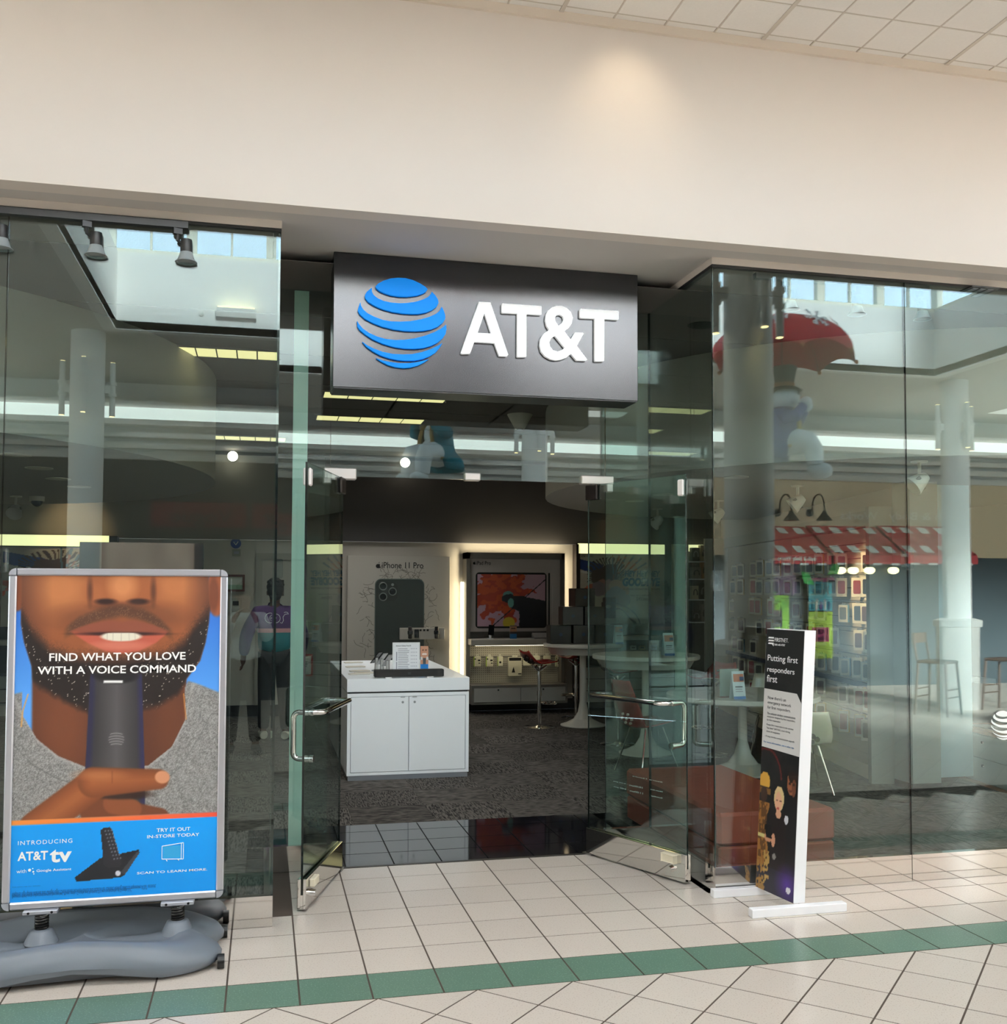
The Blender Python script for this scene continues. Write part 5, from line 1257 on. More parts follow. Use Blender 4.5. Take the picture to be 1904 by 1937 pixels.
stool(3.54, 7.80, PI/2+.15, M_shr, M_shr, 'red shell bar stool at the table with black cartons'); stool(4.28, 8.62, -2.6, M_shr, M_shr, 'red shell bar stool hidden behind the far round table')
stool(4.03, 6.25, PI/2-.1, M_shw, M_shr, 'cream shell bar stool left behind the nearer tall table'); stool(4.74, 5.32, -PI/2+.35, M_shw, M_shr, 'cream shell bar stool on the right of the nearer tall table')
def shell_chair(x, y, rz, top, under, lab, back=.40, h=.45):
    t = thing('shell_chair', lab, 'chair', (x, y, 0), rz, 'four-legged shell chairs')
    b = B(); n = 20; rows = []
    for i in range(n+1):
        s = i/n
        if s < .55: y_, z = -.24+.42*s/.55, .02*math.cos(s/.55*PI)-.005
        else: f = (s-.55)/.45; y_, z = .18+.16*f, -.025+back*f**1.25*1.0
        hw = .22*(1-.25*(1-min(1, s*4))**2)*(1-.30*max(0, (s-.7)/.3)**1.5)
        rows.append([b.bm.verts.new((hw*(2*k/8-1), y_-.03*(2*k/8-1)**2*(s > .5), z+.03*(2*k/8-1)**2*(s <= .55))) for k in range(9)])
    for A, C in zip(rows, rows[1:]):
        for k in range(8): b.bm.faces.new((A[k], A[k+1], C[k+1], C[k]))
    o = b.build('shell', [top], t, True, 60, (0, 0, h)); o.data.materials.append(under); md = o.modifiers.new('s', 'SOLIDIFY'); md.thickness = .012; md.offset = -1; md.material_offset = 1; md.material_offset_rim = 1
    b = B()
    for hx, f in ((-.08, .28), (0, .28), (.08, .28), (-.04, .18), (.04, .18), (-.04, .38), (.04, .38)):
        b.cyl((hx, .18+.16*f-.004, h-.025+back*f**1.25), (hx, .18+.16*f+.016, h-.03+back*f**1.25), .022 if top is M_shw else .012, n=12)
    b.build('perforation', mat('hole_shadow', '2A2420', .8) if top is M_shw else mat('hole_light', 'D8B8AA', .5), t)['kind'] = 'stuff'
    for sx in (-1, 1):
        for sy in (-1, 1):
            o = B(); o.tube([(sx*.12, sy*.10, h-.02), (sx*.22, sy*.22, 0)], .009, 8); o.build('leg', M_chrome, t, True)
shell_chair(3.72, 4.55, PI/2+.25, M_shr, M_shr, 'red shell chair with thin chrome legs behind the maroon ottoman', .46)
shell_chair(4.70, 3.42, PI-.25, M_shw, M_shr, 'cream perforated shell chair in front of the low round table', .30, .44); shell_chair(5.28, 5.05, -.45, M_shw, M_shw, 'cream shell chair behind the low round table', .42)
# ---- ottoman
t = thing('ottoman', 'maroon upholstered rectangular ottoman just inside the right glass', 'ottoman', (3.19, 1.81, 0))
M_ott = mat('maroon_vinyl', '93402E', .45, bump=(40, .05))
bx('seat_block', M_ott, -.39, -.80, .20, .39, .80, .398, t, .02); bx('base_block', M_ott, -.385, -.795, .03, .385, .795, .197, t, .012)
b = B()
for sx in (-.34, .34):
    for sy in (-.74, .74): b.cyl((sx, sy, 0), (sx, sy, .032), .025, n=10)
b.build('foot', M_black, t)

# ---- left rear: door, framed certificates, keypad, round sign
yw = SY1-.004
dr = struct('door_3'); a_, e_ = at(493, 1338, y=yw), at(640, 1060, y=yw)
b = B(); b.box(a_.x-.09, yw-.03, .15, a_.x, yw, e_.z+.09); b.box(a_.x, yw-.03, e_.z, e_.x-.30, yw, e_.z+.09); b.box(e_.x-.39, yw-.03, .15, e_.x-.30, yw, e_.z); b.build('door_frame', mat('door_frame_grey', '9B978F', .6), dr)
bx('leaf', mat('door_leaf', 'A8A49C', .6), a_.x, yw-.015, .15, e_.x-.39, yw, e_.z, dr)
def wallframe(u0, v0, u1, v1, fr, inn, lab, nm='picture_frame', cat='picture'):
    p, q = at(u0, v1, y=yw-.03), at(u1, v0, y=yw-.03); t = thing(nm, lab, cat, (p.x, yw-.03, p.z)); w, h = q.x-p.x, q.z-p.z
    b = B(); f = .03; b.box(0, 0, 0, w, .026, f); b.box(0, 0, h-f, w, .026, h); b.box(0, 0, f, f, .026, h-f); b.box(w-f, 0, f, w, .026, h-f); b.build('frame', fr, t); bx('print', inn, f, .012, f, w-f, .02, h-f, t)
    return t, w, h
t, w, h = wallframe(425, 1087, 463, 1119, mat('frame_redbrown', '5A2A24', .5), mat('cert_pale', 'C9CFC6', .6), 'red-framed certificate on the back wall beside the poster stand'); bx('print_band', mat('cert_green', '8FAE98', .6), .03, .010, .03, w-.03, .012, h*.4, t)
t, w, h = wallframe(523, 1097, 537, 1127, K_blk, mat('cert_teal', '7FAF9E', .6), 'small black-framed green picture beside the head of the standing man')
t, w, h = wallframe(432, 1131, 458, 1155, mat('keypad_grey', 'A6A69E', .5), mat('keypad_plate', 'B6B6AE', .5), 'grey wall keypad below the red-framed certificate', 'wall_keypad', 'keypad'); bx('display', K_blk, w*.3, .006, h*.4, w*.75, .013, h*.75, t)
p = at(446, 1028, y=yw); t = thing('round_sign', 'round blue wall sign above a small notice', 'sign', (p.x, yw, p.z)); b = B(); b.cyl((0, -.012, 0), (0, 0, 0), .07, n=24); b.build('disc', mat('sign_blue', '1D3F8C', .5), t, True); b = B(); b.tube([(-.03, -.014, .02), (0, -.014, -.02), (.03, -.014, .025)], .006, 6); b.build('symbol', K_w, t)
p, q = at(439, 1052, y=yw), at(455, 1039, y=yw); t = thing('notice', 'small grey notice under the round blue sign', 'notice', (p.x, yw, p.z)); bx('sheet', mat('notice_grey', '8E9088', .6), 0, -.006, 0, q.x-p.x, 0, q.z-p.z, t); bx('print', K_inkl, .02, -.008, .03, q.x-p.x-.02, -.006, q.z-p.z-.03, t)
p = at(1062, 884, y=9.62); t = thing('fire_alarm', 'red fire alarm with clear strobe high on the charcoal bulkhead', 'alarm', (p.x, 9.639, p.z)); bx('housing', mat('alarm_red', '8E1A1E', .4), -.04, -.05, -.02, .05, 0, .16, t, .006); b = B(); b.sph((0, -.05, -.06), (.045, .04, .045), 12); b.build('strobe', mat('strobe_clear', 'C8CCC8', .2), t, True)
# ---- poster board just inside the left pane: the top of a forehead portrait
p, q = at(145, 1300, y=.98), at(385, 1028, y=.98)
t = thing('portrait_board', 'tall portrait board inside the left glass showing a forehead above the poster stand', 'poster', ((p.x+q.x)/2, .98, 0)); w, h = q.x-p.x, q.z
u, v = np.meshgrid(np.linspace(0, 1, 60), np.linspace(0, 1, 90)); n1 = vnoise(u, v, 8, 71)
I = np.zeros((90, 60, 3))+[150, 122, 112]; I += ((n1-.5)*26)[..., None]; I[(u < .16)] = [58, 60, 62]; I[(u > .93)] = [72, 44, 40]; I -= (np.clip((np.abs(u-.55)-.32)/.15, 0, 1)*60)[..., None]; I[(np.abs(v-.15) < .012) & (np.abs(np.abs(u-.55)-.17) < .12)] = [66, 48, 44]
bx('board', mat('board_back', '5C5C5A', .6), -w/2, .002, 0, w/2, .03, h, t); sheet('print', w, h, np.clip(I, 0, 255), (-w/2, 0, 0), (1, 0, 0), (0, 0, 1), None, t)
bx('foot', M_black, -w/2, -.05, 0, w/2, .12, .012, t)

# ---- shop lights
M_tube = mat('fluorescent', 'FFF6CC', .5, emit=1.15, ecol='FFEFA8'); M_rail = mat('track_black', '121314', .45); M_can = mat('can_trim', 'C8C2B4', .4); M_canl = mat('can_lens', 'FFF2CC', .5, emit=3)
def trof(u0, v0, u1, v1, d, lab):
    p, q = at(u0, v0, z=ZI-.01), at(u1, v1, z=ZI-.01); y = (p.y+q.y)/2
    t = thing('ceiling_light', lab, 'lamp', ((p.x+q.x)/2, y, ZI-.012), 0, 'fluorescent fixtures in the shop ceiling'); w = q.x-p.x
    n = 5
    for i in range(n): bx('diffuser', M_tube, -w/2+w*i/n+.006, -d/2, -.004, -w/2+w*(i+1)/n-.006, d/2, .008, t)
    b = B(); b.box(-w/2-.03, -d/2-.03, -.002, w/2+.03, -d/2, .0115); b.box(-w/2-.03, d/2, -.002, w/2+.03, d/2+.03, .0115)
    for i in range(n+1): b.box(-w/2+w*i/n-.006, -d/2, -.002, -w/2+w*i/n+.006, d/2, .0115)
    b.build('frame', M_cei, t)
trof(331, 660, 524, 676, .28, 'long fluorescent ceiling light above the left pane, nearest the glass'); trof(395, 826, 540, 832, .28, 'long fluorescent ceiling light far back on the left')
trof(598, 790, 800, 797, .28, 'long fluorescent ceiling light over the counter, left of the turquoise snowman'); trof(612, 745, 842, 757, .28, 'long fluorescent ceiling light showing under the hanging shop sign')
def can(u, v, z, lab, dark=False):
    p = at(u, v, z=z-.004); t = thing('downlight', lab, 'lamp', (p.x, p.y, z), 0, 'round recessed downlights')
    b = B(); b.lathe([(.085, 0), (.105, 0), (.105, -.006), (.085, -.006)], 24); b.build('trim_ring', K_blk if dark else M_can, t, True); b = B(); b.cyl((0, 0, -.003), (0, 0, -.0005), .085, n=24); b.build('lens', M_canl, t)
for i, (u0, v0) in enumerate(((30, 861), (74, 886), (110, 906), (150, 921))): can(u0, v0, 2.70, 'round downlight under the left curved bulkhead, %s from the glass' % NUM[i])
for i, (u0, v0) in enumerate(((1392, 903), (1254, 936), (1200, 948))): can(u0, v0, 2.70, 'round downlight under the right curved bulkhead, %s from the glass' % NUM[i])
can(1328, 615, ZI, 'black-ringed downlight high behind the glass corner', True)
def eyeball(u, v, z, lab, aim):
    p = at(u, v, z=z); t = thing('spotlight', lab, 'lamp', (p.x, p.y, z), aim, 'white eyeball spotlights')
    b = B(); b.cyl((0, 0, -.012), (0, 0, -.001), .06, n=16); b.cyl((0, 0, -.10), (0, 0, -.01), .014, n=8); b.build('stem', M_can, t, True)
    R_ = Matrix.Translation((0, 0, -.15)) @ Matrix.Rotation(.9, 4, 'Y')
    b = B(); b.lathe([(0, .07), (.035, .065), (.05, .03), (.075, -.05), (.08, -.07), (.06, -.068), (0, -.03)], 18); b.xf(R_); b.build('head', mat('spot_white', 'D5D3CA', .4), t, True)
    b = B()
    for k in range(3): b.box(.058*math.cos(k*2.1)-.012, .058*math.sin(k*2.1)-.012, -.035, .058*math.cos(k*2.1)+.012, .058*math.sin(k*2.1)+.012, .0)
    b.xf(R_); b.build('vent_slot', M_bay, t)
eyeball(1508, 918, 2.70, 'white eyeball spotlight hanging above the striped awnings', -.4); eyeball(1738, 872, 2.70, 'white eyeball spotlight left of the mirrored white column', -.2); eyeball(1358, 946, 2.70, 'white eyeball spotlight just right of the glass corner', -.6); eyeball(1243, 962, 2.70, 'white eyeball spotlight behind the open right door', -.8); eyeball(30, 938, 2.70, 'white eyeball spotlight beside the dome camera on the left', 1.5)
p = at(70, 939, z=2.70); t = thing('dome_camera', 'white dome camera under the left curved bulkhead', 'camera', (p.x, p.y, 2.699)); b = B(); b.cyl((0, 0, -.05), (0, 0, 0), .075, n=20); b.build('housing', M_can, t, True); b = B(); b.sph((0, 0, -.05), .06, 14); b.build('dome', M_scr, t, True)
def track(u0, v0, u1, v1, heads, lab, side):
    p, q = at(u0, v0, z=ZI-.02), at(u1, v1, z=ZI-.02); y = (p.y+q.y)/2
    t = thing('track_rail', lab, 'lamp', (0, y, ZI)); bx('rail', M_rail, p.x, -.02, -.035, q.x, .02, -.001, t)
    for i, u in enumerate(heads):
        x = at(u, v0, z=ZI-.02).x; x = p.x+(q.x-p.x)*(u-u0)/(u1-u0)
        g = thing('track_spotlight', 'black track spotlight, %s on the %s rail' % (NUM[i], side), 'lamp', (x, y, ZI-.036), .3, 'black track spotlights')
        bx('adapter', M_rail, -.022, -.014, -.03, .022, .014, 0, g); b = B(); b.tube([(0, 0, -.03), (.0, -.0, -.06), (.03, 0, -.08)], .008, 8); b.build('arm', M_rail, g)
        b = B(); b.lathe([(0, -.05), (.028, -.05), (.03, -.07), (.03, -.115), (.028, -.12), (0, -.118)], 18, (.045, 0, 0)); b.build('lamp_housing', M_rail, g, True)
        b = B(); b.lathe([(.03, -.116), (.046, -.165), (.056, -.168), (.050, -.162)], 20, (.045, 0, 0)); b.build('snoot', mat('track_grey', '8F989A', .3), g, True)
track(-150, 388, 356, 428, (-20, 158, 335), 'black ceiling track behind the left glass', 'left'); track(1426, 523, 1755, 548, (1482, 1607, 1735), 'black ceiling track behind the right glass', 'right')
p = at(1844, 551, z=ZI-.002); t = thing('ceiling_vent', 'small dark ceiling vent near the right edge', 'vent', (p.x, p.y, ZI)); b = B(); b.box(-.1, -.1, -.008, .1, .1, -.0005); b.build('frame', M_rail, t)
for k in range(3): bx('slat', M_kick, -.08+k*.055, -.08, -.012, -.04+k*.055, .08, -.008, t)
for i, (u, v) in enumerate(((440, 863), (766, 875), (1272, 888))):
    p = at(u, v, y=9.50); t = thing('globe_lamp', 'round glowing lamp high on the shop back wall, %s of three from the left' % NUM[i], 'lamp', (p.x, 9.50, p.z), 0, 'round lamps on the back bulkhead')
    b = B(); b.sph((0, 0, 0), .068, 18); b.build('globe', mat('globe_glow', 'FFF3D8', .5, emit=9), t, True); b = B(); b.cyl((0, .06, 0), (0, .139, 0), .02, n=10); b.cyl((0, .12, 0), (0, .139, 0), .05, n=14); b.build('wall_mount', M_rail, t)
p = at(983, 789, z=ZI-.03); t = thing('ceiling_speaker', 'white cone-shaped ceiling device under the hanging sign', 'device', (p.x, p.y, ZI)); b = B(); b.lathe([(0, -.16), (.05, -.16), (.07, -.13), (.13, -.02), (.14, 0), (0, 0)], 24); b.build('cone', M_can, t, True); b = B(); b.cyl((0, 0, -.17), (0, 0, -.16), .035, n=14); b.build('lens', M_bay, t)
l = lamp('wall_spot', 'SPOT', (-2.2, 8.7, 3.3), 60, (1, .62, .30), (-2.3, 9.68, 2.45), .05); l.data.spot_size = .9; l.data.spot_blend = 1
l = lamp('wall_spot', 'SPOT', (5.0, 9.0, 3.3), 12, (1, .45, .20), (5.3, 9.64, 2.45), .05); l.data.spot_size = .8; l.data.spot_blend = .6
for x, y in ((1.3, 3.2), (1.3, 6.5), (1.3, 8.6)): lamp('shop_fill_light', 'AREA', (x, y, ZI-.03), 17, (.97, .97, .95), (x, y, 0), (2.2, .28)).data.spread = 1.7  # fill without fixtures, added to lift the floor and counter

l = lamp('counter_fill_spot', 'SPOT', (1.40, 1.95, 3.50), 110, (.90, .96, 1), (1.42, 4.67, .45), .06); l.data.spot_size = .62; l.data.spot_blend = .7  # added fill beam on the counter front, belongs to no track
# ================================================================ hanging shop sign
def proj(P):
    P = np.asarray(P)-np.array(CP); A = np.array([CR, CU, _d]); q = P @ A.T
    return 952+FPX*q[..., 0]/q[..., 2], CYP-FPX*q[..., 1]/q[..., 2]
YS = 1.17
M_sign = mat('satin_graphite', '434446', .24, .7); M_globe = mat('globe_azure', '0882E6', .5, spec=.2, emit=.30, ecol='0A90F5'); M_ltr = mat('sign_white', 'F4F6F8', .4, emit=.25)  # globe and letters given a slight glow to lift their colour
t = thing('shop_sign', 'hanging dark box sign with a striped blue globe and AT&T in raised white letters', 'sign', (1.43, YS, 2.892))
bx('sign_box', M_sign, -.926, 0, 0, .926, .235, ZS-.004-2.892, t, .003)
bx('underside_lip', M_black, -.92, .004, -.006, .92, .23, 0, t)
G = [[(478,300),(520,255),(620,200),(750,160),(880,148),(1020,155),(1150,190),(1290,255),(1380,315),(1413,352),(1390,395),(1330,430),(1220,465),(1050,485),(900,482),(760,462),(640,425),(550,385),(490,335)],
 [(408,325),(412,400),(440,455),(510,515),(620,565),(760,595),(900,607),(1050,602),(1200,580),(1330,540),(1420,495),(1465,450),(1490,400),(1560,475),(1600,540),(1610,600),(1580,665),(1500,725),(1390,770),(1260,795),(1120,797),(960,787),(780,760),(600,710),(450,645),(340,575),(290,510),(285,460),(320,400)],
 [(205,585),(215,650),(255,720),(330,785),(450,848),(600,905),(760,935),(930,938),(1100,930),(1280,900),(1440,855),(1560,800),(1630,745),(1668,670),(1700,730),(1730,820),(1730,890),(1690,955),(1600,1025),(1480,1075),(1340,1100),(1180,1108),(1000,1102),(800,1075),(600,1025),(420,955),(280,880),(190,800),(158,740),(170,680)],
 [(145,925),(180,985),(250,1065),(360,1140),(500,1205),(660,1250),(830,1270),(1000,1265),(1180,1240),(1370,1190),(1540,1125),(1660,1060),(1745,990),(1752,1080),(1735,1160),(1690,1230),(1600,1310),(1480,1370),(1340,1410),(1180,1425),(1000,1420),(800,1390),(600,1330),(420,1250),(290,1165),(190,1085),(150,1020)],
 [(240,1300),(330,1365),(450,1425),(600,1480),(780,1518),(960,1528),(1130,1522),(1300,1490),(1480,1430),(1600,1370),(1680,1325),(1630,1410),(1560,1490),(1460,1555),(1330,1610),(1180,1638),(1040,1640),(880,1628),(720,1595),(560,1540),(420,1465),(310,1385)],
 [(490,1595),(600,1635),(740,1665),(900,1685),(1060,1685),(1200,1670),(1320,1645),(1440,1612),(1350,1670),(1240,1725),(1100,1762),(980,1770),(840,1755),(700,1715),(580,1655)]]
def locs(pts, u0, v0, k):
    o = []
    for x, y in pts:
        g = at(u0+x*k, v0+y*k, y=YS-.02); o.append((g.x-1.43, g.z-2.892))
    return o
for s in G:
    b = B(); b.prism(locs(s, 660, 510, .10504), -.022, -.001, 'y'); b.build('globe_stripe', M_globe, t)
K = .17332
LT = {'A': [[(262,64),(388,71),(582,640),(566,660),(482,655),(430,515),(212,502),(165,630),(80,633),(63,622)], [(322,190),(395,410),(248,402)]],
 'T': [[(518,82),(940,110),(946,118),(945,200),(936,208),(780,198),(780,660),(772,667),(686,667),(678,660),(680,192),(518,184),(510,176),(511,92)]],
 'amp': [[(1310,397),(1398,400),(1405,412),(1330,545),(1443,692),(1432,708),(1325,703),(1265,632),(1220,670),(1160,695),(1100,702),(1040,690),(980,655),(940,605),(925,540),(932,470),(965,415),(1028,370),(1000,325),(986,265),(992,205),(1015,160),(1055,127),(1105,110),(1165,110),(1220,130),(1265,175),(1287,235),(1275,300),(1240,350),(1195,385),(1262,475)], [(1130,325),(1098,275),(1090,238),(1108,210),(1145,204),(1178,222),(1188,255),(1170,292)], [(1090,435),(1198,565),(1165,592),(1120,605),(1072,592),(1038,550),(1030,505),(1050,462)]],
 'T2': [[(1372,140),(1780,163),(1788,172),(1787,254),(1778,262),(1630,252),(1628,705),(1620,714),(1534,714),(1524,706),(1524,247),(1370,240),(1362,230),(1363,150)]]}
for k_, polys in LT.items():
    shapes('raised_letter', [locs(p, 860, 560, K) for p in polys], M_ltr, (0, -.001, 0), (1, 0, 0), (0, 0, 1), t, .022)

# ================================================================ decals on the glass
def globe_decal(cx, cz, y, s, m, name='globe_stripe', par=None):
    for g in G:
        b = B(); b.prism([(cx+(x-945)/1620*s, cz-(z-960)/1620*s) for x, z in g], y-.0015, y, 'y'); b.build(name, m, par)
p = at(1897, 1372, y=yg-.007); t = thing('globe_decal', 'white striped globe sticker on the glass at the right edge', 'sticker', (0, 0, 0)); globe_decal(p.x, p.z, yg-.0065, at(1920, 1372, y=yg).x-at(1873, 1372, y=yg).x, mat('decal_white', 'EEF4F2', .6), 'globe_stripe', t)
# opening hours on the outer face of the right door (read from behind here)
a2 = math.atan2(.99-1.783, 2.591-2.237); dd = Vector((math.cos(a2), math.sin(a2), 0)); nd = Vector((-dd.y, dd.x, 0)); Hd = Vector((2.237, 1.783, 0))
M_dec = mat('decal_white', 'EEF4F2', .6)
def hours(s, u0, v0, u1, v1):
    """u0,v1 .. the box its mirrored image fills"""
    p, q = onp(u1, v1, Hd, nd), onp(u0, v0, Hd, nd)
    x1, x0 = (Vector(p)-Hd).dot(dd), (Vector(q)-Hd).dot(dd)
    text(s, M_dec, (x1, .0075, p.z), abs(x1-x0), q.z-p.z, d2, .012, ux=(-1, 0, 0), ext=.0006)
hours('Store Hours', 1194, 1467, 1251, 1481); hours('Mon-Sat', 1228, 1492, 1251, 1499); hours('Sunday', 1229, 1504, 1251, 1512)
hours('10:00am', 1188, 1483.5, 1213, 1492); hours('11:00am', 1189, 1494, 1214, 1503); hours('- 9:00 pm', 1158, 1477, 1186, 1485); hours('- 6:00 pm', 1159, 1487, 1187, 1496)

# ================================================================ poster stand on the left
YP0 = .425
c0, c1 = at(17, 1712, y=YP0), at(432, 1076, y=YP0)
x0, x1 = at(2, 1712, y=YP0).x, at(417, 1700, y=YP0).x; z0 = at(208, 1711, y=YP0).z; z1 = at(225, 1076, y=YP0).z
x1 = at(431, 1078, y=YP0).x; x0 = at(17, 1078, y=YP0).x
ps = thing('poster_stand', 'silver framed pavement poster stand on a grey base showing a bearded face and a remote', 'sign', ((x0+x1)/2, .44, 0))
XC = (x0+x1)/2
M_frame = mat('satin_silver', 'C9CAD2', .32, .75); M_corner = mat('corner_grey', 'A9ACB4', .4, .3); M_base = mat('grey_polymer', '69717B', .42, bump=(90, .04)); M_spr = mat('spring_black', '121212', .35, .3)
W2, fw = (x1-x0)/2, .034
rc = .032
b = B(); b.box(-W2+rc, -.018, z0, W2-rc, .018, z0+fw, .006); b.box(-W2+rc, -.018, z1-fw, W2-rc, .018, z1, .006); b.box(-W2, -.018, z0+rc, -W2+fw, .018, z1-rc, .006); b.box(W2-fw, -.018, z0+rc, W2, .018, z1-rc, .006)
b.build('frame', M_frame, ps)
for sx in (-1, 1):
    for sz, zz in ((-1, z0), (1, z1)):
        pts = [(sx*(W2-rc), zz)]+[(sx*(W2-rc+rc*math.sin(k*PI/12)), zz-sz*(rc-rc*math.cos(k*PI/12))) for k in range(7)]+[(sx*(W2-fw), zz-sz*rc), (sx*(W2-fw), zz-sz*fw), (sx*(W2-rc), zz-sz*fw)]
        b = B(); b.prism(pts, -.0185, .0185, 'y'); b.build('frame_corner', M_corner, ps)
bx('back_panel', mat('panel_back_grey', '9A9DA2', .5), -W2+fw-.004, -.004, z0+fw-.004, W2-fw+.004, .010, z1-fw+.004, ps)
# picture
ix0, iz0, iw, ih = -W2+fw-.002, z0+fw-.002, 2*(W2-fw)+.004, z1-z0-2*fw+.004
NX, NY = 250, 385
X, Z = np.meshgrid(np.linspace(XC+ix0, XC+ix0+iw, NX), np.linspace(iz0+ih, iz0, NY))
U, V = proj(np.stack([X, np.full_like(X, .433), Z], -1))
def fbm(f, seed): 
    u_, v_ = (U-U.min())/(U.max()-U.min()), (V-V.min())/(V.max()-V.min())
    return vnoise(u_, v_*1.5, f, seed)*.6+vnoise(u_, v_*1.5, f*2.3, seed+1)*.4-.5
wn = np.random.default_rng(5).random(U.shape)-.5
I = np.zeros((NY, NX, 3)); 
def mixc(mask, col):
    global I
    k = np.clip(mask, 0, 1)[..., None]; I = I*(1-k)+np.asarray(col, float)*k
def soft(d, w): return np.clip(.5-d/w, 0, 1)           # d < 0 inside
def ell(cx, cy, rx, ry, w=.15): return soft(np.hypot((U-cx)/rx, (V-cy)/ry)-1, w)
def interp(pts): 
    ys, xs = zip(*pts); return np.interp(V, ys, xs)
def curve(pts):
    xs, ys = zip(*pts); return np.interp(U, xs, ys)
g = np.clip((V-1150)/170, 0, 1)[..., None]; I = np.array([44, 108, 200])*(1-g)+np.array([86, 160, 242])*g
# ears
mixc(ell(33, 1118, 16, 38), [112, 60, 36]); mixc(ell(410, 1120, 18, 46), [150, 84, 52]); mixc(ell(404, 1125, 10, 34, .5), [104, 54, 34])
xl = interp([(1080, 40), (1150, 40), (1180, 40), (1215, 46), (1260, 60), (1300, 62), (1480, 60)]); xr = interp([(1080, 394), (1150, 397), (1180, 394), (1215, 388), (1250, 378), (1285, 352), (1480, 350)])
face = soft(np.maximum(xl-U, U-xr), 4)
mixc(face, [134, 76, 44])
mixc(face*ell(112, 1112, 58, 46, 1.2), [178, 112, 68]); mixc(face*ell(334, 1106, 48, 42, 1.2), [172, 106, 64]); mixc(face*soft(U-70, 60)*.7, [72, 40, 30]); mixc(face*soft(372-U, 50)*.75, [78, 44, 32])
mixc(face*ell(160, 1168, 60, 22, 1.)*.5, [96, 54, 34]); mixc(face*ell(300, 1165, 50, 22, 1.)*.5, [96, 54, 34])
# nose
mixc(ell(230, 1116, 64, 34, .5), [150, 86, 50]); mixc(ell(232, 1108, 24, 26, 1.), [196, 128, 82]); mixc(ell(182, 1124, 16, 16, .8)*.6, [160, 94, 56])
mixc(ell(170, 1118, 5, 24, 1.2)*.8, [70, 36, 22]); mixc(ell(290, 1118, 5, 24, 1.2)*.8, [70, 36, 22])
mixc(ell(200, 1138, 19, 5.5, .8), [34, 14, 10]); mixc(ell(262, 1138, 19, 5.5, .8), [34, 14, 10]); mixc(ell(230, 1147, 50, 8, 1.)*.55, [62, 34, 22])
# neck
nk = soft(np.maximum(62-U, U-350), 10)*soft(1285-V, 20); mixc(nk, [84, 46, 30]); mixc(nk*ell(120, 1372, 44, 90, 1.2)*.6, [122, 68, 42]); mixc(nk*ell(325, 1370, 30, 70, 1.2)*.5, [104, 58, 36])
# beard
yb = curve([(30, 1150), (44, 1162), (60, 1195), (95, 1230), (140, 1246), (230, 1246), (310, 1240), (350, 1212), (378, 1172), (400, 1150)])
ye = curve([(30, 1200), (60, 1290), (85, 1306), (130, 1332), (160, 1344), (230, 1350), (300, 1334), (335, 1316), (370, 1262), (400, 1210)])
be = face*soft(yb-V+8*fbm(30, 1), 26)*soft(V-ye+10*fbm(34, 2), 16); mixc(be, [28, 20, 18])
mixc(be*(wn > .485), [190, 180, 170]); mixc(face*soft(np.abs(V-yb)-16, 22)*.35*(wn > 0), [40, 26, 20])
# moustache
ym = curve([(120, 1200), (150, 1178), (190, 1162), (230, 1156), (270, 1162), (302, 1180), (326, 1202)])
mu = soft(np.abs(V-ym)-10+4*fbm(40, 3), 9)*soft(np.abs(U-224)-98, 14); mixc(mu*.75, [66, 42, 30]); mixc(mu*(wn > .36)*.5, [130, 96, 70])
# mouth
yu = curve([(130, 1194), (170, 1180), (205, 1173), (230, 1176), (255, 1173), (290, 1182), (320, 1194)]); yo = curve([(130, 1195), (190, 1199), (230, 1200), (268, 1199), (320, 1195)])
mixc(soft(np.maximum(yu-V, V-yo), 4)*soft(np.abs(U-225)-94, 8), [126, 68, 50])
ylo = curve([(135, 1196), (165, 1216), (200, 1232), (230, 1236), (262, 1232), (295, 1216), (318, 1196)])
mixc(soft(np.maximum(yo-V, V-ylo), 4)*soft(np.abs(U-226)-90, 8), [176, 86, 68]); mixc(ell(228, 1221, 50, 8, 1.)*.5, [216, 138, 118])
mixc(ell(228, 1199, 84, 3.5, .8), [44, 16, 14]); te = ell(229, 1204, 38, 9, .25)*soft(1197-V, 2); mixc(te, [226, 222, 204])
for xx in (203, 214, 229, 244, 255): mixc(te*soft(np.abs(U-xx)-.5, 1.2)*.55, [150, 140, 126])
# shirt, collar, chain
collar = curve([(18, 1300), (42, 1352), (70, 1398), (110, 1430), (160, 1450), (280, 1448), (325, 1412), (350, 1362), (362, 1300), (372, 1288), (420, 1296)])
sh = soft(collar-V, 3)*soft(1290-V, 6)*((U < 62) | (V > collar)); sh = np.where((U > 350), soft(curve([(350, 1300), (356, 1288), (380, 1296), (420, 1312)])-V, 4), sh); sh = np.where(U < 58, soft(curve([(10, 1322), (30, 1312), (60, 1306)])-V, 4), sh)
sh = np.where((U < 160) & (U > 42) & (V < collar), 0, sh)
mixc(sh, [132, 131, 130]); I += (sh*(wn*58+fbm(90, 7)*40))[..., None]
seam = curve([(18, 1400), (60, 1446), (110, 1474), (160, 1488), (300, 1486), (340, 1452), (372, 1402), (400, 1350)]); mixc(sh*soft(np.abs(V-seam)-1.2, 2)*.7, [92, 92, 92])
mixc(sh*soft(np.abs(V-collar)-6, 6)*.5, [180, 178, 175])
mixc(soft(np.abs(U-interp([(1310, 54), (1345, 43), (1376, 40)]))-1.2, 1.5)*((V > 1312) & (V < 1376)), [214, 160, 86]); mixc(soft(np.abs(U-interp([(1310, 347), (1360, 352)]))-1, 1.5)*((V > 1312) & (V < 1362)), [190, 130, 70])
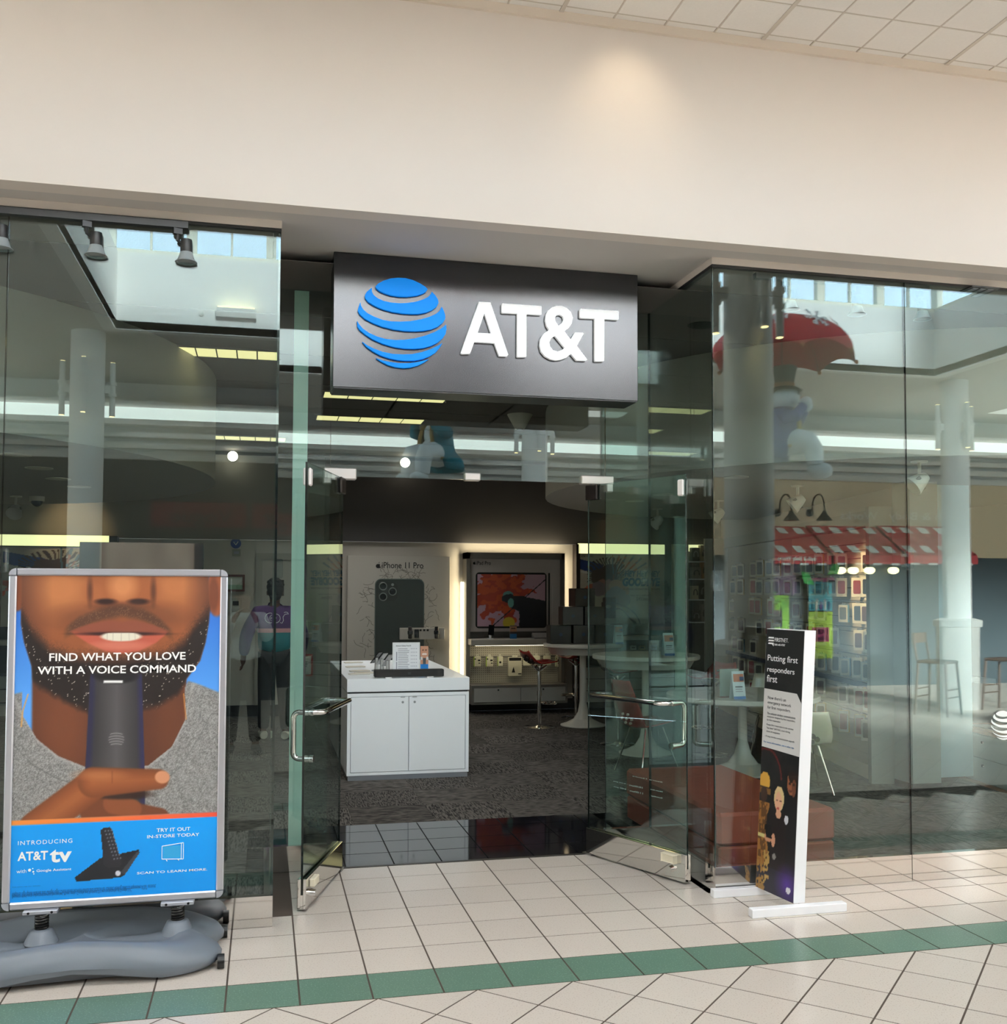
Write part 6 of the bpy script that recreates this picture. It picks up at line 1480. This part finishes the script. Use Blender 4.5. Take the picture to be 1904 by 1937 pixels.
# handset held like a microphone
lo, hi = interp([(1272, 171), (1480, 160)]), interp([(1272, 268), (1480, 274)])
rm = soft(np.maximum(lo-U, U-hi), 2)*soft(1275-V, 3)*((V < 1556)); f = (U-lo)/(hi-lo)
mixc(rm, [50, 48, 50]); mixc(rm*np.clip(1-np.abs(f-.52)/.36, 0, 1)*.8, [84, 82, 84]); mixc(rm*soft(f-.10, .08), [34, 34, 62]); mixc(rm*soft(.92-f, .08), [38, 38, 72]); mixc(ell(220, 1276, 42, 17, .3)*(V > 1275), [26, 24, 26]); mixc(soft(np.maximum(np.abs(U-214)-18, np.abs(V-1289.5)-2.2), 2), [250, 250, 250])
for dy in (-11, -6, -1, 4, 9): mixc(soft(np.abs(V-1398-dy-((U-220)/15)**2*3)-1.0, 1.4)*ell(220, 1398, 15, 15, .08), [128, 126, 128])
# hand
def capsule(x0_, y0_, x1_, y1_, r0_, r1_):
    dx, dy = x1_-x0_, y1_-y0_; tt = np.clip(((U-x0_)*dx+(V-y0_)*dy)/(dx*dx+dy*dy), 0, 1); return np.hypot(U-x0_-tt*dx, V-y0_-tt*dy)-(r0_+(r1_-r0_)*tt), tt
for (q0, q1, q2, q3, r0_, r1_, cc) in ((180, 1532, 300, 1550, 30, 22, [104, 56, 34]), (215, 1520, 250, 1530, 20, 18, [128, 72, 44])):
    dq, tt = capsule(q0, q1, q2, q3, r0_, r1_); mixc(soft(dq, 4), cc)
mixc(ell(225, 1502, 60, 10, .5), [44, 26, 20])
for (q0, q1, q2, q3, r0_, r1_) in ((66, 1566, 176, 1484, 30, 30), (176, 1480, 300, 1474, 29, 19)):
    dq, tt = capsule(q0, q1, q2, q3, r0_, r1_); k = soft(dq, 4); mixc(k, [112, 60, 34]); mixc(k*np.clip(-dq/26, 0, 1)*.8, [162, 94, 54])
mixc(ell(190, 1466, 40, 9, 1.2)*.5, [196, 124, 78]); mixc(soft(np.abs(U-212)-1, 2)*ell(212, 1470, 10, 12, .4)*.4, [84, 44, 26])
mixc(ell(307, 1470, 14, 12, .25), [206, 142, 106])
# stripe and blue panel
st = np.interp(U, [18, 405], [1553, 1536]); band = V-st
mixc(soft(-band, 1.5), [0, 158, 248]); mixc(soft(-band, 1.5)*np.clip((V-1560)/140, 0, 1)*.5, [0, 138, 230]); kk = np.clip((U-18)/387, 0, 1)[..., None]; oc = np.array([240, 146, 62])*(1-kk)+np.array([236, 86, 62])*kk
k = (soft(-band, 1.5)*soft(band-9, 1.5))[..., None]; I = I*(1-k)+oc*k
# box and handset drawing
def poly(pts): 
    ins = np.zeros(U.shape, bool); n_ = len(pts)
    for i in range(n_):
        (xa, ya), (xb, yb_) = pts[i], pts[(i+1) % n_]
        c_ = ((ya > V) != (yb_ > V)) & (U < (xb-xa)*(V-ya)/((yb_-ya) if yb_ != ya else 1e-9)+xa); ins ^= c_
    return ins.astype(float)
mixc(poly([(141, 1660), (190, 1623), (262, 1607), (264, 1613), (236, 1655), (228, 1660), (145, 1668)]), [24, 26, 32]); mixc(poly([(228, 1650), (258, 1612), (264, 1613), (236, 1655)]), [52, 54, 62]); mixc(ell(223, 1652, 5, 5, .3), [214, 216, 226])
mixc(poly([(190, 1570), (196, 1566), (208, 1564), (212, 1568), (230, 1634), (226, 1640), (204, 1642), (196, 1636)]), [34, 34, 40])
for ry in range(9):
    for rx in range(3): mixc(ell(199+rx*6+ry*2.1, 1572+ry*6.6-rx*.8, 1.5, 1.5, .6), [112, 114, 124])
sheet('poster_print', iw, ih, np.clip(I, 0, 255), (ix0, -.0065, iz0), (1, 0, 0), (0, 0, 1), printmat('poster_ink', .38), ps)
K_pw = mat('print_white', 'FAFAFA', .45)
def pt(s, u0, v1, u1, v0, m=K_pw, bold=.02, space=1):
    p, q = at(u0, v1, y=.433), at(u1, v0, y=.433); text(s, m, (p.x-XC, -.0075, p.z), q.x-p.x, q.z-p.z, ps, bold, ext=.0005, space=space)
pt('FIND WHAT YOU LOVE', 93, 1251, 351, 1233, K_pw, .016); pt('WITH A VOICE COMMAND', 71, 1276, 371, 1257, K_pw, .016)
pt('INTRODUCING', 34, 1599, 137, 1586, K_pw, .0, 1.2); pt('AT&T', 33, 1629, 91, 1609, K_pw, .025); pt('tv', 94, 1632, 136, 1605, K_pw, .03); pt('with', 31, 1652, 50, 1644, K_pw, 0); pt('Google Assistant', 69, 1651, 135, 1641, K_pw, .008)
b = B()
for u0, v0, r in ((56, 1646, 3), (62, 1643, 1.2), (63, 1649, 1.8), (64, 1653, 1.2)):
    p = at(u0, v0, y=.433); b.cyl((p.x-XC, -.0078, p.z), (p.x-XC, -.007, p.z), r*(at(10, 1600, y=.433).x-at(9, 1600, y=.433).x), n=12)
b.build('assistant_dots', K_pw, ps)['kind'] = 'stuff'
pt('TRY IT OUT', 296, 1574, 360, 1564, K_pw, .010); pt('IN-STORE TODAY', 278, 1586, 377, 1575, K_pw, .010); pt('SCAN TO LEARN MORE.', 259, 1654, 392, 1642, K_pw, .010)
K_blu = mat('print_navy', '0B5FA0', .5); pt('See sales rep for details.', 23, 1679, 77, 1674.5, K_blu, .015)
for i, s in enumerate(('Requires high-speed internet and Google login. Determined between device and location for content viewing select a responsive AT&T account.', 'Separate third-party subscriptions may be needed. Music apply. Google and Android TV are trademarks of Google LLC.')): pt(s, 23, 1686+5.5*i, 295-45*i, 1681+5*i, K_blu, 0)
b = B(); p, q = at(306, 1627, y=.433), at(347, 1594, y=.433); w_, h_ = q.x-p.x, q.z-p.z; o_ = (p.x-XC, p.z)
for poly_ in ([(0, .06), (1, 0), (1, 1), (0, .85)],):
    pp = [(o_[0]+x*w_, o_[1]+z*h_) for x, z in poly_]
    for i in range(4): (xa, za), (xb, zb) = pp[i], pp[(i+1) % 4]; b.tube([(xa, -.0075, za), (xb, -.0075, zb)], .0018, 6)
b.tube([(o_[0]+.9*w_, -.0075, o_[1]+.02*h_), (o_[0]+.9*w_, -.0075, o_[1]+.98*h_)], .0018, 6)
for f in (.2, .75): b.tube([(o_[0]+f*w_, -.0075, o_[1]), (o_[0]+(f+.05)*w_, -.0075, o_[1]-.08*h_)], .0018, 6)
b.build('screen_outline', K_pw, ps)['kind'] = 'stuff'
bx('screen_fill', mat('print_cyan', '2FA6E4', .5), o_[0]+.06*w_, -.0072, o_[1]+.1*h_, o_[0]+.86*w_, -.0068, o_[1]+.84*h_, ps)
# base, springs, wheels
b = B(); NA = 72; BX, BY, bxc, byc = .64, .355, -.66-XC, .0
levels = [(.012, .955), (.035, .995), (.06, 1.0), (.095, .965), (.125, .88), (.14, .78), (.138, .70), (.118, .63), (.105, .50), (.105, .02)]
rings = []
for z, sc in levels:
    ring = []
    for k in range(NA):
        a = 2*PI*k/NA; c, s = math.cos(a), math.sin(a)
        x = math.copysign(abs(c)**.55, c); y = math.copysign(abs(s)**.60, s)
        x *= 1-.15*math.exp(-((y)/.22)**2)*abs(x)**2; y *= 1-.12*math.exp(-(x/.35)**2)
        zz = z*(1.22-.34*x*x)+(.035*max(0, 1-(x/.6)**2) if z < .05 else 0)
        ring.append(b.bm.verts.new((bxc+x*BX*sc, byc+y*BY*(sc if sc > .6 else sc*.9), zz)))
    rings.append(ring)
for A, C in zip(rings, rings[1:]):
    for k in range(NA): b.bm.faces.new((A[k], A[(k+1) % NA], C[(k+1) % NA], C[k]))
b.bm.faces.new(rings[0][::-1]); b.bm.faces.new(rings[-1])
b.build('base', M_base, ps, True, 45)
ZB0 = .105
for u0 in (79, 336):
    x = at(u0, 1740, y=.44).x-XC
    b = B(); b.lathe([(.075, ZB0), (.05, ZB0+.055), (.038, ZB0+.062), (0, ZB0+.062)], 24, (x, 0, 0)); b.build('spring_seat', M_base, ps, True)
    b = B(); n_ = 6*14; b.tube([(x+.026*math.cos(2*PI*k/14), .026*math.sin(2*PI*k/14), ZB0+.058+(z0-.022-ZB0-.058)*k/n_) for k in range(n_+1)], .0065, 6); b.build('spring', M_spr, ps, True)
    b = B(); b.cyl((x, 0, z0-.03), (x, 0, z0-.018), .03, n=18); b.build('collar', mat('collar_white', 'DADADA', .4), ps, True)
    o = bx('mounting_plate', M_corner, x-.075, -.045, z0-.018, x+.075, .03, z0-.0005, ps, .003); b = B()
    for s in (-.05, .05): b.cyl((x+s, -.047, z0-.009), (x+s, -.045, z0-.009), .006, n=8)
    b.build('bolt', M_spr, o)
for yy in (-.22, .20):
    b = B(); b.cyl((.475, yy, .032), (.505, yy, .032), .032, n=18); b.build('wheel', M_spr, ps, True)
    
# ================================================================ slim sign stand on the right
fs_ = thing('sign_stand', 'slim leaning white-edged sign stand with black Putting first responders first panel', 'sign', (2.938, .38, 0))
al = Vector((-.05, .34, 0)); HH = 1.515; LEAN = Vector((.085/1.515, 0, 1)); TH = .066; Z0 = .046
M_wht = mat('stand_white', 'F2F3F6', .35)
def FP(a, h, tk=0): 
    """a: 0 near edge .. 1 far edge, h: 0..1 up the panel, tk: thickness from the printed face"""
    return al*a+LEAN*(Z0+h*(HH-Z0))+Vector((tk, 0, 0))
b = B(); pts = [FP(a, h, tk) for h in (0, 1) for a, tk in ((0, 0), (1, 0), (1, TH), (0, TH))]
v = [b.bm.verts.new(p) for p in pts]
for f in ((0, 1, 2, 3), (4, 5, 6, 7), (0, 1, 5, 4), (1, 2, 6, 5), (2, 3, 7, 6), (3, 0, 4, 7)): b.bm.faces.new([v[i] for i in f])
b.build('panel', M_wht, fs_)
uxf = (-al).normalized(); nf = uxf.cross(LEAN.normalized())
def FO(a, h, lift): return FP(1-a, h)+nf*lift
def fpoly(pts, m, name, lift=.001):
    b = B(); b.quad(*[FO(a, h, lift) for a, h in pts]); return b.build(name, m, fs_)
fpoly([(0.005, .50), (.99, .50), (.99, .998), (.005, .998)], K_blk, 'black_print', .0008); fpoly([(.005, .541), (.99, .533), (.99, .729), (.87, .763), (.005, .766)], mat('stand_pale', 'D9D8D6', .45), 'pale_print', .0016)
WF = al.length; HF = HH-Z0
def ft(s, a0, a1, h0, cap, m, bold=.02): text(s, m, FO(a0, h0, .0024), (a1-a0)*WF, cap*HF, fs_, bold, ux=uxf, uy=LEAN, ext=.0005)
ft('FIRST', .24, .43, .951, .015, K_pw, .004); ft('NET.', .435, .60, .951, .015, K_pw, -.01); ft('Built with AT&T', .24, .52, .936, .008, K_pw, .01)
for i in range(3): fpoly([(.06, .940+.011*i), (.215, .940+.011*i), (.215, .946+.011*i), (.075, .946+.011*i)], K_pw, 'emblem_bar', .0024)
fpoly([(.165, .940), (.215, .932), (.215, .941)], K_pw, 'emblem_tail', .0024)
ft('Putting first', .07, .86, .868, .031, K_pw, .004); ft('responders', .07, .79, .826, .027, K_pw, .004); ft('first', .07, .35, .793, .027, K_pw, .004)
K_ik = mat('stand_ink', '3C3C40', .6); K_ib = mat('stand_blue', '3A6EA0', .6)
ft("Now there's an", .12, .60, .727, .0125, K_ik, 0); ft('emergency network', .12, .74, .706, .0145, K_ik, 0); ft('for first responders.', .12, .73, .687, .0145, K_ik, 0)
for s, a1, h in (('The exclusive wireless communications', .86, .668), ('ecosystem designed by first responders,', .86, .655), ('for first responders', .48, .642), ('Keeps first responders in the service', .82, .624), ('"fast lane" 24/7/365, even during', .74, .611), ('times of congestion', .48, .598)): ft(s, .12, a1, h, .0085, K_ik, 0)
ft('- A long overdue communications upgrade', .08, .86, .579, .0085, K_ik, 0); ft('For more information, see a sales rep.', .06, .86, .556, .0085, K_ib, .01)
ny, nx = 120, 70; u, v = np.meshgrid(np.linspace(0, 1, nx), np.linspace(0, 1, ny)); n1 = vnoise(u, v*2, 10, 91); n2 = vnoise(u, v*2, 24, 92)
J = np.zeros((ny, nx, 3))+[16, 13, 14]; J += (n1*14)[..., None]
def em(cx, cy, rx, ry): return ((u-cx)/rx)**2+((v-cy)/ry)**2 < 1
J[(np.abs(np.hypot((u-.15)/.42, (v-.22)/.22)-1) < .04) & (v < .2)] = [92, 26, 24]
J[em(.83, .30, .20, .16) & (v > .27)] = [20, 17, 20]; J[(np.abs(u-.84) < .20) & (v > .30) & (v < .80)] = [20, 17, 20]
J[em(.84, .20, .115, .085)] = [142, 88, 60]; J[em(.86, .155, .12, .045)] = [36, 24, 20]; J[em(.90, .23, .05, .06)] = [104, 60, 42]; J[em(.79, .205, .035, .008) | em(.89, .205, .03, .008)] = [50, 28, 20]; J[em(.81, .255, .05, .008)] = [92, 48, 38]
J[(np.abs(u-.52) < .22+.06*(v-.5)) & (v > .42) & (v < .83)] = [28, 19, 20]; J[em(.53, .33, .13, .085)] = [216, 190, 140]; J[em(.52, .355, .09, .07)] = [224, 172, 140]; J[em(.48, .345, .025, .007) | em(.57, .345, .025, .007)] = [80, 50, 40]; J[em(.51, .40, .04, .007)] = [180, 80, 74]; J[em(.53, .44, .07, .03)] = [210, 160, 130]
J[em(.13, .24, .14, .07) & (v < .27)] = [214, 164, 72]; J[(np.abs(v-.30) < .02) & (u < .30)] = [120, 84, 40]; J[em(.12, .33, .09, .06)] = [60, 42, 34]
J[(u < .22+.06*np.sin(v*20)) & (v > .38) & (v < .9)] = [150, 102, 50]; J[(u < .22) & (v > .38) & (v < .9) & (n2 > .55)] = [92, 60, 32]; J[(np.abs(u-.1) < .2) & (np.abs(v-.62) < .012)] = [206, 196, 130]
J[em(.28, .62, .1, .035)] = [196, 140, 108]; J[em(.42, .63, .05, .05)] = [206, 150, 120]; J[(np.abs(u-.28-.3*(v-.55)) < .08) & (np.abs(v-.58) < .05)] = [14, 12, 14]
J[em(.74, .46, .05, .03)] = [206, 206, 214]; J[em(.46, .74, .05, .02)] = [150, 146, 140]
J[(v > .83)] = [34, 32, 44]; J[(v > .78) & (u < .3) & (n2 > .45)] = [160, 120, 62]; J[(u > .18) & (u < .34) & (v > .72) & (v < .95) & (n2 > .5)] = [180, 146, 84]
gl = np.clip(1-np.hypot((u-.82)/.35, (v-.90)/.16), 0, 1)[..., None]; J = J*(1-gl)+np.array([84, 50, 150])*gl; J[em(.86, .93, .06, .022)] = [226, 224, 232]
sheet('photo_print', .985*WF, .538*HF, J, FO(.005, .0, .0012), uxf, LEAN, None, fs_)
M_ft = mat('stand_white', 'F2F3F6', .35)
bx('foot', M_ft, -.267, -.055, 0, .29, -.005, .046, fs_, .003); bx('foot', M_ft, -.315, .318, 0, .235, .366, .046, fs_, .003)
# ================================================================ people
def bands():
    m = mat('jacket_bands', '4A2460', .75); nt = m.node_tree; p = nt.nodes['Principled BSDF']
    tc = nt.nodes.new('ShaderNodeTexCoord'); sx = nt.nodes.new('ShaderNodeSeparateXYZ'); nt.links.new(tc.outputs['Object'], sx.inputs[0])
    r = nt.nodes.new('ShaderNodeValToRGB'); r.color_ramp.interpolation = 'CONSTANT'; e = r.color_ramp.elements
    e[0].position = 0; e[0].color = (*lin('15707A'), 1); e[1].position = .595; e[1].color = (*lin('C98E94'), 1); q = e.new(.618); q.color = (*lin('4A2460'), 1)
    dv = nt.nodes.new('ShaderNodeMath'); dv.operation = 'DIVIDE'; dv.inputs[1].default_value = 2; nt.links.new(sx.outputs[2], dv.inputs[0]); nt.links.new(dv.outputs[0], r.inputs[0])
    ab = nt.nodes.new('ShaderNodeMath'); ab.operation = 'ABSOLUTE'; nt.links.new(sx.outputs[0], ab.inputs[0])
    gt = nt.nodes.new('ShaderNodeMath'); gt.operation = 'GREATER_THAN'; gt.inputs[1].default_value = .212; nt.links.new(ab.outputs[0], gt.inputs[0])
    mx = nt.nodes.new('ShaderNodeMix'); mx.data_type = 'RGBA'; nt.links.new(gt.outputs[0], mx.inputs[0]); nt.links.new(r.outputs[0], mx.inputs[6]); mx.inputs[7].default_value = (*lin('3E2058'), 1)
    nt.links.new(mx.outputs[2], p.inputs['Base Color']); return m
def skinned(name, verts, edges, radii, m, parent, level=2):
    me = bpy.data.meshes.new(name); me.from_pydata(verts, edges, []); o = bpy.data.objects.new(name, me); COL.objects.link(o)
    o.modifiers.new('s', 'SKIN'); sv = me.skin_vertices[0].data
    for i, r in enumerate(radii): sv[i].radius = r if isinstance(r, tuple) else (r, r)
    sv[0].use_root = True
    sb = o.modifiers.new('d', 'SUBSURF'); sb.levels = level; sb.render_levels = level
    m2 = bpy.data.meshes.new_from_object(o.evaluated_get(bpy.context.evaluated_depsgraph_get())); bpy.data.objects.remove(o)
    for q in (m if isinstance(m, (list, tuple)) else [m]): m2.materials.append(q)
    m2.polygons.foreach_set('use_smooth', [True]*len(m2.polygons)); m2.name = name
    return link(bpy.data.objects.new(name, m2), parent)
def person(lab, loc, rz, skin, jacket, trous, shoe, haircol, arms, legs, hood=False):
    """faces +y; arms/legs: joint positions per side (left = -1, right = +1)"""
    t = thing('person', lab, 'person', loc, rz)
    Ms = mat('skin_'+skin, skin, .55); Mt = mat('trousers_'+trous, trous, .8); Mh = mat('hair_'+haircol, haircol, .8); Mf = mat('shoe_'+shoe, shoe, .6)
    V, E, R = [], [], []
    def add(p, r, par=None):
        V.append(p); R.append(r)
        if par is not None: E.append((par, len(V)-1))
        return len(V)-1
    pel = add((0, 0, .96), (.14, .10)); sp = add((0, 0, 1.12), (.13, .095), pel); ch = add((0, .01, 1.32), (.155, .11), sp); nb = add((0, 0, 1.47), .062, ch)
    nt_ = add((0, .012, 1.545), .054, nb); hd = add((0, .03, 1.63), (.074, .09), nt_); hd2 = add((0, .025, 1.70), (.076, .092), hd); add((0, .015, 1.755), (.05, .06), hd2)
    for s in (-1, 1):
        sh, el, wr = arms[s]; a = add(sh, .062, ch); e_ = add(el, .046, a); w_ = add(wr, .030, e_)
        d = (Vector(wr)-Vector(el)).normalized(); side = Vector((0, 1, 0)) if abs(d.z) > .6 else Vector((s, 0, 0)); side = (side-d*side.dot(d)).normalized(); nrm = d.cross(side)
        P = Vector(wr)+d*.055; pm = add(tuple(P), (.036, .018), w_)
        for k, (off, ln) in enumerate(((-.030, .070), (-.010, .080), (.010, .076), (.029, .060))):
            b0 = P+d*.035+side*off; i = add(tuple(b0), .0095, pm); i2 = add(tuple(b0+d*ln*.5+nrm*.008*s), .0085, i); add(tuple(b0+d*ln*.85+nrm*.026*s), .0075, i2)
        i = add(tuple(Vector(wr)+d*.03+side*.034), .012, w_); i2 = add(tuple(Vector(wr)+d*.065+side*.055), .010, i); add(tuple(Vector(wr)+d*.09+side*.056), .0085, i2)
        hp, kn, an, to = legs[s]; h_ = add(hp, .088, pel); k_ = add(kn, .060, h_); a_ = add(an, .040, k_); add(to, .034, a_)
    skinned('body', V, E, R, Ms, t)
    b = B(); b.sph((0, .125, 1.635), (.015, .022, .02), 10)
    for s in (-1, 1): b.sph((s*.082, .02, 1.64), (.012, .022, .032), 10)
    b.build('nose_and_ears', Ms, t, True)
    for s in (-1, 1): b = B(); b.sph((s*.032, .115, 1.665), (.013, .008, .008), 10); b.build('eye', K_blk, t, True)
    b = B(); b.tube([(-.026, .113, 1.595), (0, .121, 1.592), (.026, .113, 1.595)], .006, 6); b.build('mouth', mat('lip', '6E3A34', .6), t, True)
    b = B(); b.sph((0, .012, 1.705), (.094, .108, .088), 20); b.sph((0, -.02, 1.66), (.09, .088, .09), 18); b.sph((0, -.035, 1.60), (.066, .06, .05), 14)
    rr = np.random.default_rng(3)
    for k in range(34): a_, q_ = rr.uniform(0, 6.28), rr.uniform(.2, 1); b.sph((.08*math.cos(a_)*q_, .01+.09*math.sin(a_)*q_, 1.715+.075*math.sqrt(max(0, 1-q_*q_))), .026, 8)
    b.build('hair', Mh, t, True)
    # jacket
    V, E, R = [], [], []; pel = add((0, 0, .93), (.195, .14)); sp = add((0, 0, 1.10), (.20, .14), pel); ch = add((0, 0, 1.32), (.205, .145), sp); nb = add((0, -.005, 1.47), (.082, .075), ch); add((0, 0, 1.525), (.07, .068), nb)
    for s in (-1, 1):
        sh, el, wr = arms[s]; a = add(sh, .095, ch); e_ = add(el, .080, a); m_ = add(tuple(Vector(el).lerp(Vector(wr), .55)), .070, e_); add(tuple(Vector(el).lerp(Vector(wr), .97)), .052, m_)
    j = skinned('jacket', V, E, R, jacket, t)
    V, E, R = [], [], []; pel = add((0, 0, .97), (.145, .11))
    for s in (-1, 1):
        hp, kn, an, to = legs[s]; h_ = add(hp, .105, pel); k_ = add(kn, .080, h_); m_ = add(tuple(Vector(kn).lerp(Vector(an), .6)), .072, k_); add(tuple(Vector(kn).lerp(Vector(an), .95)), .064, m_)
    skinned('trousers', V, E, R, Mt, t)
    for s in (-1, 1):
        hp, kn, an, to = legs[s]; d = (Vector(to)-Vector(an)); d.z = 0; d.normalize(); x_, y_ = an[0], an[1]; zf = min(an[2]-.08, 0)
        b = B(); pts = [Vector((x_, y_, 0))+d*f for f in (-.06, .0, .08, .16, .195)]
        b.tube([(p.x, p.y, z) for p, z in zip(pts, (.05, .055, .05, .042, .035))], [.042, .05, .048, .045, .03], 12)
        for v in b.bm.verts: v.co.z = max(v.co.z, .004)
        b.build('shoe', Mf, t, True)
    return t
LG = {-1: ((-.09, 0, .92), (-.10, .04, .50), (-.11, .02, .085), (-.12, .15, .04)), 1: ((.09, 0, .92), (.11, -.01, .50), (.13, -.06, .085), (.16, .07, .04))}
AR = {-1: ((-.195, 0, 1.41), (-.315, -.04, 1.16), (-.335, .03, .92)), 1: ((.195, 0, 1.41), (.315, -.03, 1.16), (.30, .06, .93))}
pf = at(520, 1398, z=0)
man = person('person seen from behind in a purple, pink and teal jacket and black trousers', (pf.x-.02, pf.y, 0), .05, '5A3626', [bands()], '101012', 'CFC6B4', '0E0C0C', AR, LG)
man.scale = (1.03, 1.03, 1.03)
b = B(); r = .006; y = -.158
for q_ in ([(-.06+.055*math.cos(k*.35), 1.36+.055*math.sin(k*.35)) for k in range(3, 17)], [(-.03+.035*math.cos(k*.45), 1.36+.035*math.sin(k*.45)) for k in range(15)], [(0+.05*math.cos(k*.4), 1.355+.05*math.sin(k*.4)) for k in range(-4, 5)], [(.05, 1.31), (.07, 1.30), (.085, 1.33), (.08, 1.37), (.10, 1.40), (.13, 1.405)], [(.09, 1.42), (.11, 1.425), (.13, 1.42), (.14, 1.40)], [(-.055, 1.365), (0, 1.368)], [(-.055, 1.352), (0, 1.353)]):
    b.tube([(x, y+.35*x*x+.0, z) for x, z in q_], r*.55, 6)
b.build('jacket_emblem', mat('emblem_white', 'E8E4E8', .6), man)['kind'] = 'stuff'
cb = thing('clipboard', 'red-edged clipboard with a white sheet held by the man in the purple jacket', 'clipboard', (pf.x+.33, pf.y+.20, .70), .1)
b = B(); b.box(-.10, -.006, 0, .10, .006, .02); b.box(-.10, -.006, .24, .10, .006, .26); b.box(-.10, -.006, .02, -.08, .006, .24); b.box(.08, -.006, .02, .10, .006, .24); b.build('red_edge', mat('clip_red', 'B8282C', .5), cb)
bx('sheet', mat('clip_sheet', 'D6D6D0', .6), -.08, -.004, .02, .08, .004, .24, cb)
b = B()
for k in range(6): b.box(-.06, -.0055, .05+k*.03, .02+.006*k, -.0042, .058+k*.03)
b.build('print', K_ink, cb)['kind'] = 'stuff'
LG2 = {-1: ((-.09, 0, .92), (-.11, .03, .50), (-.13, .0, .085), (-.15, .13, .04)), 1: ((.09, 0, .92), (.11, .03, .50), (.13, 0, .085), (.15, .13, .04))}
AR2 = {-1: ((-.185, 0, 1.41), (-.25, .12, 1.20), (-.10, .20, 1.42)), 1: ((.185, 0, 1.41), (.25, .12, 1.20), (.12, .20, 1.42))}
ph2 = person('person in a pale hooded top and dark trousers, faintly mirrored beside the poster stand', (-.06, -4.99, 0), 0, '8A6250', [mat('hoodie_pale', 'C9CBC6', .9)], '1C1D22', '8E8A84', '1A1614', AR2, LG2)
